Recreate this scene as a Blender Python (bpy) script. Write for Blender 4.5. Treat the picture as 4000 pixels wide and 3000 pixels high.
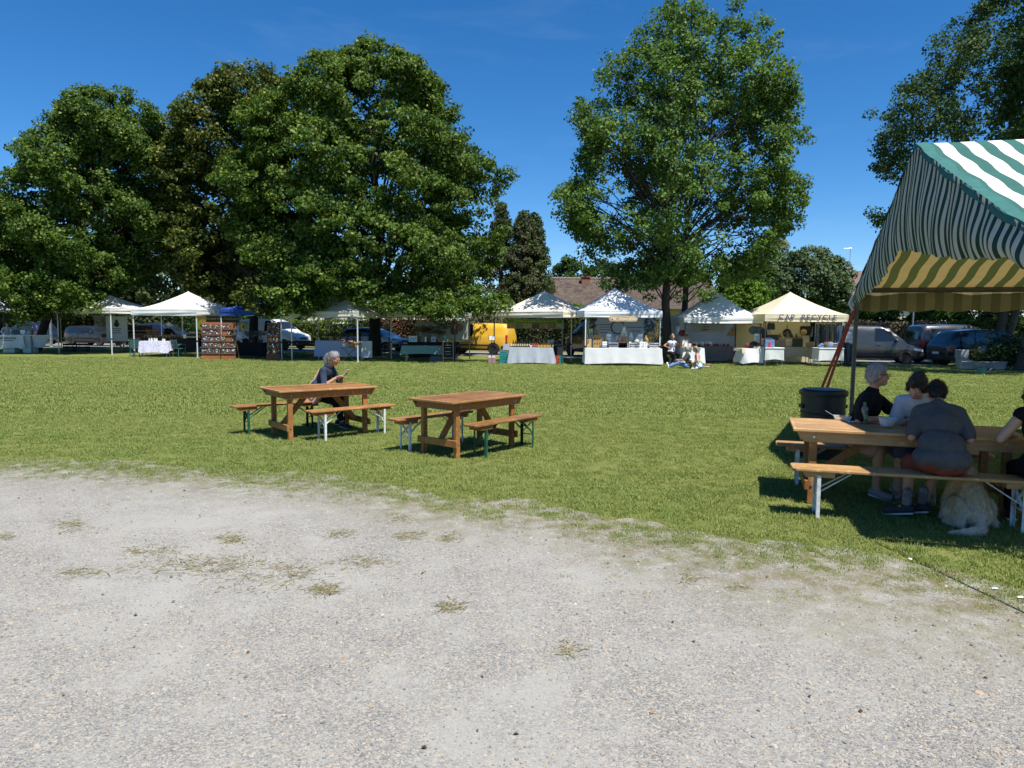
import bpy, bmesh, math, random
import numpy as np
from mathutils import Vector, Matrix, Euler, Quaternion
for o in list(bpy.data.objects): bpy.data.objects.remove(o)
SC = bpy.context.scene
COL = SC.collection
R = math.radians
random.seed(7); RNG = np.random.default_rng(11)

# ------------------------------------------------------------------ camera
FPX, CAMH, PITCH, ROLL = 2800.0, 1.82, math.atan(235/2800.0), 0.007
_f = Vector((0, math.cos(PITCH), -math.sin(PITCH))); _r0 = Vector((1,0,0)); _u0 = Vector((0, math.sin(PITCH), math.cos(PITCH)))
_r = _r0*math.cos(ROLL) + _u0*math.sin(ROLL); _u = _u0*math.cos(ROLL) - _r0*math.sin(ROLL)
cam = bpy.data.cameras.new('camera'); camo = bpy.data.objects.new('camera', cam); COL.objects.link(camo)
cam.sensor_width = 36.0; cam.lens = FPX/4000*36; cam.clip_start = 0.05; cam.clip_end = 3000
_m = Matrix.Identity(4)
for i in range(3):
    _m[i][0] = _r[i]; _m[i][1] = _u[i]; _m[i][2] = -_f[i]
_m[2][3] = CAMH
camo.matrix_world = _m
SC.camera = camo
# ------------------------------------------------------------------ sky, sun, exposure
SUN = Vector((-0.28, 0.38, -1.0)).normalized()
W = bpy.data.worlds.new('World'); SC.world = W; W.use_nodes = True
nt = W.node_tree; nt.nodes.clear()
sky = nt.nodes.new('ShaderNodeTexSky'); sky.sky_type = 'NISHITA'; sky.sun_disc = False
sky.sun_elevation = math.asin(-SUN.z); sky.sun_rotation = math.atan2(-SUN.x, -SUN.y)
sky.altitude = 600; sky.air_density = 0.9; sky.dust_density = 0.1; sky.ozone_density = 7.0
bg = nt.nodes.new('ShaderNodeBackground'); bg.inputs[1].default_value = 0.092
out = nt.nodes.new('ShaderNodeOutputWorld')
hs = nt.nodes.new('ShaderNodeHueSaturation'); hs.inputs['Saturation'].default_value = 1.24
nt.links.new(sky.outputs[0], hs.inputs['Color']); # faint high cirrus
tcw = nt.nodes.new('ShaderNodeTexCoord'); mpw = nt.nodes.new('ShaderNodeMapping'); mpw.inputs['Scale'].default_value = (1.2,1.2,5.0); mpw.inputs['Rotation'].default_value = (0.25,0.1,0.3)
nzw = nt.nodes.new('ShaderNodeTexNoise'); nzw.inputs['Scale'].default_value = 2.1; nzw.inputs['Detail'].default_value = 7; nzw.inputs['Roughness'].default_value = .62; nzw.inputs['Distortion'].default_value = .6
rpw = nt.nodes.new('ShaderNodeValToRGB'); rpw.color_ramp.elements[0].position = .56; rpw.color_ramp.elements[0].color = (0,0,0,1); rpw.color_ramp.elements[1].position = .80; rpw.color_ramp.elements[1].color = (.055,.055,.055,1)
mxw = nt.nodes.new('ShaderNodeMix'); mxw.data_type = 'RGBA'; mxw.inputs[7].default_value = (6.0,6.6,7.4,1)
nt.links.new(tcw.outputs['Generated'], mpw.inputs[0]); nt.links.new(mpw.outputs[0], nzw.inputs['Vector']); nt.links.new(nzw.outputs[0], rpw.inputs[0])
nt.links.new(rpw.outputs[0], mxw.inputs[0]); nt.links.new(hs.outputs[0], mxw.inputs[6]); nt.links.new(mxw.outputs[2], bg.inputs[0]); nt.links.new(bg.outputs[0], out.inputs[0])
sl = bpy.data.lights.new('sun', 'SUN'); sl.energy = 5.0; sl.angle = R(0.53); sl.color = (1.0, 0.955, 0.88)
so = bpy.data.objects.new('sun', sl); COL.objects.link(so)
so.rotation_euler = SUN.to_track_quat('-Z', 'Y').to_euler(); so.location = (20, -25, 60)
SC.view_settings.view_transform = 'Standard'; SC.view_settings.look = 'None'
SC.view_settings.exposure = 0.70; SC.view_settings.gamma = 1.0
SC.render.engine = 'CYCLES'
SC.cycles.max_bounces = 6; SC.cycles.diffuse_bounces = 3; SC.cycles.glossy_bounces = 3
SC.cycles.transmission_bounces = 4; SC.cycles.transparent_max_bounces = 6
SC.cycles.caustics_reflective = False; SC.cycles.caustics_refractive = False

# ------------------------------------------------------------------ pixel helpers (photo pixels, 4000 x 3000)
def ray(px, py):
    return _f + _r*((px-2000)/FPX) + _u*(-(py-1500)/FPX)
def G(px, py, z=0.0):
    d = ray(px, py); t = (z-CAMH)/d.z
    return Vector((d.x*t, d.y*t, z))
def AT(px, py, Y):
    d = ray(px, py); t = Y/d.y
    return Vector((d.x*t, Y, CAMH+d.z*t))

# ------------------------------------------------------------------ object helpers
def tag(o, label=None, cat=None, group=None, kind=None):
    if label: o['label'] = label
    if cat: o['category'] = cat
    if group: o['group'] = group
    if kind: o['kind'] = kind
    return o
def thing(name, label, cat, loc=(0,0,0), rz=0.0, group=None):
    o = bpy.data.objects.new(name, None); COL.objects.link(o)
    o.empty_display_size = 0.1
    o.location = loc; o.rotation_euler = (0,0,rz)
    return tag(o, label, cat, group)
def copy_tree(o, parent=None):
    c = o.copy(); COL.objects.link(c); c.parent = parent
    for ch in list(o.children):
        copy_tree(ch, c)
    return c
def link(name, me, parent=None):
    o = bpy.data.objects.new(name, me); COL.objects.link(o); o.parent = parent
    return o

class MB:
    """collects shapes; build() links them as one mesh object"""
    def __init__(s): s.v = []; s.f = []; s.mi = []; s.cur = 0
    def _add(s, vs, fs):
        b = len(s.v); s.v += [tuple(v) for v in vs]
        s.f += [tuple(i+b for i in f) for f in fs]; s.mi += [s.cur]*len(fs); return s
    def box(s, c, d, M=None, taper=None):
        x, y, z = d[0]/2, d[1]/2, d[2]/2
        vs = [Vector((a*x, b*y, e*z)) for e in (-1,1) for b in (-1,1) for a in (-1,1)]
        if taper:
            for k in range(4,8): vs[k] = Vector((vs[k].x*taper[0], vs[k].y*taper[1], vs[k].z))
        if M is not None: vs = [M @ v for v in vs]
        c = Vector(c); vs = [v+c for v in vs]
        return s._add(vs, [(0,2,3,1),(4,5,7,6),(0,1,5,4),(2,6,7,3),(0,4,6,2),(1,3,7,5)])
    def bar(s, a, b, w, h, up=(0,0,1)):
        a, b = Vector(a), Vector(b); d = b-a; L = d.length; d.normalize(); up = Vector(up)
        if abs(d.dot(up)) > .99: up = Vector((0,1,0))
        sd = d.cross(up).normalized(); u2 = sd.cross(d)
        M = Matrix((d, sd, u2)).transposed()
        return s.box((a+b)/2, (L, w, h), M)
    def cyl(s, a, b, r0, r1=None, n=10, caps=True):
        r1 = r0 if r1 is None else r1
        return s.tube([a,b],[r0,r1],n,caps)
    def tube(s, pts, rad, n=8, caps=True):
        pts = [Vector(p) for p in pts]
        if not hasattr(rad, '__len__'): rad = [rad]*len(pts)
        vs = []; ref = None
        for i, p in enumerate(pts):
            t = (pts[min(i+1,len(pts)-1)] - pts[max(i-1,0)])
            if t.length < 1e-9: t = Vector((0,0,1))
            t.normalize()
            if ref is None:
                ref = Vector((0,0,1)) if abs(t.z) < .9 else Vector((1,0,0))
            a = t.cross(ref)
            if a.length < 1e-4: a = t.cross(Vector((0.3,.9,.1)))
            a.normalize(); b = t.cross(a); ref = -b if False else a.cross(t)
            for k in range(n):
                an = 2*math.pi*k/n
                vs.append(p + (a*math.cos(an) + b*math.sin(an))*rad[i])
        fs = []
        for i in range(len(pts)-1):
            for k in range(n):
                k2 = (k+1) % n
                fs.append((i*n+k, i*n+k2, (i+1)*n+k2, (i+1)*n+k))
        if caps:
            fs.append(tuple(range(n))); fs.append(tuple((len(pts)-1)*n + k for k in reversed(range(n))))
        return s._add(vs, fs)
    def lathe(s, prof, n=14, c=(0,0,0), M=None, cap=True):
        vs = []; c = Vector(c)
        for r, z in prof:
            for k in range(n):
                an = 2*math.pi*k/n; v = Vector((r*math.cos(an), r*math.sin(an), z))
                vs.append((M @ v if M is not None else v) + c)
        fs = []
        for i in range(len(prof)-1):
            for k in range(n):
                k2 = (k+1) % n
                fs.append((i*n+k, i*n+k2, (i+1)*n+k2, (i+1)*n+k))
        if cap:
            fs.append(tuple(reversed(range(n)))); fs.append(tuple((len(prof)-1)*n + k for k in range(n)))
        return s._add(vs, fs)
    def ell(s, c, r, M=None, n=12, m=8):
        c = Vector(c); vs = []; fs = []
        if not hasattr(r, '__len__'): r = (r,r,r)
        for i in range(1, m):
            ph = math.pi*i/m
            for k in range(n):
                an = 2*math.pi*k/n
                v = Vector((r[0]*math.sin(ph)*math.cos(an), r[1]*math.sin(ph)*math.sin(an), r[2]*math.cos(ph)))
                vs.append((M @ v if M is not None else v) + c)
        top = Vector((0,0,r[2])); bot = Vector((0,0,-r[2]))
        vs.append((M @ top if M is not None else top)+c); vs.append((M @ bot if M is not None else bot)+c)
        T, B = len(vs)-2, len(vs)-1
        for i in range(m-2):
            for k in range(n):
                k2 = (k+1) % n
                fs.append((i*n+k, (i+1)*n+k, (i+1)*n+k2, i*n+k2))
        for k in range(n):
            k2 = (k+1) % n
            fs.append((T, k, k2)); fs.append((B, (m-2)*n+k2, (m-2)*n+k))
        return s._add(vs, fs)
    def cap(s, a, b, r0, r1=None, n=12):
        """tapered capsule"""
        r1 = r0 if r1 is None else r1
        a, b = Vector(a), Vector(b); d = (b-a)
        if d.length < 1e-6: return s.ell(a, r0)
        d.normalize(); pts = []; rad = []
        for q in (-.97,-.8,-.5,0): pts.append(a + d*r0*q); rad.append(r0*math.sqrt(max(0,1-q*q)))
        for q in (0,.5,.8,.97): pts.append(b + d*r1*q); rad.append(r1*math.sqrt(max(0,1-q*q)))
        return s.tube(pts, rad, n)
    def poly(s, vs, fs): return s._add(vs, fs)
    def prism(s, pts2, thick, M):
        """extrude a 2-D outline (x,z) by +-thick/2 along y, then M"""
        n = len(pts2)
        vs = [M @ Vector((x, -thick/2, z)) for x, z in pts2] + [M @ Vector((x, thick/2, z)) for x, z in pts2]
        fs = [tuple(range(n)), tuple(reversed(range(n, 2*n)))]
        for k in range(n):
            k2 = (k+1) % n; fs.append((k, k+n, k2+n, k2))
        return s._add(vs, fs)
    def mesh(s, name, mats):
        me = bpy.data.meshes.new(name); me.from_pydata(s.v, [], s.f)
        for m in (mats if isinstance(mats, (list,tuple)) else [mats]): me.materials.append(m)
        if any(s.mi): me.polygons.foreach_set('material_index', s.mi)
        me.update(); return me
    def build(s, name, mats, parent=None, smooth=False, bevel=0.0, recalc=True):
        me = s.mesh(name, mats)
        if recalc:
            bm = bmesh.new(); bm.from_mesh(me); bmesh.ops.recalc_face_normals(bm, faces=bm.faces); bm.to_mesh(me); bm.free()
        o = link(name, me, parent)
        if smooth:
            me.polygons.foreach_set('use_smooth', [True]*len(me.polygons))
            try: me.set_sharp_from_angle(angle=R(40))
            except Exception: pass
        if bevel:
            b = o.modifiers.new('b','BEVEL'); b.width = bevel; b.segments = 2; b.limit_method = 'ANGLE'
        return o

def np_mesh(name, V, F, mat, col=None, k=4):
    """fast mesh from numpy: V (n,3), F (m,k)"""
    me = bpy.data.meshes.new(name)
    me.vertices.add(len(V)); me.vertices.foreach_set('co', np.ascontiguousarray(V, dtype=np.float32).ravel())
    me.loops.add(F.size); me.loops.foreach_set('vertex_index', np.ascontiguousarray(F, dtype=np.int32).ravel())
    me.polygons.add(len(F)); me.polygons.foreach_set('loop_start', np.arange(0, F.size, k, dtype=np.int32))
    me.update(calc_edges=True)
    if col is not None:
        a = me.color_attributes.new('tint', 'FLOAT_COLOR', 'POINT')
        a.data.foreach_set('color', np.ascontiguousarray(np.concatenate([col, np.ones((len(col),1))],1), dtype=np.float32).ravel())
    if mat: me.materials.append(mat)
    return me

# ------------------------------------------------------------------ materials
_M = {}
def nodes(name):
    m = bpy.data.materials.new(name); m.use_nodes = True
    t = m.node_tree; b = t.nodes['Principled BSDF']
    return m, t, b
def N(t, typ, **kw):
    n = t.nodes.new(typ)
    for k, v in kw.items():
        if k.startswith('i_'): n.inputs[k[2:].replace('_',' ')].default_value = v
        else: setattr(n, k, v)
    return n
def mix(t, fac, a, b, blend='MIX'):
    n = t.nodes.new('ShaderNodeMix'); n.data_type = 'RGBA'; n.blend_type = blend
    for sock, val in ((n.inputs[0], fac), (n.inputs[6], a), (n.inputs[7], b)):
        if hasattr(val, 'default_value') or hasattr(val, 'is_output'): t.links.new(val, sock)
        else: sock.default_value = val if not isinstance(val, tuple) or len(val) == 4 else (*val, 1)
    return n.outputs[2]
def ramp(t, fac, stops, interp='LINEAR'):
    n = t.nodes.new('ShaderNodeValToRGB'); t.links.new(fac, n.inputs[0]); n.color_ramp.interpolation = interp
    e = n.color_ramp.elements
    while len(e) < len(stops): e.new(0.5)
    for k, (p, c) in enumerate(stops):
        e[k].position = p; e[k].color = (*c, 1) if len(c) == 3 else c
    return n.outputs[0]
def coords(t, scale=(1,1,1), kind='Object'):
    tc = t.nodes.new('ShaderNodeTexCoord'); mp = t.nodes.new('ShaderNodeMapping')
    mp.inputs['Scale'].default_value = scale; t.links.new(tc.outputs[kind], mp.inputs[0]); return mp.outputs[0]
def noise(t, vec, scale, detail=3, rough=.55, dist=0):
    n = t.nodes.new('ShaderNodeTexNoise'); n.inputs['Scale'].default_value = scale
    n.inputs['Detail'].default_value = detail; n.inputs['Roughness'].default_value = rough; n.inputs['Distortion'].default_value = dist
    t.links.new(vec, n.inputs['Vector']); return n.outputs[0]
def bump(t, b, h, strength=.3, dist=.02):
    n = t.nodes.new('ShaderNodeBump'); n.inputs['Strength'].default_value = strength; n.inputs['Distance'].default_value = dist
    t.links.new(h, n.inputs['Height']); t.links.new(n.outputs[0], b.inputs['Normal'])
def MAT(name, col=(.5,.5,.5), rough=.6, var=.12, scale=6, bmp=0.0, bscale=30, metal=0, spec=.4, coat=0, stretch=(1,1,1), emit=None, alpha=1, trans=0):
    if name in _M: return _M[name]
    m, t, b = nodes(name)
    v = coords(t, stretch)
    n1 = noise(t, v, scale, 4)
    lo = tuple(c*(1-var) for c in col); hi = tuple(min(1,c*(1+var)) for c in col)
    c = ramp(t, n1, [(.3, lo), (.7, hi)])
    t.links.new(c, b.inputs['Base Color'])
    b.inputs['Roughness'].default_value = rough; b.inputs['Metallic'].default_value = metal
    b.inputs['Specular IOR Level'].default_value = spec; b.inputs['Coat Weight'].default_value = coat
    b.inputs['Transmission Weight'].default_value = trans; b.inputs['Alpha'].default_value = alpha
    if bmp: bump(t, b, noise(t, v, bscale, 4), bmp, .01)
    _M[name] = m; return m
def CLOTH(name, col=(.7,.7,.7), trans=.25, tcol=None, var=.06, bmp=.25):
    """thin fabric letting some light through"""
    if name in _M: return _M[name]
    m, t, b = nodes(name)
    v = coords(t)
    n1 = noise(t, v, 2.5, 5)
    c = ramp(t, n1, [(.3, tuple(x*(1-var) for x in col)), (.7, tuple(min(1,x*(1+var*.4)) for x in col))])
    t.links.new(c, b.inputs['Base Color']); b.inputs['Roughness'].default_value = .8; b.inputs['Specular IOR Level'].default_value = .15
    bump(t, b, noise(t, v, 4.0, 3), bmp, .05)
    tr = t.nodes.new('ShaderNodeBsdfTranslucent'); tr.inputs[0].default_value = (*(tcol or col), 1)
    mx = t.nodes.new('ShaderNodeMixShader'); mx.inputs[0].default_value = trans
    o = t.nodes['Material Output']
    t.links.new(b.outputs[0], mx.inputs[1]); t.links.new(tr.outputs[0], mx.inputs[2]); t.links.new(mx.outputs[0], o.inputs[0])
    _M[name] = m; return m
def LEAF(name, trans=.35, rough=.45, spec=.35):
    if name in _M: return _M[name]
    m, t, b = nodes(name)
    a = t.nodes.new('ShaderNodeAttribute'); a.attribute_name = 'tint'
    t.links.new(a.outputs[0], b.inputs['Base Color']); b.inputs['Roughness'].default_value = rough; b.inputs['Specular IOR Level'].default_value = spec
    tr = t.nodes.new('ShaderNodeBsdfTranslucent')
    c = mix(t, 1.0, a.outputs[0], (1.25,1.3,.45,1), 'MULTIPLY'); t.links.new(c, tr.inputs[0])
    mx = t.nodes.new('ShaderNodeMixShader'); mx.inputs[0].default_value = trans
    o = t.nodes['Material Output']
    t.links.new(b.outputs[0], mx.inputs[1]); t.links.new(tr.outputs[0], mx.inputs[2]); t.links.new(mx.outputs[0], o.inputs[0])
    _M[name] = m; return m
def WOOD(name, c1, c2, rough=.45, scale=3.0, spec=.45, axis=0):
    if name in _M: return _M[name]
    m, t, b = nodes(name)
    st = [9,9,9]; st[axis] = .8
    v = coords(t, tuple(st))
    n1 = noise(t, v, scale, 6, .6, 1.2)
    v2 = coords(t, (1,1,1)); n2 = noise(t, v2, 2.2, 3); n3 = noise(t, v2, 14, 5, .7); oi = N(t,'ShaderNodeObjectInfo')
    c = ramp(t, n1, [(.28, c1), (.5, tuple((x+y)/2 for x, y in zip(c1,c2))), (.72, c2)])
    c = mix(t, ramp(t, n2, [(.35,(0,0,0)),(.72,(.7,.7,.7))]), c, tuple(x*.55 for x in c1))
    c = mix(t, ramp(t, n3, [(.58,(0,0,0)),(.70,(.7,.7,.7))]), c, tuple(min(1,x*1.35+.08) for x in c2))
    c = mix(t, 1.0, c, ramp(t, oi.outputs['Random'], [(0,(.74,.72,.70)),(1,(1.12,1.10,1.08))]), 'MULTIPLY')
    t.links.new(c, b.inputs['Base Color']); b.inputs['Specular IOR Level'].default_value = spec
    t.links.new(ramp(t, n3, [(.3,(rough*.8,)*3),(.7,(min(1,rough*1.5),)*3)]), b.inputs['Roughness'])
    bump(t, b, n1, .35, .006)
    _M[name] = m; return m
def GLASS_DARK():
    if 'car glass' in _M: return _M['car glass']
    m, t, b = nodes('car glass')
    b.inputs['Base Color'].default_value = (.012,.016,.02,1); b.inputs['Roughness'].default_value = .04; b.inputs['Specular IOR Level'].default_value = .9
    _M['car glass'] = m; return m
def PAINT(name, col, flake=.0):
    if name in _M: return _M[name]
    m, t, b = nodes(name)
    v = coords(t); n1 = noise(t, v, 3, 4)
    c = ramp(t, n1, [(.3, tuple(x*.93 for x in col)), (.7, col)])
    v2 = coords(t,(1,1,3)); d = noise(t, v2, 1.2, 5, .7)
    t.links.new(c, b.inputs['Base Color']); b.inputs['Roughness'].default_value = .32; b.inputs['Metallic'].default_value = flake
    t.links.new(ramp(t, d, [(.3,(.2,.2,.2)),(.8,(.5,.5,.5))]), b.inputs['Roughness'])
    b.inputs['Coat Weight'].default_value = .8; b.inputs['Coat Roughness'].default_value = .06
    _M[name] = m; return m
BLACK = MAT('black plastic', (.02,.02,.022), .5, .2)
STEEL = MAT('galvanised steel', (.45,.47,.5), .35, .15, metal=.8)
WHITEP = MAT('white paint', (.78,.79,.8), .45, .08, 12)

def text(name, s, size, mat, parent, M, align='CENTER', shear=0.0, extrude=.002, space=1.0, bold=0.0):
    cu = bpy.data.curves.new(name, 'FONT'); cu.body = s; cu.size = size; cu.align_x = align; cu.align_y = 'CENTER'
    cu.shear = shear; cu.extrude = extrude; cu.space_character = space; cu.offset = bold; cu.resolution_u = 3
    tmp = bpy.data.objects.new(name+'_tmp', cu); COL.objects.link(tmp)
    dg = bpy.context.evaluated_depsgraph_get(); me = bpy.data.meshes.new_from_object(tmp.evaluated_get(dg), depsgraph=dg)
    bpy.data.objects.remove(tmp); bpy.data.curves.remove(cu)
    me.name = name; me.materials.clear(); me.materials.append(mat)
    o = link(name, me, parent); o.matrix_local = M
    return o
def basis(org, xdir, zdir):
    """matrix whose local x = xdir, local y = zdir (text up), origin org"""
    x = Vector(xdir).normalized(); y = Vector(zdir).normalized(); z = x.cross(y).normalized(); y = z.cross(x)
    M = Matrix.Identity(4)
    for i in range(3): M[i][0] = x[i]; M[i][1] = y[i]; M[i][2] = z[i]; M[i][3] = org[i]
    return M
# ================================================================== SETTING: ground
def ground_mat():
    m, t, b = nodes('lawn soil')
    v = coords(t)
    n1 = noise(t, v, .35, 4); n2 = noise(t, v, 2.2, 5, .65); n3 = noise(t, v, 38, 4, .7); n4 = noise(t, coords(t,(1,.35,1)), 6, 4, .7)
    c = ramp(t, n3, [(.25,(.05,.065,.018)), (.5,(.125,.155,.038)), (.75,(.22,.24,.075))])
    c = mix(t, ramp(t, n2, [(.4,(0,0,0)),(.75,(.6,.6,.6))]), c, (.25,.24,.08))
    c = mix(t, ramp(t, n1, [(.42,(0,0,0)),(.7,(.45,.45,.45))]), c, (.10,.15,.03))
    c = mix(t, ramp(t, n4, [(.55,(0,0,0)),(.7,(.5,.5,.5))]), c, (.30,.27,.10))
    t.links.new(c, b.inputs['Base Color']); b.inputs['Roughness'].default_value = .95; b.inputs['Specular IOR Level'].default_value = .1
    bump(t, b, n3, .9, .03)
    return m
lawn = MB().poly([(-700,-60,0),(700,-60,0),(700,1400,0),(-700,1400,0)], [(0,1,2,3)]).build('lawn', ground_mat()); tag(lawn, kind='structure')

# gravel forecourt: an irregular sheet 4 mm above
GE = [(-400,1822),(0,1838),(250,1850),(542,1867),(904,1888),(1266,1926),(1537,1971),(1800,2015),(2100,2050),(2452,2125),(2904,2185),(3356,2262),(3718,2320),(4000,2390),(4500,2560)]
_ge = [G(x,y) for x,y in GE]
GEX = np.array([p.x for p in _ge]); GEY = np.array([p.y for p in _ge])
def edge_y(x): return np.interp(x, GEX, GEY)
def wob(x):
    x = np.asarray(x)
    return .10*np.sin(x*2.3+.4)+.07*np.sin(x*5.1+1.3)+.05*np.sin(x*11.7)+.035*np.sin(x*23.1+2)
def gravel_mat():
    m, t, b = nodes('gravel')
    v = coords(t)
    vo = N(t,'ShaderNodeTexVoronoi'); vo.inputs['Scale'].default_value = 135; t.links.new(v, vo.inputs['Vector'])
    vo2 = N(t,'ShaderNodeTexVoronoi'); vo2.inputs['Scale'].default_value = 62; t.links.new(v, vo2.inputs['Vector'])
    big = noise(t, v, .55, 5, .6); mid = noise(t, v, 2.3, 5, .65); fine = noise(t, v, 160, 3, .7)
    sep = N(t,'ShaderNodeSeparateColor'); t.links.new(vo.outputs['Color'], sep.inputs[0])
    stone = ramp(t, sep.outputs[0], [(.0,(.11,.105,.10)),(.3,(.175,.177,.175)),(.55,(.25,.247,.234)),(.8,(.32,.308,.277)),(.93,(.36,.275,.18)),(1,(.46,.43,.38))])
    sep2 = N(t,'ShaderNodeSeparateColor'); t.links.new(vo2.outputs['Color'], sep2.inputs[0])
    stone = mix(t, ramp(t, sep2.outputs[1], [(.72,(0,0,0)),(.8,(.8,.8,.8))]), stone, ramp(t, sep2.outputs[0], [(0,(.15,.145,.14)),(.6,(.34,.315,.275)),(1,(.42,.38,.31))]))
    dust = ramp(t, fine, [(.3,(.235,.23,.21)),(.7,(.335,.327,.298))])
    fac = ramp(t, mix(t, .5, big, mid), [(.40,(.06,.06,.06)),(.50,(.38,.38,.38)),(.60,(.92,.92,.92))])
    c = mix(t, fac, stone, dust)
    geo = N(t,'ShaderNodeAttribute'); geo.attribute_name = 'edge'
    dirt = mix(t, ramp(t, mid, [(.3,(0,0,0)),(.7,(1,1,1))]), (.16,.13,.075,1), (.13,.13,.055,1))
    c = mix(t, mix(t, 1.0, geo.outputs[0], ramp(t, noise(t, v, 5, 5, .7), [(.35,(0,0,0)),(.62,(1,1,1))]), 'MULTIPLY'), c, dirt)
    t.links.new(c, b.inputs['Base Color']); b.inputs['Roughness'].default_value = .92; b.inputs['Specular IOR Level'].default_value = .2
    h = mix(t, fac, mix(t, .45, vo.outputs['Distance'], vo2.outputs['Distance']), (.55,.55,.55,1))
    bn = N(t,'ShaderNodeBump'); bn.invert = True; bn.inputs['Strength'].default_value = .8; bn.inputs['Distance'].default_value = .012
    t.links.new(h, bn.inputs['Height']); bn2 = N(t,'ShaderNodeBump'); bn2.inputs['Strength'].default_value = .35; bn2.inputs['Distance'].default_value = .006
    t.links.new(fine, bn2.inputs['Height']); t.links.new(bn.outputs[0], bn2.inputs['Normal']); t.links.new(bn2.outputs[0], b.inputs['Normal'])
    return m
def build_gravel():
    xs = np.arange(-9.5, 9.51, .05); rows = [0,.15,.3,.5,.8,1.2,1.8,2.6,4,7,14]
    V = []; A = []
    for x in xs:
        ye = edge_y(x) + wob(x)
        for r in rows:
            V.append((x, ye + .75 - r, .004)); A.append(max(0, min(1, 1.5 - r/(1.1+.30*max(0,min(3,x))))))
    n = len(rows); F = [(i*n+j, i*n+j+1, (i+1)*n+j+1, (i+1)*n+j) for i in range(len(xs)-1) for j in range(n-1)]
    me = np_mesh('gravel', np.array(V), np.array(F), gravel_mat())
    a = me.attributes.new('edge','FLOAT','POINT'); a.data.foreach_set('value', np.array(A, dtype=np.float32))
    me.flip_normals() if me.polygons[0].normal.z < 0 else None
    o = link('gravel_forecourt', me); tag(o, kind='structure')
build_gravel()

# road behind the stalls and the verge strip
def road_y(x): return 42.4 - .34*x
RD = Vector((1,-.34,0)).normalized(); RN = Vector((.34,1,0)).normalized(); RANG = math.atan2(RD.y, RD.x)
def strip(name, d0, d1, z, mat, x0=-70, x1=60):
    o = Vector((0,42.4,z)); L = RD.length
    pts = [o + RD*x0 + RN*d0, o + RD*x1 + RN*d0, o + RD*x1 + RN*d1, o + RD*x0 + RN*d1]
    ob = MB().poly(pts, [(0,1,2,3)]).build(name, mat); return tag(ob, kind='structure')
strip('road', -2.2, 3.0, .006, MAT('asphalt pale', (.21,.205,.195), .9, .15, 3, .4, 60))
kerb = MB()
for d in (-2.26, 3.06):
    a = Vector((0,42.4,.02)) + RD*-70 + RN*d; b = Vector((0,42.4,.02)) + RD*60 + RN*d
    kerb.bar(a, b, .12, .06)
tag(kerb.build('kerb', MAT('kerb stone', (.36,.35,.33), .9, .15, 4)), kind='structure')

# ---- instancing helper (uncountable stuff only)
def scatter(name, pts, rots, scales, sources):
    """points carry rotation and scale; a geometry-nodes modifier puts the source meshes on them"""
    me = bpy.data.meshes.new(name); me.vertices.add(len(pts)); me.vertices.foreach_set('co', np.ascontiguousarray(pts, dtype=np.float32).ravel())
    a = me.attributes.new('rot','FLOAT_VECTOR','POINT'); a.data.foreach_set('vector', np.ascontiguousarray(rots, dtype=np.float32).ravel())
    a = me.attributes.new('scl','FLOAT','POINT'); a.data.foreach_set('value', np.ascontiguousarray(scales, dtype=np.float32).ravel())
    ob = link(name, me); tag(ob, kind='stuff')
    col = bpy.data.collections.new(name+'_source')
    for s in sources: col.objects.link(s)
    ng = bpy.data.node_groups.new(name, 'GeometryNodeTree')
    ng.interface.new_socket('Geometry', in_out='INPUT', socket_type='NodeSocketGeometry')
    ng.interface.new_socket('Geometry', in_out='OUTPUT', socket_type='NodeSocketGeometry')
    gi = ng.nodes.new('NodeGroupInput'); go = ng.nodes.new('NodeGroupOutput')
    ci = ng.nodes.new('GeometryNodeCollectionInfo'); ci.inputs['Collection'].default_value = col
    ci.inputs['Separate Children'].default_value = True; ci.inputs['Reset Children'].default_value = True
    ip = ng.nodes.new('GeometryNodeInstanceOnPoints'); ip.inputs['Pick Instance'].default_value = True
    ra = ng.nodes.new('GeometryNodeInputNamedAttribute'); ra.data_type = 'FLOAT_VECTOR'; ra.inputs[0].default_value = 'rot'
    sa = ng.nodes.new('GeometryNodeInputNamedAttribute'); sa.data_type = 'FLOAT'; sa.inputs[0].default_value = 'scl'
    rv = ng.nodes.new('FunctionNodeRandomValue'); rv.data_type = 'INT'; rv.inputs[4].default_value = 0; rv.inputs[5].default_value = len(sources)-1
    e2r = ng.nodes.new('FunctionNodeEulerToRotation')
    L = ng.links.new
    L(gi.outputs[0], ip.inputs['Points']); L(ci.outputs[0], ip.inputs['Instance']); L(rv.outputs[2], ip.inputs['Instance Index'])
    L(ra.outputs[0], e2r.inputs[0]); L(e2r.outputs[0], ip.inputs['Rotation']); L(sa.outputs[0], ip.inputs['Scale'])
    L(ip.outputs[0], go.inputs[0])
    md = ob.modifiers.new('scatter','NODES'); md.node_group = ng
    return ob
def wedge(d0, d1, dens, margin=1.3):
    """random ground points inside the view wedge between two distances"""
    n = int(dens*margin*.74*(d1*d1-d0*d0))
    d = np.sqrt(RNG.uniform(d0*d0, d1*d1, n)); x = RNG.uniform(-.74, .74, n)*d*margin
    return np.stack([x, d, np.zeros(n)], 1)

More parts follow.
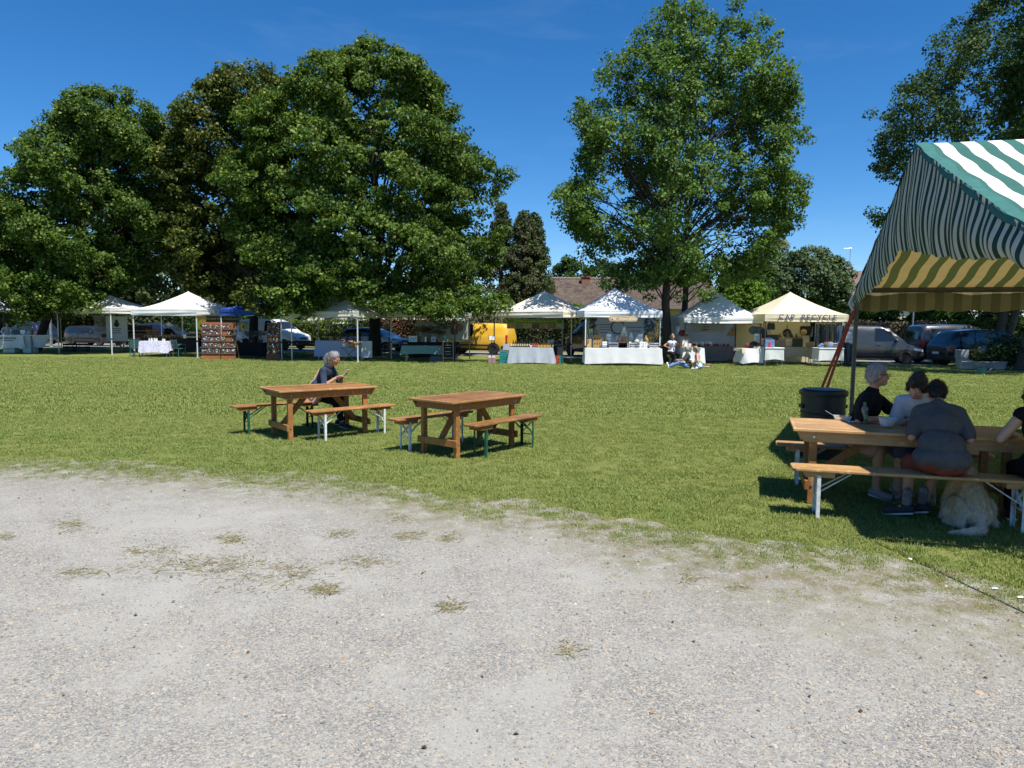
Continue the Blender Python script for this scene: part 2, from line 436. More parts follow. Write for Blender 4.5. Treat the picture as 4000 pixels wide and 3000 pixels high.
def blade_clump(k, nb, rad, h, wid, mats, lean=.5, cols=None):
    rg = np.random.default_rng(100+k)
    V = []; F = []; C = []
    for i in range(nb):
        a = rg.uniform(0, 6.283); r = rad*math.sqrt(rg.uniform()); bx, by = r*math.cos(a), r*math.sin(a)
        hh = h*rg.uniform(.5,1.2); th = rg.uniform(0,6.283); ln = lean*hh*rg.uniform(.2,1.4); ox, oy = ln*math.cos(th), ln*math.sin(th)
        w = wid*rg.uniform(.7,1.3); px, py = -math.sin(th)*w, math.cos(th)*w
        b = len(V)
        V += [(bx-px,by-py,0),(bx+px,by+py,0),(bx+ox*.4+px*.8,by+oy*.4+py*.8,hh*.6),(bx+ox*.4-px*.8,by+oy*.4-py*.8,hh*.6),(bx+ox,by+oy,hh*.95)]
        F += [(b,b+1,b+2,b+3),(b+3,b+2,b+4,b+4)]
        c = cols[rg.integers(len(cols))]; q = rg.uniform(.75,1.25)
        C += [tuple(x*q for x in c)]*5
    me = bpy.data.meshes.new('blades'); me.from_pydata(V, [], [f if f[2]!=f[3] else f[:3] for f in F])
    at = me.color_attributes.new('tint','FLOAT_COLOR','POINT'); at.data.foreach_set('color', np.array([(*c,1) for c in C], dtype=np.float32).ravel())
    me.materials.append(mats)
    return bpy.data.objects.new('blades', me)
def grass_mat():
    m, t, b = nodes('grass blade')
    a = N(t,'ShaderNodeAttribute'); a.attribute_name = 'tint'
    oi = N(t,'ShaderNodeObjectInfo')
    tc = N(t,'ShaderNodeTexCoord')
    g = N(t,'ShaderNodeNewGeometry')
    n1 = noise(t, g.outputs['Position'], .5, 4, .6); n2 = noise(t, g.outputs['Position'], 2.4, 4, .6)
    c = mix(t, ramp(t, n1, [(.38,(0,0,0)),(.68,(.55,.55,.55))]), a.outputs[0], (.25,.275,.08,1))
    c = mix(t, ramp(t, n2, [(.5,(0,0,0)),(.75,(.5,.5,.5))]), c, (.09,.14,.026,1))
    c = mix(t, ramp(t, oi.outputs['Random'], [(0,(.0,.0,.0)),(1,(.32,.32,.32))]), c, (.28,.265,.095,1))
    mpn = N(t,'ShaderNodeMapping'); mpn.inputs['Scale'].default_value = (.22,1.5,1); mpn.inputs['Rotation'].default_value = (0,0,.12); t.links.new(g.outputs['Position'], mpn.inputs[0])
    band = noise(t, mpn.outputs[0], 1.0, 3, .5); c = mix(t, ramp(t, band, [(.42,(0,0,0)),(.62,(.5,.5,.5))]), c, (.27,.30,.09,1))
    t.links.new(c, b.inputs['Base Color']); b.inputs['Roughness'].default_value = .6; b.inputs['Specular IOR Level'].default_value = .25
    tr = N(t,'ShaderNodeBsdfTranslucent'); t.links.new(mix(t, 1.0, c, (1.2,1.2,.6,1),'MULTIPLY'), tr.inputs[0])
    mx = N(t,'ShaderNodeMixShader'); mx.inputs[0].default_value = .3; o = t.nodes['Material Output']
    t.links.new(b.outputs[0], mx.inputs[1]); t.links.new(tr.outputs[0], mx.inputs[2]); t.links.new(mx.outputs[0], o.inputs[0])
    return m
GM = grass_mat()
GC = [(.14,.235,.045),(.185,.28,.06),(.12,.20,.04),(.21,.285,.075),(.33,.31,.14),(.165,.25,.052)]
def build_grass():
    near = [blade_clump(k, 44, .085, .029, .0026, GM, .8, GC) for k in range(5)]
    far = [blade_clump(20+k, 36, .15, .042, .006, GM, .8, GC) for k in range(4)]
    P = np.concatenate([wedge(4.6, 9, 150), wedge(9, 14, 105)]); Q = np.concatenate([wedge(14, 22, 50), wedge(22, 36, 22)])
    def keep(P):
        ye = edge_y(P[:,0]); s = P[:,1]-ye
        nz = wob(P[:,0]*1.7+P[:,1]) + .12*np.sin(P[:,0]*7.3+P[:,1]*9.1)
        pr = np.clip((s + nz*1.8 + .25)/.85, 0, 1)**1.3
        pr = np.where(s < -.35, np.clip((nz-.02)*.55,0,.16)*np.clip((s+1.5)/1.0,0,1)*np.where(P[:,0]>-1,1,.35), pr)
        return P[RNG.uniform(0,1,len(P)) < pr], None
    for nm, PP, src, s0 in (('near_grass', P, near, 1.0), ('far_grass', Q, far, 1.0)):
        PP, _ = keep(PP)
        if nm[0] == 'n':
            E1 = wedge(4.4, 9.4, 230); s1 = E1[:,1]-edge_y(E1[:,0]); q1 = .5+.5*np.sin(E1[:,0]*3.1+np.sin(E1[:,1]*4.3)*1.4)*np.sin(E1[:,1]*3.7+E1[:,0]*1.9)
            p1 = np.exp(-((s1-.28)/.42)**2)*(.35+.65*q1) + np.where(E1[:,0]>-.5, .16*np.exp(-((s1+.45)/.5)**2)*(q1>.62), .04*np.exp(-((s1+.3)/.3)**2)*(q1>.7))
            PP = np.concatenate([PP, E1[RNG.uniform(0,1,len(E1)) < p1]])
        n = len(PP)
        rot = np.stack([RNG.normal(0,.08,n), RNG.normal(0,.08,n), RNG.uniform(0,6.283,n)],1)
        sc = RNG.uniform(.7,1.25,n)
        e = PP[:,1]-edge_y(PP[:,0]); sc *= np.clip(.62+e*.35, .55, 1)
        o = scatter('grass', PP, rot, sc, src); tag(o, 'short mown green grass blades of the '+('nearer' if nm[0]=='n' else 'farther')+' lawn', 'grass')
build_grass()

def stone_src(k):
    bm = bmesh.new(); bmesh.ops.create_icosphere(bm, subdivisions=1, radius=1.0)
    rg = random.Random(k); sx, sy, sz = rg.uniform(.8,1.35), rg.uniform(.7,1.0), rg.uniform(.4,.75)
    for v in bm.verts:
        q = rg.uniform(.8,1.15); v.co = Vector((v.co.x*sx*q, v.co.y*sy*q, v.co.z*sz*q))
    me = bpy.data.meshes.new('stone'); bm.to_mesh(me); bm.free()
    return me
def stone_mat():
    m, t, b = nodes('stone')
    oi = N(t,'ShaderNodeObjectInfo')
    c = ramp(t, oi.outputs['Random'], [(0,(.095,.093,.092)),(.25,(.17,.166,.158)),(.5,(.25,.238,.215)),(.7,(.34,.315,.27)),(.85,(.37,.29,.19)),(.93,(.30,.20,.13)),(1,(.42,.40,.36))])
    g = N(t,'ShaderNodeNewGeometry'); n1 = noise(t, g.outputs['Position'], 120, 3)
    c = mix(t, ramp(t, n1, [(.4,(0,0,0)),(.7,(.4,.4,.4))]), c, (.34,.32,.28,1))
    t.links.new(c, b.inputs['Base Color']); b.inputs['Roughness'].default_value = .85
    return m
def build_stones():
    SMt = stone_mat(); src = []
    for k in range(6):
        me = stone_src(k); me.materials.append(SMt); src.append(bpy.data.objects.new('stone', me))
    P = np.concatenate([wedge(2.6, 4.4, 2600), wedge(4.4, 6.2, 1300), wedge(6.2, 9.4, 450)])
    s = P[:,1] - edge_y(P[:,0])
    cl = .5 + .5*np.sin(P[:,0]*1.9+np.sin(P[:,1]*1.3)*2)*np.sin(P[:,1]*2.3+np.sin(P[:,0]*1.1)*1.7)
    pr = np.clip(.28 + 1.2*cl, 0, 1)*np.where(s < .25, 1, 0)
    P = P[RNG.uniform(0,1,len(P)) < pr]; n = len(P)
    P[:,2] = .004
    rot = np.stack([RNG.normal(0,.35,n), RNG.normal(0,.35,n), RNG.uniform(0,6.283,n)],1)
    sc = .0026 + .0024*RNG.gamma(1.4,.62,n); sc = np.clip(sc, .0025, .016)
    big = RNG.uniform(0,1,n) < .02; sc[big] *= 1.8
    o = scatter('gravel_stones', P, rot, sc, src); tag(o, 'loose grey and tan gravel stones on the forecourt', 'gravel')
build_stones()
def build_hay():
    HC = [(.25,.215,.11),(.21,.19,.085),(.15,.145,.06),(.30,.26,.14)]
    rg = np.random.default_rng(5); V = []; F = []; C = []
    spots = [(787,2206,400,46,480),(620,2150,160,30,90),(1266,2306,80,24,150),(280,2053,90,26,160),(904,2107,80,20,150),(1329,2089,90,18,110),(1600,2093,90,22,130),(1754,2107,60,16,90),
             (330,2238,170,22,120),(1157,2242,110,40,100),(1745,2374,70,22,80),(1420,2200,200,30,130),(20,2098,40,12,60),(1000,2260,260,60,140),(520,2160,60,20,60),(2220,2540,70,30,45),(1560,2030,80,20,90),(2700,2260,60,24,60),(2880,2300,50,16,50)]
    for px, py, w, h, n in spots:
        for i in range(n):
            p = G(px + rg.normal(0,w*.38), py + rg.normal(0,h*.5)); th = rg.normal(.25,.8) + (math.pi if rg.uniform() < .5 else 0); L = rg.uniform(.02,.075); wd = rg.uniform(.0012,.003)
            dx, dy = math.cos(th)*L, math.sin(th)*L; nx, ny = -math.sin(th)*wd, math.cos(th)*wd; z0 = .006+rg.uniform(0,.006); z1 = .006+rg.uniform(0,.010)
            b = len(V); V += [(p.x-nx,p.y-ny,z0),(p.x+nx,p.y+ny,z0),(p.x+dx+nx,p.y+dy+ny,z1),(p.x+dx-nx,p.y+dy-ny,z1)]; F.append((b,b+1,b+2,b+3))
            C += [HC[rg.integers(4)]]*4
    me = np_mesh('clippings', np.array(V), np.array(F), LEAF('dry blade', .15, .8, .1), np.array(C))
    o = link('grass_clippings', me); tag(o, 'dried grass clippings lying in patches on the gravel', 'grass clippings', kind='stuff')
build_hay()

def build_dead_leaves():
    rg = np.random.default_rng(9); P = wedge(2.7, 8.5, 2.6); s = P[:,1]-edge_y(P[:,0]); P = P[(s < .1)]; n = len(P); P[:,2] = .011
    V, F = leaf_arrays(P, rg.uniform(.012,.034,n), unit(np.tile([0,0,1.],(n,1))+rg.normal(0,.35,(n,3))), .36, .2, rg)
    cols = np.array([(.13,.075,.04),(.20,.13,.07),(.08,.05,.03),(.26,.2,.12)]); C = cols[rg.integers(4,size=n)]
    o = link('dead_leaves', np_mesh('dead_leaves', V, F, LEAF('dry blade', .15, .8, .1), np.repeat(C,4,0))); tag(o, 'scattered small brown dead leaves on the gravel', 'leaves', kind='stuff')
# ================================================================== TREES, HEDGES, SHRUBS
def leaf_arrays(C, size, nrm, aspect=.42, fold=.18, rg=RNG):
    n = len(C)
    t = rg.normal(0,1,(n,3)); t[:,2] -= .35
    t -= nrm*np.sum(t*nrm,1,keepdims=True); t /= np.linalg.norm(t,axis=1,keepdims=True)+1e-9
    b = np.cross(nrm, t); s = np.asarray(size).reshape(-1,1)
    V = np.empty((n,4,3)); V[:,0] = C - t*s*.5; V[:,1] = C + b*s*aspect + nrm*s*fold; V[:,2] = C + t*s*.55; V[:,3] = C - b*s*aspect + nrm*s*fold
    return V.reshape(-1,3), np.arange(n*4).reshape(-1,4)
def unit(a): return a/(np.linalg.norm(a,axis=1,keepdims=True)+1e-9)
def clump_leaves(cen, out, nper, rad, size, pal, rg, accent=None, acc_p=.0, upn=.55, flat=.6, jit=.75):
    """leaves gathered round clump centres. pal: list of colours; accent: pale keys on some clumps"""
    K = len(cen); idx = np.repeat(np.arange(K), nper); n = len(idx)
    off = rg.normal(0,1,(n,3)); off = unit(off)*(rg.uniform(0,1,(n,1))**.45)
    rr = np.asarray(rad)*np.ones(K); off *= rr[idx,None]; off[:,2] *= flat
    P = cen[idx] + off
    nr = unit(out[idx]*.45 + unit(off)*.35 + np.array([0,0,upn]) + rg.normal(0,jit,(n,3)))
    s = size*rg.uniform(.65,1.3,n)
    V, F = leaf_arrays(P, s, nr, rg=rg)
    pal = np.array(pal); base = pal[rg.integers(len(pal), size=K)]
    col = base[idx]*rg.uniform(.72,1.28,(n,1))
    if accent is not None:
        ac = rg.uniform(0,1,n) < acc_p*(.3+1.4*rg.uniform(0,1,K)[idx])
        col[ac] = np.array(accent)*rg.uniform(.8,1.2,(ac.sum(),1))
    return V, F, np.repeat(col,4,0)
def XA(px, Y): return AT(px,1330,Y).x
def crown_rows(rows, Y):
    Z, A, B = [], [], []
    for py, xl, xr in rows:
        a, b = AT(xl,py,Y), AT(xr,py,Y); Z.append((a.z+b.z)/2); A.append(a.x); B.append(b.x)
    o = np.argsort(Z); return np.array(Z)[o], np.array(A)[o], np.array(B)[o]
def crown_points(rows, Y, K, rg, shell=.72, dep=.85, maxd=7.5, lump=.16, seed=0, gap=0.0):
    Z, A, B = crown_rows(rows, Y)
    zs = np.linspace(Z[0], Z[-1], 400); w = np.interp(zs,Z,B-A); cdf = np.cumsum(w**1.15); cdf /= cdf[-1]
    K0 = int(K*2.2) if gap else K
    z = np.interp(rg.uniform(0,1,K0), cdf, zs); hw = np.interp(z,Z,(B-A)/2); cx = np.interp(z,Z,(A+B)/2)
    hd = np.minimum(hw, maxd)*dep
    th = rg.uniform(0, 2*math.pi, K0)
    r = np.where(rg.uniform(0,1,K0) < shell, 1-np.abs(rg.normal(0,.10,K0)), np.sqrt(rg.uniform(.08,1,K0)))
    ph = np.sin(th*3+seed+z*.7)*np.sin(z*1.25+seed*2+th) + .6*np.sin(th*5+z*1.9+seed*3)
    r = r*(1-lump*.5+lump*.5*ph)*(1+np.where(rg.uniform(0,1,K0)<.14, np.abs(rg.normal(0,.045,K0)), 0))
    P = np.stack([cx+hw*r*np.cos(th), Y+hd*r*np.sin(th), z],1)
    zc = Z[0]+(Z[-1]-Z[0])*.45
    out = unit(np.stack([np.cos(th)*r, np.sin(th)*r, (z-zc)/(Z[-1]-Z[0])*1.3],1))
    if gap:
        q = np.sin(P[:,0]*1.35+seed)+np.sin(P[:,1]*1.2+seed*1.7+P[:,2]*.5)+np.sin(P[:,2]*1.6+P[:,0]*.6+seed*.3)
        o = np.argsort(-q + rg.normal(0,gap,K0))[:K]; P, out = P[o], out[o]
    return P, out
def limbs(base, top, r0, targets, rg, fork=.20, wob=.5, trunk_frac=.82, nseg=6, rb=.05, lean=None):
    """trunk with limbs reaching into the crown"""
    mb = MB(); base, top = Vector(base), Vector(top); H = (top-base).length
    pts = []; rad = []; n = 9
    for i in range(n+1):
        f = i/n*trunk_frac; p = base.lerp(top, f)
        if i > 1: p += Vector((rg.normal(0,.09), rg.normal(0,.09), 0))
        pts.append(p); rad.append(r0*(1.25 if i == 0 else 1)*(1-.78*f/trunk_frac*(.55+.45*f)))
    pts[0] += Vector((0,0,-.05))
    mb.tube(pts, rad, 10)
    for tg in targets:
        tg = Vector(tg); hz = math.hypot(tg.x-base.x, tg.y-base.y); h = max(fork*rg.uniform(.75,1.1), min(.9*trunk_frac, (tg.z-base.z-hz*rg.uniform(.7,1.3))/H));
        k = h/trunk_frac*n; i = min(n-1, int(k)); s = pts[i].lerp(pts[i+1], min(1,k-i))
        if tg.z < s.z+.2: s = pts[max(1,int(n*.25))].copy()
        d = tg-s; P = []; RR = []
        rr = min(rad[i]*.62, rb*(.6+d.length*.09))
        for q in range(nseg+1):
            f = q/nseg; p = s.lerp(tg, f) + Vector((0,0,d.length*.10*math.sin(f*math.pi)))
            if 0 < q < nseg: p += Vector((rg.normal(0,wob*.22), rg.normal(0,wob*.22), rg.normal(0,wob*.15)))
            P.append(p); RR.append(rr*(1-f)**.8+.012)
        mb.tube(P, RR, 6)
        for _ in range(2):
            q = rg.integers(2,nseg); s2 = P[q]; e = s2 + Vector((rg.normal(0,.45), rg.normal(0,.45), abs(rg.normal(.3,.3))))
            mb.tube([s2, s2.lerp(e,.5)+Vector((0,0,.08)), e], [RR[q]*.6, RR[q]*.4, .01], 5)
    return mb
build_dead_leaves()
BARK = MAT('bark', (.035,.029,.024), .95, .35, 5, .9, 14, stretch=(3,3,.6))
BARKG = MAT('grey bark', (.062,.054,.045), .95, .3, 6, .8, 16, stretch=(3,3,.6))
LM = LEAF('broad leaf', .30, .55, .16)
LN = LEAF('needle leaf', .22, .6, .15)
def make_tree(name, label, rows, Y, base, K, nper, rad, size, pal, rg_seed, r0, group=None, accent=None, acc_p=0, bark=BARK, fork=.2, rb=.05, ntarget=40, trunk2=None, gap=0, shell=.72, dep=.85, lump=.16, flat=.6, leafmat=LM, maxd=7.5, extra=None, top=None, topfrac=.9):
    rg = np.random.default_rng(rg_seed)
    t = thing(name, label, 'tree', (base[0], base[1], 0), 0, group)
    P, out = crown_points(rows, Y, K, rg, shell, dep, maxd, lump, rg_seed*.37, gap)
    if extra:
        for (px, py, yy, k, sp) in extra:
            c = AT(px,py,yy); e = np.array(c)[None]+rg.normal(0,1,(k,3))*np.array([sp,sp,sp*.6]); P = np.concatenate([P,e]); out = np.concatenate([out, unit(rg.normal(0,1,(k,3))+[0,0,.4])])
    o = -np.array([base[0], base[1], 0])
    sel = rg.choice(len(P), min(ntarget,len(P)), replace=False)
    Z, A, B = crown_rows(rows, Y)
    top = top or Vector(((A[-1]+B[-1])/2, Y, Z[0]+(Z[-1]-Z[0])*topfrac))
    mb = limbs(Vector((base[0],base[1],0)), top, r0, P[sel]*.93+np.array([ (A.mean()+B.mean())/2, Y, Z.mean()])*.07, rg, fork=fork, rb=rb)
    if trunk2:
        b2, t2, r2 = trunk2
        m2 = limbs(b2, t2, r2, P[rg.choice(len(P), ntarget//2, replace=False)], rg, fork=fork, rb=rb); mb._add(m2.v, m2.f)
    sub = Matrix.Translation((-base[0],-base[1],0))
    mb.v = [tuple(sub @ Vector(v)) for v in mb.v]
    mb.build('trunk', bark, t, smooth=True, recalc=False)
    V, F, C = clump_leaves(P, out, nper, rad*rg.uniform(.7,1.35,len(P)), size, pal, rg, accent, acc_p, flat=flat)
    me = np_mesh('crown', V+o, F, leafmat, C)
    c = link('crown', me, t); tag(c, kind='stuff')
    return t
MAPLE = [(.052,.10,.018),(.064,.118,.02),(.078,.136,.024),(.042,.082,.015),(.095,.152,.028)]
MAPLE2 = [(.055,.082,.017),(.066,.095,.019),(.05,.073,.016),(.075,.10,.021)]
ASH = [(.082,.15,.036),(.10,.175,.04),(.068,.125,.031),(.12,.20,.046)]
KEY = (.21,.25,.055)
make_tree('maple_tree', 'largest round dense maple tree standing behind the green cloth stall', [(143,1440,1500),(200,1370,1570),(260,1250,1665),(320,1150,1765),(425,1010,1805),(530,950,1890),(640,900,1920),(720,870,1955),(820,860,1945),(900,870,1965),(1000,920,1995),(1060,960,1990),(1110,990,1955),(1145,1060,1930),(1172,1130,1880)],
    39.3, (XA(1463,39.8),39.8), 2900, 80, .48, .155, MAPLE, 3, .33, 'large trees over the stalls', KEY, .10, ntarget=60, lump=.28, gap=1.6, dep=1.0, maxd=8.0, shell=.62,
    extra=[(1120,1165,33.5,8,.5),(1210,1170,33.5,8,.45),(1130,1200,33.6,4,.28),(1205,1205,33.6,3,.25),(1290,1140,33.5,10,.6),(1450,1160,33.5,8,.5),(1520,1195,33.3,4,.3),(1590,1175,33.3,7,.4),(1630,1210,33.2,5,.28),(1680,1180,33.2,8,.45),(1745,1190,33,14,.5),(1810,1195,33.3,12,.45),(1860,1180,34,10,.5),(1890,1165,34.5,8,.5)])
make_tree('maple_tree', 'dark olive maple tree whose top shows between the two green ones', [(256,930,1010),(300,800,1130),(360,770,1150),(430,700,1150),(500,670,1150),(640,640,1120),(800,620,1080),(1000,640,1050),(1090,670,1000),(1150,750,950)],
    42.5, (XA(991,42),42), 1400, 74, .54, .17, MAPLE2, 5, .26, 'large trees over the stalls', (.25,.23,.06), .10, ntarget=30, lump=.28, gap=1.6, dep=1.0, maxd=8, shell=.62, extra=[(960,1170,35.5,6,.4),(1010,1160,35,8,.5),(1025,1205,34.5,4,.28)])
make_tree('maple_tree', 'leftmost spreading maple tree with branches hanging low over the white boat stall', [(325,465,495),(370,300,560),(430,250,640),(480,175,670),(560,165,700),(640,95,720),(710,65,740),(760,-30,740),(850,20,720),(960,-60,700),(1060,-100,640),(1110,-100,560),(1150,0,440),(1170,40,300)],
    42.5, (XA(136,43),43), 2100, 80, .48, .156, MAPLE, 8, .25, 'large trees over the stalls', KEY, .10, ntarget=45, lump=.30, gap=1.6, dep=1.0, maxd=8, shell=.62,
    extra=[(150,1190,38.6,14,.5),(60,1160,39,14,.6),(100,1195,38.6,8,.4),(290,1165,38.5,12,.45),(350,1160,38.6,8,.4),(250,1180,38.6,8,.4),(130,1232,38.8,6,.3),(200,1205,38.8,7,.35),(240,1120,38.5,16,.7),(120,1120,38.5,16,.8)])
b2 = G(2662,1408)
make_tree('ash_tree', 'tall airy ash tree with two trunks between the two white tents', [(25,2600,2760),(60,2500,2930),(110,2450,2990),(190,2420,3050),(290,2280,3115),(390,2230,3118),(460,2225,3090),(550,2200,3190),(620,2175,3140),(720,2160,3170),(800,2120,3170),(880,2150,3170),(960,2260,3060),(1040,2340,2990),(1095,2400,2880)],
    34.3, (7.42,34.35), 1750, 58, .42, .13, ASH, 12, .215, 'large trees over the stalls', (.15,.21,.05), .10, BARKG, fork=.33, rb=.028, ntarget=100, gap=1.15, shell=.55, dep=.70, lump=.20, flat=.75,
    trunk2=(Vector((b2.x,b2.y,0)), AT(2720,150,35.5), .17), top=AT(2622,100,34.3), extra=[(2420,1095,34,12,.55),(2500,1110,33.6,12,.5),(2560,1090,33.8,8,.5),(2720,1100,33.6,14,.6),(2800,1080,33.8,12,.6),(2880,1050,34,10,.6),(2380,1060,34.2,10,.5)])
make_tree('ash_tree', 'dark ash tree rising behind the striped marquee at the right', [(-420,4100,4400),(-200,3900,4550),(0,3795,4700),(70,3650,4750),(160,3597,4800),(240,3560,4800),(315,3500,4800),(370,3415,4800),(520,3400,4800),(630,3440,4750),(720,3500,4700),(850,3560,4700),(1000,3600,4650),(1130,3700,4500)],
    38.0, (XA(3888,38.6),38.6), 1700, 62, .50, .145, [(.045,.084,.026),(.055,.098,.03),(.038,.072,.022),(.065,.11,.034)], 15, .24, 'large trees over the stalls', (.09,.12,.04), .05, BARKG, ntarget=55, gap=1.1, shell=.6, lump=.22, flat=.75,
    trunk2=(Vector((XA(3932,38.4),38.4,0)), AT(4150,0,38), .22), extra=[(3440,850,37.5,8,.42)], fork=.30, rb=.035, dep=.85)
make_tree('ash_tree', 'ash tree at the very right edge, mostly hidden by the marquee, shading the lawn', [(-500,4300,4600),(-200,4050,4800),(100,3960,4900),(350,3900,4900),(550,3890,4850),(700,3940,4800),(850,4000,4700)], 27.0, (XA(3990,30),30), 800, 58, .45, .14, [(.045,.084,.026),(.055,.098,.03),(.038,.072,.022)], 17, .22, 'large trees over the stalls', None, 0, BARKG, ntarget=30, gap=.8, shell=.6, dep=.8, lump=.22, flat=.75, fork=.35, rb=.035)
# ---- background trees beyond the road
CON = [(.066,.10,.038),(.08,.11,.045),(.095,.10,.052),(.052,.082,.032)]
def conifer(name, label, px, Y, topy, w, K, pal, seed, second=None, botpy=1300):
    rg = np.random.default_rng(seed)
    b = AT(px, botpy, Y); base = (b.x, Y); z1 = AT(px,topy,Y).z
    t = thing(name, label, 'tree', (base[0],base[1],0), 0, 'trees beyond the road')
    mb = MB(); mb.tube([(0,0,-.05),(0,0,z1*.6),(0,0,z1*.98)],[.28,.16,.02],8)
    f = rg.uniform(0,1,K)**.75; z = .6+(z1-.6)*f; rr = w*(1-f)**.72*(.75+.35*rg.uniform(0,1,K))*(1+.18*np.sin(z*2.7)) + .12
    th = rg.uniform(0,6.283,K)
    r = rr*np.where(rg.uniform(0,1,K)<.75, 1, rg.uniform(.3,1,K))
    P = np.stack([r*np.cos(th), r*np.sin(th), z - r*.22],1); out = unit(np.stack([np.cos(th),np.sin(th),-.25+0*th],1))
    for i in range(0,K,7): mb.tube([(0,0,z[i]+.1), tuple(P[i]*np.array([.6,.6,1])+np.array([0,0,.12])), tuple(P[i])],[.05,.03,.012],5)
    mb.build('trunk', MAT('dead twig', (.12,.09,.07), .95, .3), t, recalc=False)
    V, F, C = clump_leaves(P, out, 48, .36, .17, pal, rg, (.12,.09,.055), .14, upn=.2, flat=.95)
    # slimmer, drooping sprays
    c = link('crown', np_mesh('crown', V, F, LN, C), t); tag(c, kind='stuff')
    return t
conifer('spruce_tree', 'dark brownish spruce with drooping sprays between maple and tiled roof', 2045, 58, 835, 2.7, 520, CON, 21)
conifer('cypress_tree', 'slim dark green conifer top beside the brownish spruce', 2085, 59.5, 842, 2.0, 420, [(.05,.09,.042),(.064,.105,.05)], 22)
conifer('spruce_tree', 'dark spruce peeking out just behind the right side of the largest maple', 1955, 60, 800, 2.2, 260, CON, 23)
def bg_tree(name, label, rows, Y, K, pal, seed, rad=.55, size=.24, nper=46, cat='tree', group='trees beyond the road', mat=LM, flat=.65):
    rg = np.random.default_rng(seed); Z, A, B = crown_rows(rows, Y); cx = (A.mean()+B.mean())/2
    t = thing(name, label, cat, (cx, Y, 0), 0, group)
    P, out = crown_points(rows, Y, K, rg, .7, .85, 5, .22, seed*.7)
    sel = rg.choice(K, min(12,K), replace=False)
    mb = limbs(Vector((cx,Y,0)), Vector((cx,Y,Z[-1]*.9)), .09+.012*Z[-1], P[sel], rg); mb.v = [(v[0]-cx, v[1]-Y, v[2]) for v in mb.v]
    mb.build('trunk', BARK, t, smooth=True, recalc=False)
    V, F, C = clump_leaves(P, out, nper, rad*rg.uniform(.7,1.3,K), size, pal, rg, flat=flat)
    c = link('crown', np_mesh('crown', V-np.array([cx,Y,0]), F, mat, C), t); tag(c, kind='stuff'); return t
GRN = [(.04,.085,.02),(.05,.10,.022),(.035,.07,.018)]
bg_tree('garden_tree', 'round green tree showing above the tiled roof beside the aerial', [(1003,2210,2240),(1040,2175,2290),(1080,2160,2330),(1130,2150,2340),(1200,2170,2330)], 74, 200, GRN, 31)
bg_tree('garden_tree', 'low dark green tree half hidden behind the ash trunk', [(1020,2330,2420),(1060,2290,2480),(1110,2280,2520),(1200,2300,2480)], 76, 180, CON, 32)
bg_tree('garden_tree', 'green tree seen through the ash trunks above the tiled roof', [(1030,2480,2600),(1060,2440,2700),(1120,2420,2760),(1200,2450,2700)], 78, 180, GRN, 33)
bg_tree('willow_tree', 'pale grey-green feathery tree behind the round pine', [(925,2985,3030),(960,2950,3075),(1010,2930,3090),(1080,2920,3100),(1180,2940,3080)], 68, 230, [(.12,.15,.075),(.10,.13,.06),(.15,.17,.09)], 34, .5, .2)
bg_tree('pine_tree', 'rounded blue-green pine tree behind the cream lettered tent', [(965,3170,3200),(990,3080,3240),(1030,3040,3300),(1070,3010,3330),(1120,3000,3340),(1170,2990,3335),(1220,3030,3300)], 56, 480, [(.075,.12,.058),(.092,.14,.066),(.06,.098,.05),(.11,.155,.07)], 35, .5, .2, 50, mat=LN)
bg_tree('garden_tree', 'leafy green tree between the ash and the round pine', [(1010,2900,2960),(1050,2840,3010),(1100,2800,3040),(1160,2790,3040),(1220,2800,3020)], 50, 300, GRN, 36, .45)
bg_tree('laurel_shrub', 'bright sunlit green laurel shrub behind the white walled tent', [(1100,2880,2960),(1140,2830,3000),(1190,2810,3020),(1250,2800,3030),(1300,2810,3020)], 46.5, 330, [(.09,.17,.022),(.11,.20,.025),(.07,.13,.02)], 37, .4, .17, 46, 'shrub', 'shrubs over the hedge')
bg_tree('laurel_shrub', 'bright yellow-green shrub beside the cream tent roof', [(1190,2200,2260),(1205,2185,2290),(1235,2190,2295),(1270,2200,2290)], 49, 120, [(.13,.19,.025),(.10,.16,.02)], 38, .35, .16, 40, 'shrub', 'shrubs over the hedge')
bg_tree('garden_tree', 'grey-green tree at the far left edge behind the lilac tent', [(1060,-120,60),(1100,-160,120),(1140,-170,150),(1190,-160,160),(1240,-150,130)], 62, 240, [(.07,.095,.04),(.06,.085,.032)], 39, .5, .2)
bg_tree('lilac_shrub', 'pale twiggy shrub beyond the yellow van roof', [(1215,1860,1900),(1235,1830,1960),(1270,1820,1970),(1320,1830,1960)], 50, 130, [(.11,.12,.06),(.14,.13,.075)], 40, .35, .15, 40, 'shrub', 'shrubs over the hedge')
for k, (a, b_, py) in enumerate([(3325,3420,1190),(3400,3520,1205),(3530,3580,1240),(3570,3720,1200),(3720,3800,1210),(3800,3990,1195)]):
    wd = ['with large pale leaves just right of the corner pole','spreading next to the pole end of the dead hedge','squeezed between the two dead hedge lengths, small','with broad light leaves left of the clipped green hedge','narrow and bright above the clipped green hedge','dark and shaded behind the three trunks'][k]
    bg_tree('hazel_shrub', 'green garden shrub '+wd, [(py,a+20,b_-20),(py+25,a,b_),(py+70,a,b_),(py+110,a+10,b_-10)], 45.5-.6*k, 90 if b_-a>60 else 50, [(.08,.15,.022),(.06,.12,.02),(.10,.17,.03)] if k<5 else CON, 50+k, .36, .17, 40, 'shrub', 'shrubs over the hedge')
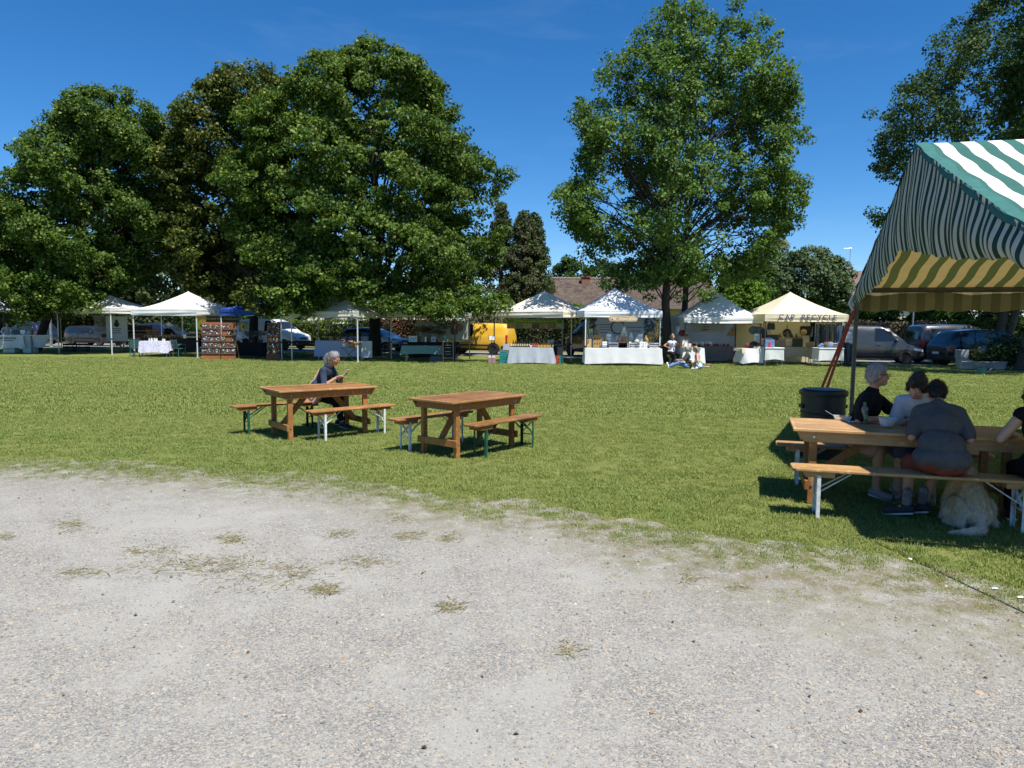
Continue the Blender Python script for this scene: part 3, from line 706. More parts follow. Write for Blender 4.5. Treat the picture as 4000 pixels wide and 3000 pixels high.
# extra tall mass closing the view left behind the maples
bg_tree('garden_tree', 'dark green tree filling the gap behind the two left maples', [(900,520,760),(980,420,900),(1080,400,1000),(1180,420,1000)], 62, 360, CON, 41, .7, .3)
bg_tree('garden_tree', 'shaded green tree behind the gap of blue tent and maple', [(900,900,1150),(1000,850,1350),(1100,850,1420),(1200,900,1400)], 64, 360, CON, 42, .7, .3)

def hedge(name, label, pa, pb, h, w, pal, seed, dens=150, size=.13, rough=.12):
    """clipped hedge between two ground points: woody core + leaf shell"""
    rg = np.random.default_rng(seed); a, b = Vector(pa), Vector(pb); L = (b-a).length; ang = math.atan2(b.y-a.y, b.x-a.x)
    t = thing(name, label, 'hedge', a, ang, 'hedges along the road')
    mb = MB(); mb.box((L/2, 0, h*.46), (L-.25, w*.6, h*.9)); mb.build('core', MAT('hedge core', (.018,.022,.012), 1, .3), t)
    n1 = int(L*h*dens); n2 = int(L*w*dens*.8)
    F1 = np.stack([rg.uniform(0,L,n1), -w/2+rg.normal(0,rough*.5,n1), rg.uniform(.02,h,n1)],1)
    F2 = np.stack([rg.uniform(0,L,n2), rg.uniform(-w/2,w/2,n2), h+rg.normal(0,rough*.6,n2)],1)
    F3 = np.stack([rg.choice([0,L],n1//6)+rg.normal(0,.05,n1//6), rg.uniform(-w/2,w/2,n1//6), rg.uniform(0,h,n1//6)],1)
    P = np.concatenate([F1,F2,F3]); 
    P[:,1] += .10*np.sin(P[:,0]*2.1+P[:,2]*1.7)*rough*4
    P[:,2] += np.where(P[:,2]>h*.8, .08*np.sin(P[:,0]*1.3+seed), 0)
    nr = np.concatenate([np.tile([0,-1,.35],(n1,1)), np.tile([0,-.3,1],(n2,1)), np.tile([0,-.4,.4],(n1//6,1))]) + rg.normal(0,.6,(len(P),3))
    V, F = leaf_arrays(P, size*rg.uniform(.6,1.4,len(P)), unit(nr), rg=rg)
    pal = np.array(pal); q = (np.sin(P[:,0]*1.7+seed)+np.sin(P[:,0]*4.3+P[:,2]*2)+rg.normal(0,.8,len(P)))
    C = pal[np.clip(((q+2.5)/5*len(pal)).astype(int),0,len(pal)-1)]*rg.uniform(.7,1.3,(len(P),1))
    o = link('foliage', np_mesh('foliage', V, F, LN, np.repeat(C,4,0)), t); tag(o, kind='stuff')
def HP(px, d): # point on the hedge line, d metres beyond the road axis
    r = ray(px, 1300); k = r.x/r.y; o = Vector((0,42.4,0))+RN*d; y = (o.y + .34*o.x)/(1+.34*k); return Vector((k*y, y, 0))
YEW = [(.035,.06,.014),(.05,.078,.017),(.07,.10,.02),(.03,.05,.012)]
hedge('hedge', 'clipped yew hedge at the far left behind the navy estate car', HP(-150,7.5), HP(150,7.5), 2.25, 1.2, YEW, 61)
hedge('hedge', 'shaded yew hedge left of the stone gate pillar', HP(160,7.4), HP(378,7.4), 2.1, 1.2, YEW, 62)
hedge('hedge', 'dark leafy hedge behind the white van', HP(700,7.5), HP(1095,7.5), 2.35, 1.2, GRN, 63)
hedge('hedge', 'long sunlit topped hedge between white van and silver car', HP(1100,7.2), HP(1375,7.2), 1.9, 1.2, [(.05,.085,.017),(.075,.115,.02),(.10,.14,.026)], 64)
hedge('hedge', 'dark yew hedge directly behind the silver car', HP(1380,7.5), HP(1485,7.5), 2.2, 1.2, YEW, 65)
hedge('hedge', 'reddish brown beech hedge right of the largest trunk', HP(1488,7.3), HP(1700,7.3), 2.3, 1.2, [(.10,.055,.03),(.13,.07,.035),(.075,.06,.028),(.09,.045,.028)], 66, rough=.2)
hedge('hedge', 'brownish ivy hedge behind the yellow van', HP(1705,7.4), HP(2020,7.4), 2.1, 1.2, [(.05,.05,.022),(.07,.065,.03),(.045,.055,.02)], 67, rough=.2)
hedge('hedge', 'dark ivy hedge behind the bottle stall', HP(2025,7.2), HP(2300,7.2), 2.4, 1.2, [(.03,.045,.014),(.04,.06,.018),(.055,.055,.025)], 68, rough=.2)
hedge('hedge', 'green hedge behind the jewellery and walled tents', HP(2305,7.2), HP(2960,7.2), 2.35, 1.2, YEW, 69, dens=110)
hedge('hedge', 'shaded hedge behind the cream lettered tent', HP(2965,7.0), HP(3295,7.0), 2.3, 1.2, YEW, 70, dens=110)
hedge('hedge', 'dead grey-brown clipped hedge behind the grey van', HP(3300,6.6), HP(3545,6.6), 2.05, 1.3, [(.13,.105,.075),(.16,.13,.09),(.10,.08,.055)], 71)
hedge('hedge', 'short length of dead brown hedge right of the grey lamp post', HP(3572,6.6), HP(3700,6.6), 2.05, 1.3, [(.14,.11,.08),(.17,.14,.10),(.11,.085,.06)], 72)
hedge('hedge', 'bright green clipped hedge behind the black estate car', HP(3702,6.8), HP(4180,6.8), 2.2, 1.3, [(.075,.12,.02),(.10,.15,.026),(.055,.09,.017)], 73)

hedge('hedge', 'tall dark hedge line far behind the blue picket fence', HP(-200,17), HP(1095,17), 4.2, 1.6, CON, 74, dens=60, size=.24)
bg_tree('garden_tree', 'big shadowed tree behind the wooden cart and slate hatchback', [(950,-60,420),(1040,-100,520),(1130,-80,560),(1200,-40,520)], 60, 420, CON, 43, .8, .32)
# ================================================================== HOUSES
def house():
    Y0, Y1 = 60.0, 66.0
    xl, xr = AT(2150,1100,63).x, AT(2800,1100,63).x; ze = 3.15; zr = AT(2165,1090,Y1).z
    t = thing('house', 'long low house with mottled brown tiled roof behind the ash', 'house', ((xl+xr)/2, Y0, 0))
    W2 = (xr-xl)/2
    wl = MB(); wl.box((0,6.0,1.55),(2*W2-.6,11.0,3.1)); wl.build('wall', MAT('rendered wall', (.55,.5,.42), .95, .1, 3, .3), t)
    nx, ny = 150, 22; V = []; F = []
    for j in range(ny+1):
        for e in (0,1):
            f = (j+ (0 if e == 0 else .96))/ (ny+1)
            for i in range(nx*4+1):
                x = -W2 + 2*W2*i/(nx*4); ph = (i % 4)/4*2*math.pi
                V.append((x, -.5+6.0*f+ (1.0-1.0)*0, ze + (zr-ze)*f + .035*math.cos(ph) + (.05 if e == 0 else -.005) + .01*math.sin(j*3.1+i*.8)))
    w = nx*4+1
    for j in range(2*(ny+1)-1):
        for i in range(nx*4): F.append((j*w+i, j*w+i+1, (j+1)*w+i+1, (j+1)*w+i))
    m, tt, b = nodes('clay tiles'); v = coords(tt,(1,1,1))
    br = N(tt,'ShaderNodeTexVoronoi'); br.inputs['Scale'].default_value = 4.2; tt.links.new(v, br.inputs['Vector'])
    sp = N(tt,'ShaderNodeSeparateColor'); tt.links.new(br.outputs['Color'], sp.inputs[0])
    c = ramp(tt, sp.outputs[0], [(0,(.05,.036,.031)),(.5,(.085,.06,.05)),(1,(.13,.096,.08))])
    n1 = noise(tt, v, .9, 6, .7); c = mix(tt, ramp(tt, n1, [(.45,(0,0,0)),(.7,(.6,.6,.6))]), c, (.14,.125,.095,1))
    tt.links.new(c, b.inputs['Base Color']); b.inputs['Roughness'].default_value = .9
    rf = link('roof', np_mesh('roof', np.array(V), np.array(F), m), t)
    bk = MB(); bk.poly([(-W2,5.5,zr-.02),(W2,5.5,zr-.02),(W2,12.3,ze),(-W2,12.3,ze)],[(0,1,2,3)]); bk.build('roof_slope', m, rf)
    for s in (-1,1): gb = MB(); gb.poly([(s*(W2-.3),.2,ze-.1),(s*(W2-.3),5.5,zr-.08),(s*(W2-.3),11.8,ze-.1)],[(0,1,2)]); gb.build('gable', MAT('rendered wall'), t)
    rd = MB()
    for k in range(46):
        x = -W2 + (k+.5)*2*W2/46; rd.cyl((x-W2/46*1.05,5.5,zr+.01),(x+W2/46*1.02,5.5,zr+.03), .12, .14, 8)
    rd.build('ridge_tiles', MAT('ridge clay', (.2,.15,.12), .9, .25, 9), rf)
    ch = MB(); xc = AT(2290,1110,64).x-(xl+xr)/2; ch.box((xc,4.6,zr-.45),(.75,.6,1.1)); ch.box((xc,4.6,zr+.12),(.9,.75,.1)); ch.build('chimney', MAT('brick red', (.25,.11,.07), .9, .25, 10), rf)
    gt = MB(); gt.cyl((-W2,-.56,ze-.03),(W2,-.56,ze-.03),.07,n=8); gt.build('gutter', MAT('dark gutter', (.05,.045,.04), .6), t)
    for px in (2210,2420,2560,2680):
        x = AT(px,1240,Y0).x-(xl+xr)/2; f = MB(); f.box((x,.48,1.5),(1.3,.1,1.35)); w_ = f.build('window', WHITEP, t); g = MB(); g.box((x,.42,1.5),(1.1,.03,1.15)); g.build('pane', GLASS_DARK(), w_)
house()
def aerial(label, px, Y, y0, y1):
    t = thing('tv_aerial', label, 'aerial', (AT(px,y0,Y).x, Y, 0)); a, b = AT(px,y0,Y).z, AT(px,y1,Y).z
    m = MB(); m.cyl((0,0,b),(0,0,a),.035,n=6); m.build('mast', STEEL, t)
    m = MB(); m.cyl((-.75,0,a-.1),(.15,0,a-.02),.022,n=5)
    for k in range(5): m.cyl((-.7+.2*k,-.25,a-.09+.01*k),(-.7+.2*k,.25,a-.09+.01*k),.016,n=5)
    m.build('antenna', STEEL, t)
aerial('thin television aerial mast above the roof left of the ash crown', 2277, 72, 973, 1100)
aerial('television aerial above the distant chimney at the right', 3322, 84, 968, 1090)
def far_house():
    c = AT(3375,1100,86); t = thing('house', 'distant house with brown roof and pale chimney behind the pine', 'house', (c.x,86,0))
    zr = AT(3375,1058,90).z; m = MB(); m.box((1.5,4,2.2),(9,8,4.4)); m.build('wall', MAT('rendered wall'), t)
    m = MB(); m.poly([(-3.4,-.5,4.3),(6.4,-.5,4.3),(6.4,4,zr),(-3.4,4,zr),(6.4,8.5,4.3),(-3.4,8.5,4.3)],[(0,1,2,3),(3,2,4,5),(0,3,5),(1,4,2)]); r = m.build('roof', MAT('far tiles', (.15,.1,.085), .9, .3, 5, .5, 8), t)
    x = AT(3330,1080,88).x-c.x; zt = AT(3330,1036,88).z; m = MB(); m.box((x,3.2,zt-1.2),(.75,.75,2.0)); m.box((x,3.2,zt-.25),(.9,.9,.12)); m.build('chimney', MAT('pale chimney', (.42,.36,.28), .95, .2, 6), r)
    m = MB(); m.cyl((x,3.2,zt-.2),(x,3.2,zt+.05),.2,.16,10); m.build('chimney_pot', MAT('brick red'), r)
far_house()
def white_house():
    a, b = AT(1095,1240,62), AT(1345,1240,62); t = thing('house', 'white rendered house wall glimpsed through the maple', 'house', ((a.x+b.x)/2,62,0)); w = b.x-a.x
    m = MB(); m.box((0,4,2.6),(w,8,5.2)); m.build('wall', MAT('white render', (.72,.71,.68), .9, .06, 2, .2), t)
    m = MB(); m.poly([(-w/2-.3,-.4,5.1),(w/2+.3,-.4,5.1),(w/2+.3,4,7.6),(-w/2-.3,4,7.6),(w/2+.3,8.4,5.1),(-w/2-.3,8.4,5.1)],[(0,1,2,3),(3,2,4,5),(0,3,5),(1,4,2)]); m.build('roof', MAT('slate roof', (.2,.2,.22), .8, .15, 6), t)
    for x in (-1.2,1.4): m = MB(); m.box((x,-.03,2.1),(.9,.1,1.2)); f = m.build('window', WHITEP, t); m = MB(); m.box((x,-.09,2.1),(.74,.03,1.04)); m.build('pane', GLASS_DARK(), f)
white_house()
def pillar():
    c = HP(398,7.2); t = thing('gate_pillar', 'stubby stone gate pillar with flat cap beside the dark hedge', 'pillar', c, RANG)
    rg = random.Random(4); z = 0
    while z < 1.95:
        h = rg.uniform(.16,.26); n = rg.choice([2,3]); xs = [-.42] + sorted(rg.uniform(-.25,.25) for _ in range(n-1)) + [.42]
        for i in range(n):
            m = MB(); dx = xs[i+1]-xs[i]; m.box(((xs[i]+xs[i+1])/2, rg.uniform(-.02,.02), z+h/2), (dx-.02,.8,h-.02)); m.build('stone', MAT(['pillar stone','pillar stone dark','pillar stone pale'][rg.randrange(3)], [(.30,.26,.21),(.2,.17,.14),(.42,.38,.31)][rg.randrange(3)], .95, .25, 6, .5), t, bevel=.012)
        z += h
    m = MB(); m.box((0,0,z+.05),(1.0,1.0,.1)); m.build('cap', MAT('cap stone', (.5,.42,.32), .9), t, bevel=.01)
pillar()
def bluegate():
    a = HP(530,7.3); t = thing('garden_fence', 'blue picket garden fence glimpsed through the deli stall', 'fence', a, RANG)
    m = MB(); 
    for k in range(26):
        m = MB(); m.bar((k*.16,0,.1),(k*.16,0,1.25+.05*math.sin(k)),.05,.03); m.build('picket', MAT('blue paint', (.05,.11,.35), .5), t)
    m = MB(); m.bar((-.1,.04,.4),(4.1,.04,.4),.03,.08); m.bar((-.1,.04,1.0),(4.1,.04,1.0),.03,.08); m.build('rail', MAT('blue paint'), t)
bluegate()
def posts():
    for px, py0, py1, Y, lab, r in ((3568,1200,1380,40.5,'grey galvanised post standing behind the dark grey van',.06),(195,1228,1300,49,'grey metal post behind the navy estate car',.09)):
        b = AT(px,py0,Y); t = thing('metal_post', lab, 'post', (b.x,Y,0)); m = MB(); m.cyl((0,0,-.02),(.02,0,b.z),r,r*.85,10); m.build('shaft', STEEL, t, smooth=True); m = MB(); m.lathe([(r*1.5,0),(r*1.5,.05),(r*1.02,.08)],12); m.build('base_plate', STEEL, t)
posts()
# ================================================================== POP-UP TENTS
def canopy_side(mb, c0, c1, apex, n=10, power=1.35, sag=.05, wr=.012, rg=random):
    """one triangular roof side between two eave corners and the apex, concave towards the eave"""
    c0, c1, apex = Vector(c0), Vector(c1), Vector(apex); base = len(mb.v); rows = []
    for i in range(n+1):
        f = i/n; m = max(1, 2*(n-i)) if i < n else 0
        row = []
        for j in range(m+1):
            g = j/m if m else .5
            e = c0.lerp(c1, g); p = e.lerp(apex, f)
            zc = c0.z + (apex.z-c0.z)*(f**power) - sag*math.sin(g*math.pi)*(1-f)**2*(f>0) + (wr*math.sin(g*23+f*11)*(1-f) if 0<f<1 else 0)
            row.append((p.x, p.y, zc))
        rows.append(row)
    idx = []; k = base
    for r in rows: idx.append(list(range(k, k+len(r)))); k += len(r)
    vs = [p for r in rows for p in r]; fs = []
    for i in range(n):
        a, b = idx[i], idx[i+1]; da = len(a)-1; db = len(b)-1
        if db == 0:
            for j in range(da): fs.append((a[j]-base, a[j+1]-base, b[0]-base)); 
            continue
        # a has two more segments than b
        fs.append((a[0]-base, a[1]-base, b[0]-base))
        for j in range(db): fs.append((a[j+1]-base, a[j+2]-base, b[j+1]-base, b[j]-base))
        fs.append((a[da-1]-base, a[da]-base, b[db]-base))
    mb._add(vs, fs)
def valance(c0, c1, h, out, rg, amp=.022, lines=3):
    """hanging strip with horizontal creases"""
    mb = MB(); c0, c1, out = Vector(c0), Vector(c1), Vector(out); nx, nz = 26, 7; V = []; ph = rg.uniform(0,6)
    for i in range(nx+1):
        g = i/nx
        for j in range(nz+1):
            f = j/nz; p = c0.lerp(c1,g); edge = math.sin(g*math.pi)**.5
            o = amp*edge*math.sin(f*lines*3.1+g*2.3+ph)*min(1,f*2) + .012*math.sin(g*17+ph)*f
            V.append(p + out*o + Vector((0,0,-h*f + .012*math.sin(g*math.pi)*-1*f)))
    F = [(i*(nz+1)+j, i*(nz+1)+j+1, (i+1)*(nz+1)+j+1, (i+1)*(nz+1)+j) for i in range(nx) for j in range(nz)]
    mb._add(V, F); return mb
def tent(label, FL, FR, depth, vb, vh, apex_py, mat, pole=STEEL, power=1.35, walls=(), wallmat=None, seed=1, rw=.02, skew=0.0, trusses=True):
    """FL, FR: ground pixels of the two front legs; vb: pixel row of the valance's lower edge at FR; apex_py: pixel row of the peak"""
    a, b = G(*FL) if not isinstance(FL, Vector) else FL, G(*FR) if not isinstance(FR, Vector) else FR
    ang = math.atan2(b.y-a.y, b.x-a.x); w = (b-a).length; rg = random.Random(seed)
    t = thing('market_tent', label, 'tent', a, ang, 'pop-up tents of the market')
    zb = AT(FR[0] if not isinstance(FR, Vector) else 2000, vb, b.y).z; ze = zb+vh
    cen = a + Matrix.Rotation(ang,3,'Z') @ Vector((w/2, depth/2, 0)); zp = AT(2000+cen.x/cen.y*FPX, apex_py, cen.y).z
    C = [Vector((0,0,0)), Vector((w,0,0)), Vector((w,depth,0)), Vector((0,depth,0))]; ap = Vector((w/2+skew, depth/2, zp))
    U = Vector((0,0,ze)); ov = .07
    E_ = [Vector((-ov,-ov,ze)), Vector((w+ov,-ov,ze)), Vector((w+ov,depth+ov,ze)), Vector((-ov,depth+ov,ze))]
    mb = MB()
    for k in range(4): canopy_side(mb, E_[k], E_[(k+1)%4], ap, power=power)
    cn = mb.build('canopy', mat, t, smooth=True)
    cap_ = MB(); cap_.lathe([(.10,-.09),(.05,-.015),(.01,.012)],10,ap); cap_.build('peak_cap', mat, cn)
    for k in range(4):
        n_ = (E_[(k+1)%4]-E_[k]).cross(Vector((0,0,1))).normalized()
        v = valance(E_[k], E_[(k+1)%4], vh, n_, rg, rw); v.build('valance', mat, t, smooth=True)
    for k in range(4):
        m = MB(); m.box((C[k].x, C[k].y, (ze-.02)/2+.008), (.042,.042,ze-.036)); lg = m.build('leg', pole, t)
        m = MB(); m.box((C[k].x, C[k].y, .006),(.11,.11,.012)); m.build('foot', pole, lg)
        m = MB(); m.box((C[k].x, C[k].y, .85),(.06,.06,.07)); m.build('clamp', BLACK, lg)
    if trusses:
        for k in range(4):
            p, q = C[k], C[(k+1)%4]; 
            for s in range(2):
                p0, p1 = p.lerp(q, s*.5), p.lerp(q, s*.5+.5); m = MB(); m.bar(p0+Vector((0,0,ze-.32)), p1+Vector((0,0,ze-.06)), .012, .025); m.build('truss_bar', pole, t)
                m = MB(); m.bar(p0+Vector((0,0,ze-.06)), p1+Vector((0,0,ze-.32)), .012, .025); m.build('truss_bar', pole, t)
        m = MB(); m.cyl((w/2+skew,depth/2,zp-.75),(w/2+skew,depth/2,zp-.05),.025,n=8); m.build('centre_post', pole, t)
    for wl in walls:
        p, q = {'back':(C[3],C[2]),'left':(C[0],C[3]),'right':(C[1],C[2])}[wl]; mm = MB(); V = []; nx, nz = 22, 12; n_ = (q-p).cross(Vector((0,0,1))).normalized(); ph = rg.uniform(0,6)
        for i in range(nx+1):
            for j in range(nz+1):
                g, f = i/nx, j/nz; V.append(p.lerp(q,g)+n_*(.03*math.sin(g*9+f*3+ph)*math.sin(math.pi*f)+.02*math.sin(g*21-f*8)) + Vector((0,0,.03+(ze-.05)*f)))
        mm._add(V, [(i*(nz+1)+j, i*(nz+1)+j+1, (i+1)*(nz+1)+j+1, (i+1)*(nz+1)+j) for i in range(nx) for j in range(nz)])
        mm.build('side_wall', wallmat or mat, t, smooth=True)
    t['_w'] = w; t['_d'] = depth; t['_ze'] = ze
    return t
TW = CLOTH('white tent cloth', (.80,.80,.79), .22, (.75,.74,.70))
TC = CLOTH('cream tent cloth', (.76,.71,.60), .20, (.72,.64,.46))
TCY = CLOTH('cream recycle cloth', (.78,.72,.55), .30, (.80,.68,.34))
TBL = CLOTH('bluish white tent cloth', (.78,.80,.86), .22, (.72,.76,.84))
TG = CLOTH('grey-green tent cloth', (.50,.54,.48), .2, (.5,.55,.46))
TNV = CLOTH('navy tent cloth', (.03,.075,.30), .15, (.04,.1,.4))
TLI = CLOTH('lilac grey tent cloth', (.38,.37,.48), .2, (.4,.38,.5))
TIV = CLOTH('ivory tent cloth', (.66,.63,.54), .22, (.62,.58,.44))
POLEW = MAT('white pole', (.62,.66,.68), .4, .06); POLED = MAT('dark pole', (.04,.04,.042), .45, .1)
def rot_pt(c, ang, x, y): return c + Matrix.Rotation(ang,3,'Z') @ Vector((x,y,0))
# far-left lilac tent
_l = AT(-140,1330,48); _rr = AT(92,1330,47.0)
T0 = tent('lilac-grey tent at the far left edge half hidden by leaves', Vector((_l.x,48,0)), Vector((_rr.x,47,0)), 3.0, 1231, .42, 1158, TLI, POLED, 1.2, seed=2, rw=.05)
T1 = tent('white tent at left partly hidden under maple leaves, over the wooden cart', (231,1379), (438,1385), 3.4, 1223, .28, 1152, TW, POLEW, 1.5, seed=3)
T2 = tent('white tent over the deli jars stall with its roof half in tree shade', (526,1392), (772,1398), 3.5, 1232, .30, 1139, TW, POLEW, 1.45, seed=4)
T3 = tent('navy blue tent in the shade between the deli stall and the maple', (868,1400), (1101,1406), 3.2, 1231, .28, 1150, TNV, POLEW, 1.3, seed=5)
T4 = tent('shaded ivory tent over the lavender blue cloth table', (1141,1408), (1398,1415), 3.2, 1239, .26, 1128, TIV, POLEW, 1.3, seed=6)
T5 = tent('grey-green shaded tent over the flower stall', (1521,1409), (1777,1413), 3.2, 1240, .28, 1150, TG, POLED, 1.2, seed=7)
T6 = tent('cream tent with pointed roof over the bottle stall', (1930,1412), (2195,1424), 2.9, 1240, .27, 1135, TC, POLED, 1.3, seed=8)
T7 = tent('bluish white tent of the jewellery stall beside the ash trunk', (2285,1428), (2575,1428), 3.1, 1240, .28, 1124, TBL, POLEW, 1.25, walls=(), seed=9)
T8 = tent('white tent with grey inner walls to the right of the ash', (2672,1424), (2967,1426), 3.0, 1263, .26, 1134, TW, POLED, 1.3, walls=('back','left'), wallmat=CLOTH('grey wall cloth', (.62,.64,.66), .3, (.6,.62,.64)), seed=10)
T9 = tent('cream tent lettered on its front edge at the right end of the row', (2984,1431), (3298,1431), 3.1, 1257, .32, 1141, TCY, POLED, 1.3, walls=('back',), wallmat=CLOTH('yellow wall cloth', (.72,.62,.36), .45, (.80,.62,.25)), seed=11)
INK = MAT('navy lettering', (.05,.065,.17), .7, .5, 9)
w = T9['_w']
text('lettering', 'CAP  RECYCLE', .36, INK, T9, basis((w*.50,-.135,T9['_ze']-.155),(1,0,0),(0,0,1)), space=1.2, bold=.004, extrude=.006)

# ================================================================== STRIPED MARQUEE (right)
def stripe_mat(name, white, green, tw, tg, freq, trans=.28):
    m, t, b = nodes(name)
    at = N(t,'ShaderNodeAttribute'); at.attribute_name = 'stripe'
    mo = N(t,'ShaderNodeMath', operation='MULTIPLY'); mo.inputs[1].default_value = freq; t.links.new(at.outputs['Fac'], mo.inputs[0])
    fr = N(t,'ShaderNodeMath', operation='FRACT'); t.links.new(mo.outputs[0], fr.inputs[0])
    gt = N(t,'ShaderNodeMath', operation='GREATER_THAN'); gt.inputs[1].default_value = .52; t.links.new(fr.outputs[0], gt.inputs[0])
    v = coords(t); n1 = noise(t, v, 3, 5, .7)
    dirt = ramp(t, n1, [(.35,(1,1,1)),(.8,(.78,.76,.7))])
    c = mix(t, 1.0, mix(t, gt.outputs[0], (*white,1), (*green,1)), dirt, 'MULTIPLY'); t.links.new(c, b.inputs['Base Color'])
    b.inputs['Roughness'].default_value = .7; b.inputs['Specular IOR Level'].default_value = .2
    bump(t, b, noise(t, coords(t,(1,1,1)), 7, 4), .3, .03)
    tr = N(t,'ShaderNodeBsdfTranslucent'); t.links.new(mix(t, gt.outputs[0], (*tw,1), (*tg,1)), tr.inputs[0])
    mx = N(t,'ShaderNodeMixShader'); mx.inputs[0].default_value = trans; o = t.nodes['Material Output']
    t.links.new(b.outputs[0], mx.inputs[1]); t.links.new(tr.outputs[0], mx.inputs[2]); t.links.new(mx.outputs[0], o.inputs[0])
    return m
def sheet(name, fn, nu, nv, mat, parent, stripe):
    V = []; S = []
    for i in range(nu+1):
        for j in range(nv+1):
            u, v = i/nu, j/nv; V.append(tuple(fn(u,v))); S.append(stripe(u,v))
    F = [(i*(nv+1)+j, i*(nv+1)+j+1, (i+1)*(nv+1)+j+1, (i+1)*(nv+1)+j) for i in range(nu) for j in range(nv)]
    me = np_mesh(name, np.array(V), np.array(F), mat)
    a = me.attributes.new('stripe','FLOAT','POINT'); a.data.foreach_set('value', np.array(S, dtype=np.float32))
    me.polygons.foreach_set('use_smooth', [True]*len(me.polygons))
    return link(name, me, parent)
def marquee():
    ap = AT(3587,562,9.0); ang = math.atan2(-.304,1); HW = 4.02; ze = 2.47; zr = ap.z; LEN = 11.0
    t = thing('striped_marquee', 'large green and white striped marquee on poles at the right edge', 'marquee', (ap.x,9.0,0), ang)
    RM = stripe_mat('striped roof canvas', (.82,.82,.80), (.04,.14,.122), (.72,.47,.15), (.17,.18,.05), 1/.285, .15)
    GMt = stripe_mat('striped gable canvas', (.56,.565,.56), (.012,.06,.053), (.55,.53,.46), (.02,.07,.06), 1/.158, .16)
    def slope(sgn):
        def fn(u, v):   # u along the ridge, v down the slope
            x = LEN*u; y = sgn*HW*v
            sagz = -.10*math.sin(math.pi*v)*(.6+.4*math.sin(x*1.9)) - .05*math.sin(math.pi*min(1,u*1.4))*(1-v)
            return (x + .015*math.sin(v*30), y, zr+(ze-zr)*v + sagz*.8 + .012*math.sin(x*9+v*14)*v)
        return fn
    r1 = sheet('roof_slope', slope(-1), 60, 24, RM, t, lambda u,v: LEN*u+.12); r2 = sheet('roof_slope', slope(1), 60, 24, RM, t, lambda u,v: LEN*u+.05)
    GR = MAT('green hem', (.03,.13,.11), .6, .15, 8)
    for s in (-1,1):
        m = MB(); pts = [slope(s)(0,k/16) for k in range(17)]
        for k in range(16):
            a, b = Vector(pts[k]), Vector(pts[k+1]); m.poly([a+Vector((-.035,0,.012)), a+Vector((.085+.02*math.sin(k*1.7),0,.014)), b+Vector((.085+.02*math.sin(k*1.7+1.7),0,.014)), b+Vector((-.035,0,.012)), a+Vector((-.05,0,-.05)), b+Vector((-.05,0,-.05))],[(0,1,2,3),(0,3,5,4)])
        m.build('hem', GR, t, smooth=True)
    # gable curtain, gathered: lower edge arched as in the photo
    LOW = [(-4.02,2.20),(-3.4,2.38),(-2,2.50),(-1,2.64),(0,2.78),(.45,2.83),(.8,2.74),(1.5,2.56),(2.5,2.38),(3.3,2.28),(4.05,2.12)]
    ly = np.array([p[0] for p in LOW]); lz = np.array([p[1] for p in LOW])
    def gab(u, v):
        y = -HW + 2*HW*u; ztop = zr + (ze-zr)*abs(y)/HW - .02; zl = float(np.interp(y, ly, lz)); zl = min(zl, ztop-.10); zl -= .03*abs(math.sin(y*5.6))
        z = ztop + (zl-ztop)*v; fold = .011*math.sin(y*10.5+.8*math.sin(v*5+y))*min(1,v*3+.15) + .018*math.sin(y*3.1+v*2)*v + .006*math.sin(y*27+v*4)*v
        return (-.035+fold - .09*v*math.sin(math.pi*v), y + .02*math.sin(v*5+y*1.3)*v*(1-v), z)
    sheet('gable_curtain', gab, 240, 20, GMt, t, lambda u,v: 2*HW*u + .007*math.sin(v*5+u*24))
    VM = stripe_mat('shade tinted valance canvas', (.36,.30,.19), (.24,.21,.12), (.5,.36,.14), (.2,.17,.06), 1/.285, .14)  # muted stripes: shade on the far valance's inner face is put into the colour
    # far valance, scalloped
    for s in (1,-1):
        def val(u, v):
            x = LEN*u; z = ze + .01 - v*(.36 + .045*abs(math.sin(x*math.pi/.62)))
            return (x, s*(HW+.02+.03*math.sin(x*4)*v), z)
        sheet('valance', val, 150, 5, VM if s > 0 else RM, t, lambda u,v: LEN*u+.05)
    PM = MAT('weathered grey pole', (.12,.12,.115), .55, .2, 8)
    m = MB(); m.cyl((0,0,zr-.07),(LEN,0,zr-.07),.04,n=10); m.build('ridge_pole', PM, t)
    for s in (-1,1): m = MB(); m.cyl((0,s*(HW-.12),ze-.02),(LEN,s*(HW-.12),ze-.02),.045,n=10); m.build('eave_pole', PM, t)
    for s in (-1,1):
        for k in range(5): m = MB(); m.cyl((.02+k*2.7,s*(HW-.1),ze-.03),(.02+k*2.7,.0,zr-.1),.025,n=8); m.build('rafter', PM, t)
    R3 = Matrix.Rotation(-ang,3,'Z')
    def loc(p): return R3 @ (Vector(p)-Vector((ap.x,9.0,0)))
    top = loc(AT(3349,1150,12.6)); ft = loc(G(3322,1668))
    m = MB(); m.cyl(ft-Vector((0,0,.02)), top, .036, .036, 12); m.build('corner_pole', PM, t)
    for x in (5.4,10.8): m = MB(); m.cyl((x,HW-.1,0),(x,HW-.1,ze),.036,n=10); m.build('side_pole', PM, t)
    for x in (.6,5.4,10.8): m = MB(); m.cyl((x,-HW+.1,0),(x,-HW+.1,ze),.036,n=10); m.build('side_pole', PM, t)
    ST = MAT('orange strap', (.40,.075,.03), .7, .15, 20)
    pegp = loc(G(3140,1690)); c = loc(AT(3344,1195,12.62))
    for k, o in ((0,0),(1,.10)):
        m = MB(); m.bar(c+Vector((0,.01*k,.02)), pegp+Vector((o*1.3,o*.4,.02)), .045, .008, (0,1,0)); m.build('guy_strap', ST, t)
    m = MB(); m.cyl(pegp+Vector((0,0,-.01)), pegp+Vector((.03,0,.22)), .012, .012, 8); m.build('peg', STEEL, t)
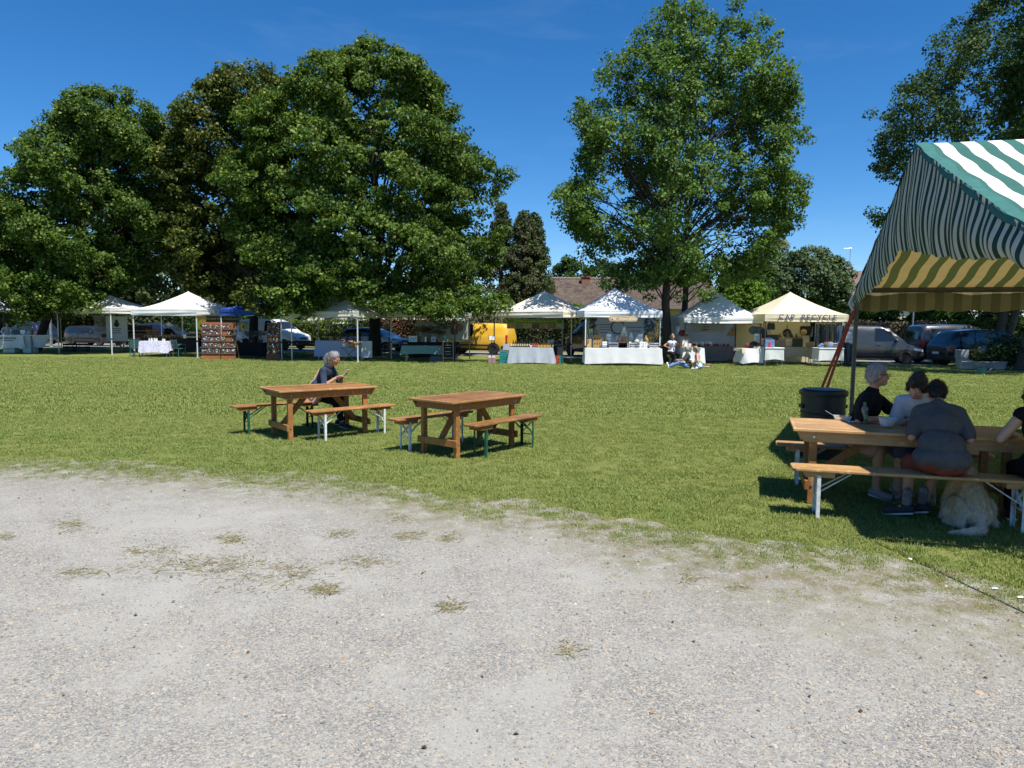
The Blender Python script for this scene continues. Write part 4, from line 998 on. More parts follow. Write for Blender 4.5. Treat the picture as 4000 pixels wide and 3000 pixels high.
    near = Vector((-.05,-HW,ze-.05)); g2 = loc((3.30,4.35,0)); m = MB(); m.bar(near, g2+Vector((0,0,.03)), .008, .035, (0,1,0)); m.build('guy_strap', ST, t)
    tl = MB(); q = loc(AT(3345,1180,12.6)); tl.tube([q+Vector((-.05,0,.12)), q+Vector((-.1,.02,-.02)), q+Vector((-.05,0,-.15)), q+Vector((-.08,.02,-.3))],[.03,.035,.025,.008],6); tl.build('rope_tail', MAT('white rope', (.6,.6,.58), .9), t)
marquee()
# ================================================================== VEHICLES
RUB = MAT('tyre rubber', (.018,.018,.018), .85, .2, 20); ALLOY = MAT('alloy', (.42,.43,.45), .3, .1, metal=.8); PLAST = MAT('bumper plastic', (.03,.03,.032), .7, .2, 12)
RED = MAT('tail lamp', (.35,.012,.01), .2, .1, spec=.7); LAMP = MAT('head lamp', (.55,.58,.6), .08, .05, spec=.9); CHROME = MAT('chrome trim', (.6,.62,.64), .15, .05, metal=1)
PLATE = MAT('number plate', (.7,.7,.66), .5, .05)
PROF = {
 'suv': dict(L=4.6,W=1.84,belt=1.02,top=[(-2.3,.62),(-2.27,.98),(-2.2,1.06),(-1.9,1.50),(-1.72,1.62),(-.9,1.70),(.1,1.70),(.55,1.60),(1.2,1.12),(1.35,1.06),(2.0,.96),(2.24,.82),(2.3,.62)], wheel=.34, axles=(-1.38,1.38)),
 'mpv': dict(L=4.4,W=1.80,belt=.98,top=[(-2.2,.62),(-2.17,.95),(-2.1,1.05),(-1.85,1.36),(-1.65,1.46),(-.6,1.53),(.1,1.50),(.6,1.36),(1.3,1.02),(1.5,.95),(2.0,.84),(2.17,.72),(2.2,.55)], wheel=.32, axles=(-1.33,1.33)),
 'van': dict(L=4.35,W=1.80,belt=1.08,top=[(-2.18,.62),(-2.16,1.1),(-2.10,1.55),(-2.02,1.74),(-1.85,1.81),(-.8,1.85),(.3,1.82),(.65,1.70),(1.25,1.20),(1.42,1.08),(1.95,.94),(2.14,.78),(2.18,.58)], wheel=.325, axles=(-1.32,1.36)),
 'estate': dict(L=4.25,W=1.78,belt=.96,top=[(-2.12,.6),(-2.1,.98),(-2.05,1.3),(-1.95,1.40),(-1.7,1.45),(-.4,1.47),(.35,1.42),(.65,1.28),(.98,1.0),(1.1,.96),(1.85,.88),(2.08,.75),(2.12,.55)], wheel=.33, axles=(-1.3,1.35)),
}
def car(name, label, kind, loc, ang, paint, cat='car', rear_glass=True, side=(1,-1), cargo=False, rails=False, scale=1.0, alloy=True, plate=True, windows=None, cladding=False, lamp_r=(-.03,.42), steel_wheel=False):
    P = PROF[kind]; L, Wd, belt, top = P['L'], P['W'], P['belt'], P['top']; hw = Wd/2
    t = thing(name, label, cat, loc, ang, 'vehicles parked along the road'); t.scale = (scale,)*3
    tx = np.array([p[0] for p in top]); tz = np.array([p[1] for p in top])
    def zt(x): return float(np.interp(x, tx, tz))
    def wid(x):
        e = (abs(x)/(L/2)); return hw*(1 - .16*max(0,(e-.55)/.45)**2.2 - (.03 if e > .995 else 0))
    def section(x):
        w = wid(x); z1 = zt(x); z0 = .24 + .10*max(0,(abs(x)/(L/2)-.86)/.14); b = min(belt, z1-.09)
        g = max(0, min(1, (z1-belt)/.5)); wr = w*(1-.20*g)
        return [(w*.93,z0),(w*.985,z0+.10),(w,(z0+b)*.5),(w*.992,b-.08),(w*.97,b),(w*.97+(wr-w*.97)*.5,b+(z1-b)*.55),(wr,z1-.075*max(.4,g)),(wr*.90,z1-.022),(wr*.55,z1),(0,z1+.012)]
    def sy(x, z):
        s = section(x); return float(np.interp(z, [p[1] for p in s[:8]], [p[0] for p in s[:8]]))
    def tzy(x, y):
        s = section(x)[6:]; return float(np.interp(abs(y), [p[0] for p in reversed(s)], [p[1] for p in reversed(s)]))
    xs = sorted(set(list(tx) + list(np.linspace(-L/2, L/2, 34)))); n = 10; V = []; F = []
    for x in xs:
        s = section(x); V += [(x,y,z) for y,z in s] + [(x,-y,z) for y,z in reversed(s[:-1])]
    m_ = 2*n-1
    for i in range(len(xs)-1):
        for j in range(m_-1): F.append((i*m_+j, i*m_+j+1, (i+1)*m_+j+1, (i+1)*m_+j))
        F.append((i*m_+m_-1, i*m_, (i+1)*m_, (i+1)*m_+m_-1))
    F.append(tuple(reversed(range(m_)))); F.append(tuple((len(xs)-1)*m_+k for k in range(m_)))
    mb = MB(); mb._add(V,F); body = mb.build('body', paint, t, smooth=True)
    def spatch(nm, quad, mat, sd, off=.006, par=None, nu=8, nv=4):
        """patch on the side: quad = ((x,z) rear-bottom, front-bottom, front-top, rear-top)"""
        Vv = []
        for i in range(nu+1):
            for j in range(nv+1):
                u, v = i/nu, j/nv; a = Vector(quad[0]).lerp(Vector(quad[1]),u); b_ = Vector(quad[3]).lerp(Vector(quad[2]),u); p = a.lerp(b_,v)
                Vv.append((p.x, sd*(sy(p.x,p.y)+off), p.y))
        q = MB(); q._add(Vv, [(i*(nv+1)+j, i*(nv+1)+j+1, (i+1)*(nv+1)+j+1, (i+1)*(nv+1)+j) for i in range(nu) for j in range(nv)])
        return q.build(nm, mat, par or t, smooth=True)
    def tpatch(nm, x0, x1, y0, y1, mat, off=.006, par=None, nu=8, nv=8):
        Vv = []
        for i in range(nu+1):
            for j in range(nv+1):
                x = x0+(x1-x0)*i/nu; y = y0+(y1-y0)*j/nv; yy = y*section(x)[6][0]*.98; Vv.append((x + (-off if x < 0 else off)*.8, yy, tzy(x,yy)+off*.5))
        q = MB(); q._add(Vv, [(i*(nv+1)+j, i*(nv+1)+j+1, (i+1)*(nv+1)+j+1, (i+1)*(nv+1)+j) for i in range(nu) for j in range(nv)])
        return q.build(nm, mat, par or t, smooth=True)
    gl = GLASS_DARK()
    # windscreen and rear glass
    i_ws = [k for k in range(len(top)-1) if top[k][0] > 0 and top[k+1][1] < top[k][1]-.25][0]
    tpatch('windscreen', top[i_ws][0]+.02, top[i_ws+1][0]-.05, -.9, .9, gl)
    if rear_glass:
        xr = [p for p in top if p[0] < -1 and belt-.02 < p[1]]
        lo, hi = xr[0], [p for p in xr if p[1] < zt(0)-.04][-1]
        tpatch('rear_window', lo[0]+.005, hi[0]-.005, -.82, .82, gl, .008)
    zb, zu = belt+.035, zt(-.3)-.135
    if windows is None:
        xw = top[i_ws+1][0]; wins = [((.02,zb),(xw-.30,zb),(top[i_ws][0]-.02,zu),(.02,zu)), ((-1.02,zb),(-.06,zb),(-.06,zu),(-1.0,zu)), ((-1.75,zb),(-1.1,zb),(-1.08,zu),(-1.55,zu-.03))]
        if cargo: wins = wins[:1]
    else: wins = windows
    for sd in side:
        for q in wins:
            fr = spatch('window', [(q[0][0]-.03,q[0][1]-.025),(q[1][0]+.04,q[1][1]-.025),(q[2][0]+.02,q[2][1]+.03),(q[3][0]-.03,q[3][1]+.03)], BLACK, sd, .004)
            spatch('pane', q, gl, sd, .009, fr)
        for x in ((.05,-1.05) if not cargo else (.05,)): 
            spatch('door_seam', ((x-.006,.34),(x+.006,.34),(x+.006,belt),(x-.006,belt)), BLACK, sd, .004, body, 1, 5)
            h = MB(); y = sy(x+.12,belt-.13); h.box((x+.16 if x > 0 else x+.14, sd*(y+.018), belt-.13),(.17,.03,.028)); h.build('door_handle', CHROME if alloy else BLACK, body, bevel=.008)
        spatch('sill_trim', ((-L*.29,.26),(L*.30,.26),(L*.30,.36),(-L*.29,.36)), PLAST, sd, .006, body, 10, 2)
        if cladding: spatch('side_strip', ((-L*.25,.52),(L*.25,.52),(L*.25,.60),(-L*.25,.60)), PLAST, sd, .010, body, 10, 1)
        mr = MB(); x = top[i_ws+1][0]-.32; y = sy(x,belt+.03); mr.ell((x, sd*(y+.10), belt+.06),(.075,.10,.085), n=10, m=6); mr.build('mirror', paint if alloy else BLACK, t, smooth=True)
        # lamps
        spatch('tail_light', ((-L/2+.02,belt-.26),(-L/2+.24,belt-.24),(-L/2+.30,belt-.08),(-L/2+.03,belt-.06)) if kind != 'van' else ((-L/2+.02,belt-.35),(-L/2+.13,belt-.35),(-L/2+.15,belt+.08),(-L/2+.03,belt+.08)), RED, sd, .007)
        spatch('headlight', ((L/2-.42,.66),(L/2-.05,.62),(L/2-.07,.73),(L/2-.50,.80)), LAMP, sd, .008)
        for e in (-1,1): spatch('bumper', ((e*(L/2-.02),.36),(e*(L/2-.42),.34),(e*(L/2-.40),.52),(e*(L/2-.02),.55)) if e < 0 else ((L/2-.42,.34),(L/2-.02,.36),(L/2-.02,.55),(L/2-.40,.52)), PLAST, sd, .006, body)
        for ax in P['axles']:
            r = P['wheel']
            # arch lip and dark well, then the wheel
            a = MB(); ring = []
            for k in range(25):
                an = math.pi*k/24*1.16-math.pi*.08
                for rr in (r*1.06, r*1.20):
                    x, z = ax+rr*math.cos(an), r+rr*math.sin(an); z = max(z,.24); ring.append((x, sd*(sy(x,z)+.010), z))
            a._add(ring, [(2*k,2*k+1,2*k+3,2*k+2) for k in range(24)]); a.build('wheel_arch', PLAST if cladding or kind=='suv' else paint, t, smooth=True)
            wl = MB(); V2 = [(ax, sd*(sy(ax,r*1.3)+.004), r)]; 
            for k in range(25):
                an = math.pi*k/24*1.16-math.pi*.08; x, z = ax+r*1.09*math.cos(an), max(.22,r+r*1.09*math.sin(an)); V2.append((x, sd*(sy(x,z)+.004), z))
            wl._add(V2, [(0,k,k+1) for k in range(1,25)]); wl.build('wheel_well', MAT('wheel well', (.006,.006,.006), 1, .1), t)
            Mx = Matrix.Rotation(R(-90)*sd,3,'X'); yc = sd*(wid(ax)-.17)
            wh = thing('wheel', None, None, (ax, yc, r)); wh.parent = t
            ty = MB(); ty.lathe([(r*.66,.195),(r*.80,.215),(r*.94,.20),(r,.16),(r,.04),(r*.94,0),(r*.66,0)],26,(0,0,0),Mx); ty.build('tyre', RUB, wh, smooth=True)
            rm = MB(); rm.lathe([(r*.67,.19),(r*.64,.197),(r*.60,.15),(r*.20,.15),(r*.17,.185),(.001,.19)],20,(0,0,0),Mx)
            if not steel_wheel:
                for k in range(7):
                    an = 2*math.pi*k/7; d = Vector((math.cos(an),math.sin(an),0)); rm.bar(Mx@(d*r*.15+Vector((0,0,.18))), Mx@(d*r*.63+Vector((0,0,.185))), .05, .022, Mx@Vector((0,0,1)))
            rm.build('rim', ALLOY if not steel_wheel else MAT('steel wheel', (.22,.22,.23), .5, .1, metal=.5), wh, smooth=True)
    for e in (-1,1):
        if plate: 
            m = MB(); m.box((e*(L/2+.006), 0, .52 if e > 0 else (.62 if kind != 'van' else .58)),(.012,.5,.11)); m.build('number_plate', PLATE, body)
        m = MB(); m.box((e*(L/2-.03),0,.42),(.10,Wd*.72,.20)); m.build('bumper', PLAST, body, bevel=.03)
    m = MB(); m.box((L/2+.004,0,.70),(.02,.8,.09)); m.build('grille', BLACK, body)
    if rails:
        for sd in (-1,1):
            yy = section(-.3)[6][0]*.93*sd; m = MB(); m.tube([(-1.6,yy,zt(-1.6)-.01),(-1.45,yy,zt(-1.45)+.05),(0.1,yy,zt(.1)+.05),(.3,yy,zt(.3)-.01)],[.018]*4,8); m.build('roof_rail', ALLOY, t)
    return t
def RP(px, d=0):  # point on the road axis (d metres beyond) under photo column px
    r = ray(px,1330); k = r.x/r.y; o = Vector((0,42.4,0))+RN*d; y = (o.y + .34*o.x)/(1+.34*k); return Vector((k*y, y, .006))
NAVY = PAINT('navy car paint', (.018,.028,.06), .3)
car('estate_car', 'navy estate car with silver roof rails at the far left, tail towards the stalls', 'suv', RP(120,.6), RANG+math.pi-.12, NAVY, rails=True)
car('hatchback_car', 'dark slate hatchback with pale roof edge behind the wooden cart', 'estate', RP(372,.4), RANG+.02, PAINT('slate car paint', (.02,.026,.034), .3), rails=False)
car('parked_car', 'dark blue car glimpsed behind the stallholder in the hat', 'suv', RP(640,.8), RANG+.05, PAINT('blue car paint', (.015,.03,.08), .3))
WV = car('delivery_van', 'white delivery van with round yellow emblem on its rear door side', 'van', RP(1068,.4), RANG+.01, PAINT('white van paint', (.78,.79,.80)), 'van', cargo=True, rear_glass=False, scale=1.10, alloy=False, steel_wheel=True)
car('silver_car', 'silver blue family car with its bonnet beside the maple trunk', 'mpv', RP(1462,.6), RANG, PAINT('silver car paint', (.17,.20,.25), .5))
YV = car('delivery_van', 'bright yellow delivery van in dappled leaf shade', 'van', RP(1868,0), RANG+math.pi-.02, PAINT('yellow van paint', (.78,.45,.045)), 'van', cargo=True, rear_glass=False, alloy=False, cladding=True, steel_wheel=True)
car('parked_van', 'black van with pale rear windows left of the jewellery tent', 'van', Vector((4.75,40.5,.006)), R(112), PAINT('black van paint', (.012,.013,.016), .2), 'van', cargo=True, rear_glass=True, scale=1.08, steel_wheel=True)
car('parked_van', 'grey two-seat van facing right next to the corner pole', 'van', RP(3385,.2)+Vector((0,-.6,0)), RANG-.02, PAINT('grey van paint', (.06,.065,.066), .3), 'van', cargo=True, rear_glass=False, alloy=True, cladding=True, steel_wheel=True)
car('parked_van', 'dark grey van in tree shade with its back doors to the left', 'van', RP(3735,.9), RANG+.36, PAINT('dark grey van paint', (.05,.056,.065), .4), 'van', windows=[((-1.75,1.1),(-.5,1.1),(-.45,1.62),(-1.68,1.62)),((-.3,1.1),(.95,1.1),(.55,1.66),(-.26,1.66))], scale=1.05)
car('parked_car', 'black estate car in deep shade in front of the dark grey van', 'suv', RP(3850,-1.6), RANG+.34, PAINT('black car paint', (.01,.011,.013), .2))
# emblem on the white van side panel
def emblem(par, x, z, s, r, nm, yside):
    em = MB(); em.lathe([(r,0),(r,.006)],28,(0,0,0)); o = em.build('emblem', MAT('emblem yellow', (.75,.65,.14), .6), par); o.matrix_local = basis((x,yside,z),(1,0,0),(0,0,1))
    sq = MB(); sq.box((-.02,0,-.003),(r*2.35,r*2.5,.004)); q = sq.build('emblem_panel', MAT('emblem orange', (.72,.40,.10), .6), par, bevel=.002); q.matrix_local = basis((x,yside,z),(1,0,0),(0,0,1))
    b = MB(); b.lathe([(r*.20,-r*.30),(r*.36,-r*.16),(r*.42,r*.12),(r*.34,r*.12)],18,(0,0,.001),Matrix.Diagonal((1,.12,1)).to_3x3()); b.build('emblem_bowl', MAT('emblem brown', (.16,.07,.03), .6), o).matrix_local = basis((0,0,.012),(1,0,0),(0,0,1)).inverted()@Matrix.Rotation(R(-90),4,'X') if False else Matrix.Translation((0,0,.014))@Matrix.Rotation(R(-90),4,'X')@Matrix.Scale(1,4)
    pe = MB(); pe.bar((r*.1,r*.05,.01),(r*.48,r*.5,.01),.02,.012); pe.build('emblem_pestle', MAT('emblem brown'), o)
emblem(WV, -1.52, 1.36, 1, .26, 'mortar', -1*.845)
# ================================================================== PICNIC TABLES AND BENCHES
WT = WOOD('varnished table wood', (.21,.095,.032), (.40,.20,.075), .38)
WTE = WOOD('varnished table edge', (.30,.15,.055), (.52,.29,.12), .45)
WL = WOOD('leg wood', (.27,.115,.03), (.44,.20,.055), .5, 3, .4, 2)
WB = WOOD('bench wood', (.24,.11,.036), (.46,.24,.09), .38)
WTL = WOOD('pale table wood', (.42,.24,.095), (.62,.40,.19), .42); WBL = WOOD('pale bench wood', (.40,.22,.08), (.60,.37,.16), .42)
GRNL = MAT('green enamel', (.015,.085,.055), .4, .25, 12); WHL = MAT('chipped white enamel', (.62,.63,.62), .5, .25, 14); BKL = MAT('black enamel', (.015,.017,.016), .4, .3)
def picnic_table(label, c, ang, L, Wd, zt=.785, top=WT, rim=WTE):
    t = thing('picnic_table', label, 'table', (c[0],c[1],0), ang, 'wooden picnic tables'); th = .03
    tp = thing('tabletop', None, None); tp.parent = t; npl = 6; pw = (Wd-.087)/npl
    for k in range(npl): m = MB(); m.box((0,-(Wd-.087)/2+pw*(k+.5),zt-th/2-.002-.0012*(k%2)),(L-.087,pw-.003,th)); m.build('plank', top, tp, bevel=.0015)
    for s in (-1,1):
        m = MB(); m.box((0,s*(Wd/2-.0215),zt-th/2),(L,.042,th)); m.build('edge_board', rim, tp, bevel=.006)
        m = MB(); m.box((s*(L/2-.0215),0,zt-th/2),(.042,Wd-.087,th)); m.build('edge_board', rim, tp, bevel=.006)
    h = .105; z1 = zt-th-.002
    for s in (-1,1):
        m = MB(); x = L/2-.03; m.prism([(-x,z1),(-x+.075,z1-h),(x-.075,z1-h),(x,z1)], .028, Matrix.Translation((0,s*(Wd/2-.065),0))); m.build('apron', WL if top is WT else WTL, t, bevel=.003)
        m = MB(); m.box((s*(L/2-.09),0,z1-h*.45),(.026,Wd-.165,h*.85)); m.build('end_apron', WL if top is WT else WTL, t, bevel=.003)
        for e in (-1,1):
            x = e*(L/2-.20); y = s*(Wd/2-.115)
            m = MB(); m.box((x,y,z1/2),(.075,.055,z1)); lg = m.build('leg', WL, t, bevel=.004)
            for zz, xx in ((z1-h*.5,x),(.20,x)):
                m = MB(); m.cyl((xx, s*(Wd/2-.052 if zz > .4 else Wd/2-.0875), zz),(xx, s*(Wd/2-.040 if zz > .4 else Wd/2-.078), zz),.014,n=8); m.build('bolt', STEEL, lg)
    for e in (-1,1):
        x = e*(L/2-.20)
        m = MB(); m.box((x+e*.055,0,.20),(.034,Wd-.10,.095)); m.build('crossbar', WL, t, bevel=.004)
        m = MB(); m.bar((x-e*.0,0,.20),(e*.16,0,z1-.02),.085,.04,(0,1,0)); m.build('brace', WL, t, bevel=.004)
    m = MB(); m.box((0,0,z1-.03),(.16,Wd-.16,.05)); m.build('cross_rail', WL, t)
    return t
def bench(label, c, ang, L, legs=(WHL,WHL,WHL,WHL), top=WB, Wd=.26, zt=.475):
    t = thing('folding_bench', label, 'bench', (c[0],c[1],0), ang, 'folding benches of the picnic tables'); th = .03
    k = .03; o = [(-L/2+k,-Wd/2),(L/2-k,-Wd/2),(L/2,-Wd/2+k),(L/2,Wd/2-k),(L/2-k,Wd/2),(-L/2+k,Wd/2),(-L/2,Wd/2-k),(-L/2,-Wd/2+k)]
    m = MB(); m._add([(x,y,zt-th) for x,y in o]+[(x,y,zt) for x,y in o], [tuple(reversed(range(8))), tuple(range(8,16))]+[(i,(i+1)%8,(i+1)%8+8,i+8) for i in range(8)]); m.build('seat', top, t, bevel=.008)
    for e in (-1,1):
        xl = e*(L/2-.24)
        m = MB(); m.box((xl-e*.01,0,zt-th-.028),(.26,.215,.055)); m.build('cleat', WL if top is WB else WTL, t, bevel=.004)
        for s in (-1,1):
            mt = legs[(0 if e < 0 else 2)+(0 if s < 0 else 1)]; y = s*(Wd/2-.022)
            m = MB(); m.box((xl,y,(zt-.06)/2),(.03,.006,zt-.06)); m.box((xl+e*.0165,y-s*.013,(zt-.06)/2),(.004,.03,zt-.06)); m.build('leg', mt, t)
            m = MB(); m.bar((xl+.006*s,y*.96,zt*.45),(xl+.006*s,-y*.9,zt-.075),.006,.026,(1,0,0)); m.build('cross_strut', mt, t)
        m = MB(); m.bar((xl,-Wd/2+.02,.20),(xl,Wd/2-.02,.20),.012,.012); m.build('stretcher', legs[0 if e < 0 else 2], t)
        for s in (-1,1):
            m = MB(); m.bar((xl-e*.02,s*.075,.26),(xl-e*.30,s*.05,zt-th-.005),.008,.03,(0,1,0)); m.build('folding_stay', legs[0 if e < 0 else 2], t)
    return t
picnic_table('farther left picnic table at which the grey haired woman sits', (-3.135,11.62), R(38), 1.66, .93)
picnic_table('unoccupied picnic table in the middle of the lawn', (-.617,10.24), R(50), 1.55, .87)
bench('brown bench with green and black legs on which the grey haired woman sits', (-3.91,11.95), R(40), 1.56, (GRNL,BKL,BKL,BKL))
bench('white legged bench in front of the farther left picnic table', (-2.55,11.39), R(44.5), 1.56)
bench('white legged bench on the left side of the unoccupied table', (-1.176,10.546), R(48), 1.5)
bench('green legged bench on the right side of the unoccupied table', (-.0965,10.09), R(53.5), 1.57, (GRNL,GRNL,GRNL,BKL))
CA = math.atan2(-.315,.949)
tc = Vector((3.0,7.64,0)) + Vector((.949,-.315,0))*1.05
picnic_table('pale picnic table under the marquee with people around it', (tc.x,tc.y), CA, 2.1, .92, top=WTL, rim=WTL)
fb = Vector((2.70,6.83,0)) + Vector((.963,-.268,0))*1.08
bench('nearest white legged bench under the marquee with its left end in the sun', (fb.x,fb.y), math.atan2(-.268,.963), 2.16, top=WBL, Wd=.30, zt=.48)
bb = Vector((3.06,8.22,0)) + Vector((.949,-.315,0))*1.08
bench('farther bench under the marquee beside the black bin', (bb.x,bb.y), CA, 2.16, top=WBL, Wd=.28, zt=.48)
# things on the marquee table
def on_table(px, py): return G(px, py, .787)
p = on_table(3290,1640)
def tray():
    t = thing('food_tray', 'open clear plastic food tray with leftover salad on the pale table', 'tray', p, CA)
    CP = MAT('clear plastic', (.75,.78,.8), .15, .03, spec=.6, alpha=.45)
    m = MB(); b0, b1, h = (.07,.055), (.09,.072), .045
    v = [(sx*b0[0],sy_*b0[1],.001) for sx,sy_ in ((-1,-1),(1,-1),(1,1),(-1,1))]+[(sx*b1[0],sy_*b1[1],h) for sx,sy_ in ((-1,-1),(1,-1),(1,1),(-1,1))]
    m._add(v,[(3,2,1,0)]+[(i,(i+1)%4,(i+1)%4+4,i+4) for i in range(4)]); m.build('tub', CP, t)
    m = MB(); m._add([(-.09,-.072,h),(-.09,.072,h),(-.175,.07,h+.05),(-.175,-.07,h+.05)],[(0,1,2,3)]); m.build('lid', CP, t)
    for k in range(14):
        m = MB(); m.ell((random.uniform(-.055,.055),random.uniform(-.04,.04),.012+random.uniform(0,.01)),(.014,.01,.008),n=7,m=5); m.build('salad_piece', MAT(['corn','carrot'][k%2], [(.75,.5,.12),(.7,.3,.08)][k%2], .6), t, smooth=True)
tray()
p2 = on_table(3375,1655)
def water_bottle():
    t = thing('water_bottle', 'small clear plastic water bottle with green label and cap', 'bottle', p2)
    PET = MAT('bottle plastic', (.8,.86,.9), .06, .02, spec=.6, trans=.85)
    m = MB(); m.lathe([(.028,0),(.033,.01),(.033,.10),(.031,.115),(.034,.13),(.034,.15),(.028,.175),(.013,.195),(.012,.21)],18); m.build('body', PET, t, smooth=True)
    m = MB(); m.lathe([(.0338,.05),(.0342,.055),(.0342,.098),(.0338,.10)],18,cap=False); m.build('label', MAT('label green', (.12,.3,.12), .5, .3, 30), t, smooth=True)
    m = MB(); m.lathe([(.015,.208),(.015,.23),(.012,.232)],14); m.build('cap', MAT('green cap', (.02,.2,.05), .5), t, smooth=True)
water_bottle()
p3 = on_table(3465,1668)
def bowl():
    t = thing('bowl', 'white plastic salad bowl on the pale table', 'bowl', p3)
    m = MB(); m.lathe([(.04,0),(.055,.008),(.075,.05),(.085,.09),(.09,.092),(.083,.088),(.07,.05),(.05,.012),(.001,.010)],24); m.build('shell', MAT('white plastic', (.75,.76,.78), .35, .04, trans=.15), t, smooth=True)
bowl()
pn = on_table(3335,1652)
m = MB(); V = []
for i in range(9):
    for j in range(6): V.append((-.05+.10*i/8, -.03+.06*j/5, .003+.014*abs(math.sin(i*.9+j*.7))))
m._add(V,[(i*6+j,i*6+j+1,(i+1)*6+j+1,(i+1)*6+j) for i in range(8) for j in range(5)]); nk = m.build('paper_napkin', MAT('paper', (.8,.8,.8), .9, .03), smooth=True); nk.location = pn+Vector((0,.02,0)); nk.rotation_euler = (0,0,CA); tag(nk, 'crumpled white paper napkin between tray and water bottle', 'napkin')
def bin_():
    t = thing('waste_bin', 'round black plastic waste bin behind the marquee table', 'bin', (4.30,9.85,0))
    BP = MAT('bin plastic', (.022,.024,.026), .42, .15, 4)
    t.scale = (.9,.9,1)
    m = MB(); m.lathe([(.29,0),(.305,.02),(.315,.40),(.322,.86),(.325,.9)],30); bd = m.build('body', BP, t, smooth=True)
    for z in (.3,.62): m = MB(); m.lathe([(.296+.04*z,z),(.306+.04*z,z+.012),(.298+.04*z,z+.025)],30,cap=False); m.build('ridge', BP, bd, smooth=True)
    m = MB(); m.lathe([(.345,.87),(.352,.885),(.35,.925),(.335,.94),(.30,.945),(.31,.955),(.15,.965),(.001,.968)],30,cap=False); m.build('lid_rim', BP, t, smooth=True)
    for s in (-1,1): m = MB(); m.box((s*.335,0,.72),(.04,.13,.05)); m.build('handle', BP, t, bevel=.01)
bin_()
# ================================================================== STALLS: TABLES, CLOTHS, GOODS
def XW(px, Y): return AT(px,1330,Y).x
def drape(name, label, c, ang, L, Wd, H, mat, front=.7, back=.3, sides=.6, seed=1, tail=0.0, group='tablecloths on the stalls', z0=0.0, amp=.03, flare=.05, hem=None):
    """cloth over a table: top and four hanging sides with folds"""
    rg = random.Random(seed); ph = [rg.uniform(0,6) for _ in range(4)]; mb = MB(); n = 30
    per = []
    for k in range(4*n):
        s, f = divmod(k, n); g = f/n
        if s == 0: p = (-L/2+L*g, -Wd/2); nr = (0,-1)
        elif s == 1: p = (L/2, -Wd/2+Wd*g); nr = (1,0)
        elif s == 2: p = (L/2-L*g, Wd/2); nr = (0,1)
        else: p = (-L/2, Wd/2-Wd*g); nr = (-1,0)
        d = (front,sides,back,sides)[s]; d2 = (front,sides,back,sides)[(s+1)%4]; d0 = (front,sides,back,sides)[(s-1)%4]
        if f == 0:
            nr = tuple((a+b)/1.3 for a,b in zip(nr, ((-1,0),(0,-1),(1,0),(0,1))[s])); d = min(d,d0)+.03
        per.append((p,nr,d,g,s))
    rows = 7; V = []
    for (p,nr,d,g,s) in per:
        for j in range(rows+1):
            q = j/rows; fold = amp*math.sin(g*L*9+ph[s])*q + amp*.6*math.sin(g*L*17+ph[s]*2)*q*q
            fl = flare*q + fold; sag = .05*math.sin(math.pi*g)*q*(1 if s in (0,2) else .5)
            V.append((p[0]+nr[0]*(.012+fl), p[1]+nr[1]*(.012+fl), max(.01, H+.008-(d-sag)*q)))
    m_ = len(per); F = []
    for k in range(m_):
        k2 = (k+1)%m_
        for j in range(rows): F.append((k*(rows+1)+j,k2*(rows+1)+j,k2*(rows+1)+j+1,k*(rows+1)+j+1))
    F.append(tuple(k*(rows+1) for k in range(m_)))
    mb._add(V,F); o = mb.build(name, mat, None, smooth=True); o.location = (c[0],c[1],z0); o.rotation_euler = (0,0,ang)
    return tag(o, label, 'tablecloth', group)
def trestle(label, c, ang, L, Wd, H, top=None, leg=STEEL, splay=.0, group='folding tables of the stalls'):
    t = thing('folding_table', label, 'table', (c[0],c[1],0), ang, group)
    m = MB(); m.box((0,0,H-.02),(L,Wd,.04)); m.build('tabletop', top or MAT('white table plastic', (.7,.71,.7), .5), t, bevel=.006)
    for a in (-1,1):
        for b in (-1,1): m = MB(); m.cyl((a*(L/2-.12+splay*.1),b*(Wd/2-.07),0),(a*(L/2-.18),b*(Wd/2-.09),H-.04),.014,n=8); m.build('leg', leg, t)
        m = MB(); m.cyl((a*(L/2-.16),-Wd/2+.08,H*.4),(a*(L/2-.16),Wd/2-.08,H*.4),.01,n=6); m.build('stretcher', leg, t)
    return t
def one(name, mb, mats, label, cat, loc, rz=0, group=None, smooth=False, bevel=0):
    o = mb.build(name, mats, None, smooth=smooth, bevel=bevel); o.location = loc; o.rotation_euler = (0,0,rz); return tag(o, label, cat, group)
def bottle(h, r, glass, lab, capm, label, group, loc):
    t = thing('bottle', label, 'bottle', loc, 0, group)
    m = MB(); m.lathe([(r*.9,0),(r,.012),(r,h*.55),(r*.85,h*.64),(r*.36,h*.78),(r*.33,h*.95),(r*.38,h*.955),(r*.38,h*.98)],12); m.build('glass', glass, t, smooth=True)
    m = MB(); m.lathe([(r*1.02,h*.16),(r*1.02,h*.46)],12,cap=False); m.build('label', lab, t, smooth=True)
    m = MB(); m.lathe([(r*.40,h*.93),(r*.40,h)],10); m.build('cap', capm, t)
    return t
def jar(h, r, body, lid, label, group, loc):
    t = thing('jar', label, 'jar', loc, 0, group)
    m = MB(); m.lathe([(r*.92,0),(r,.008),(r,h*.78),(r*.85,h*.86)],12); m.build('glass', body, t, smooth=True)
    m = MB(); m.lathe([(r*.92,h*.83),(r*.92,h),(r*.85,h*1.01)],12); m.build('lid', lid, t, smooth=True)
    return t
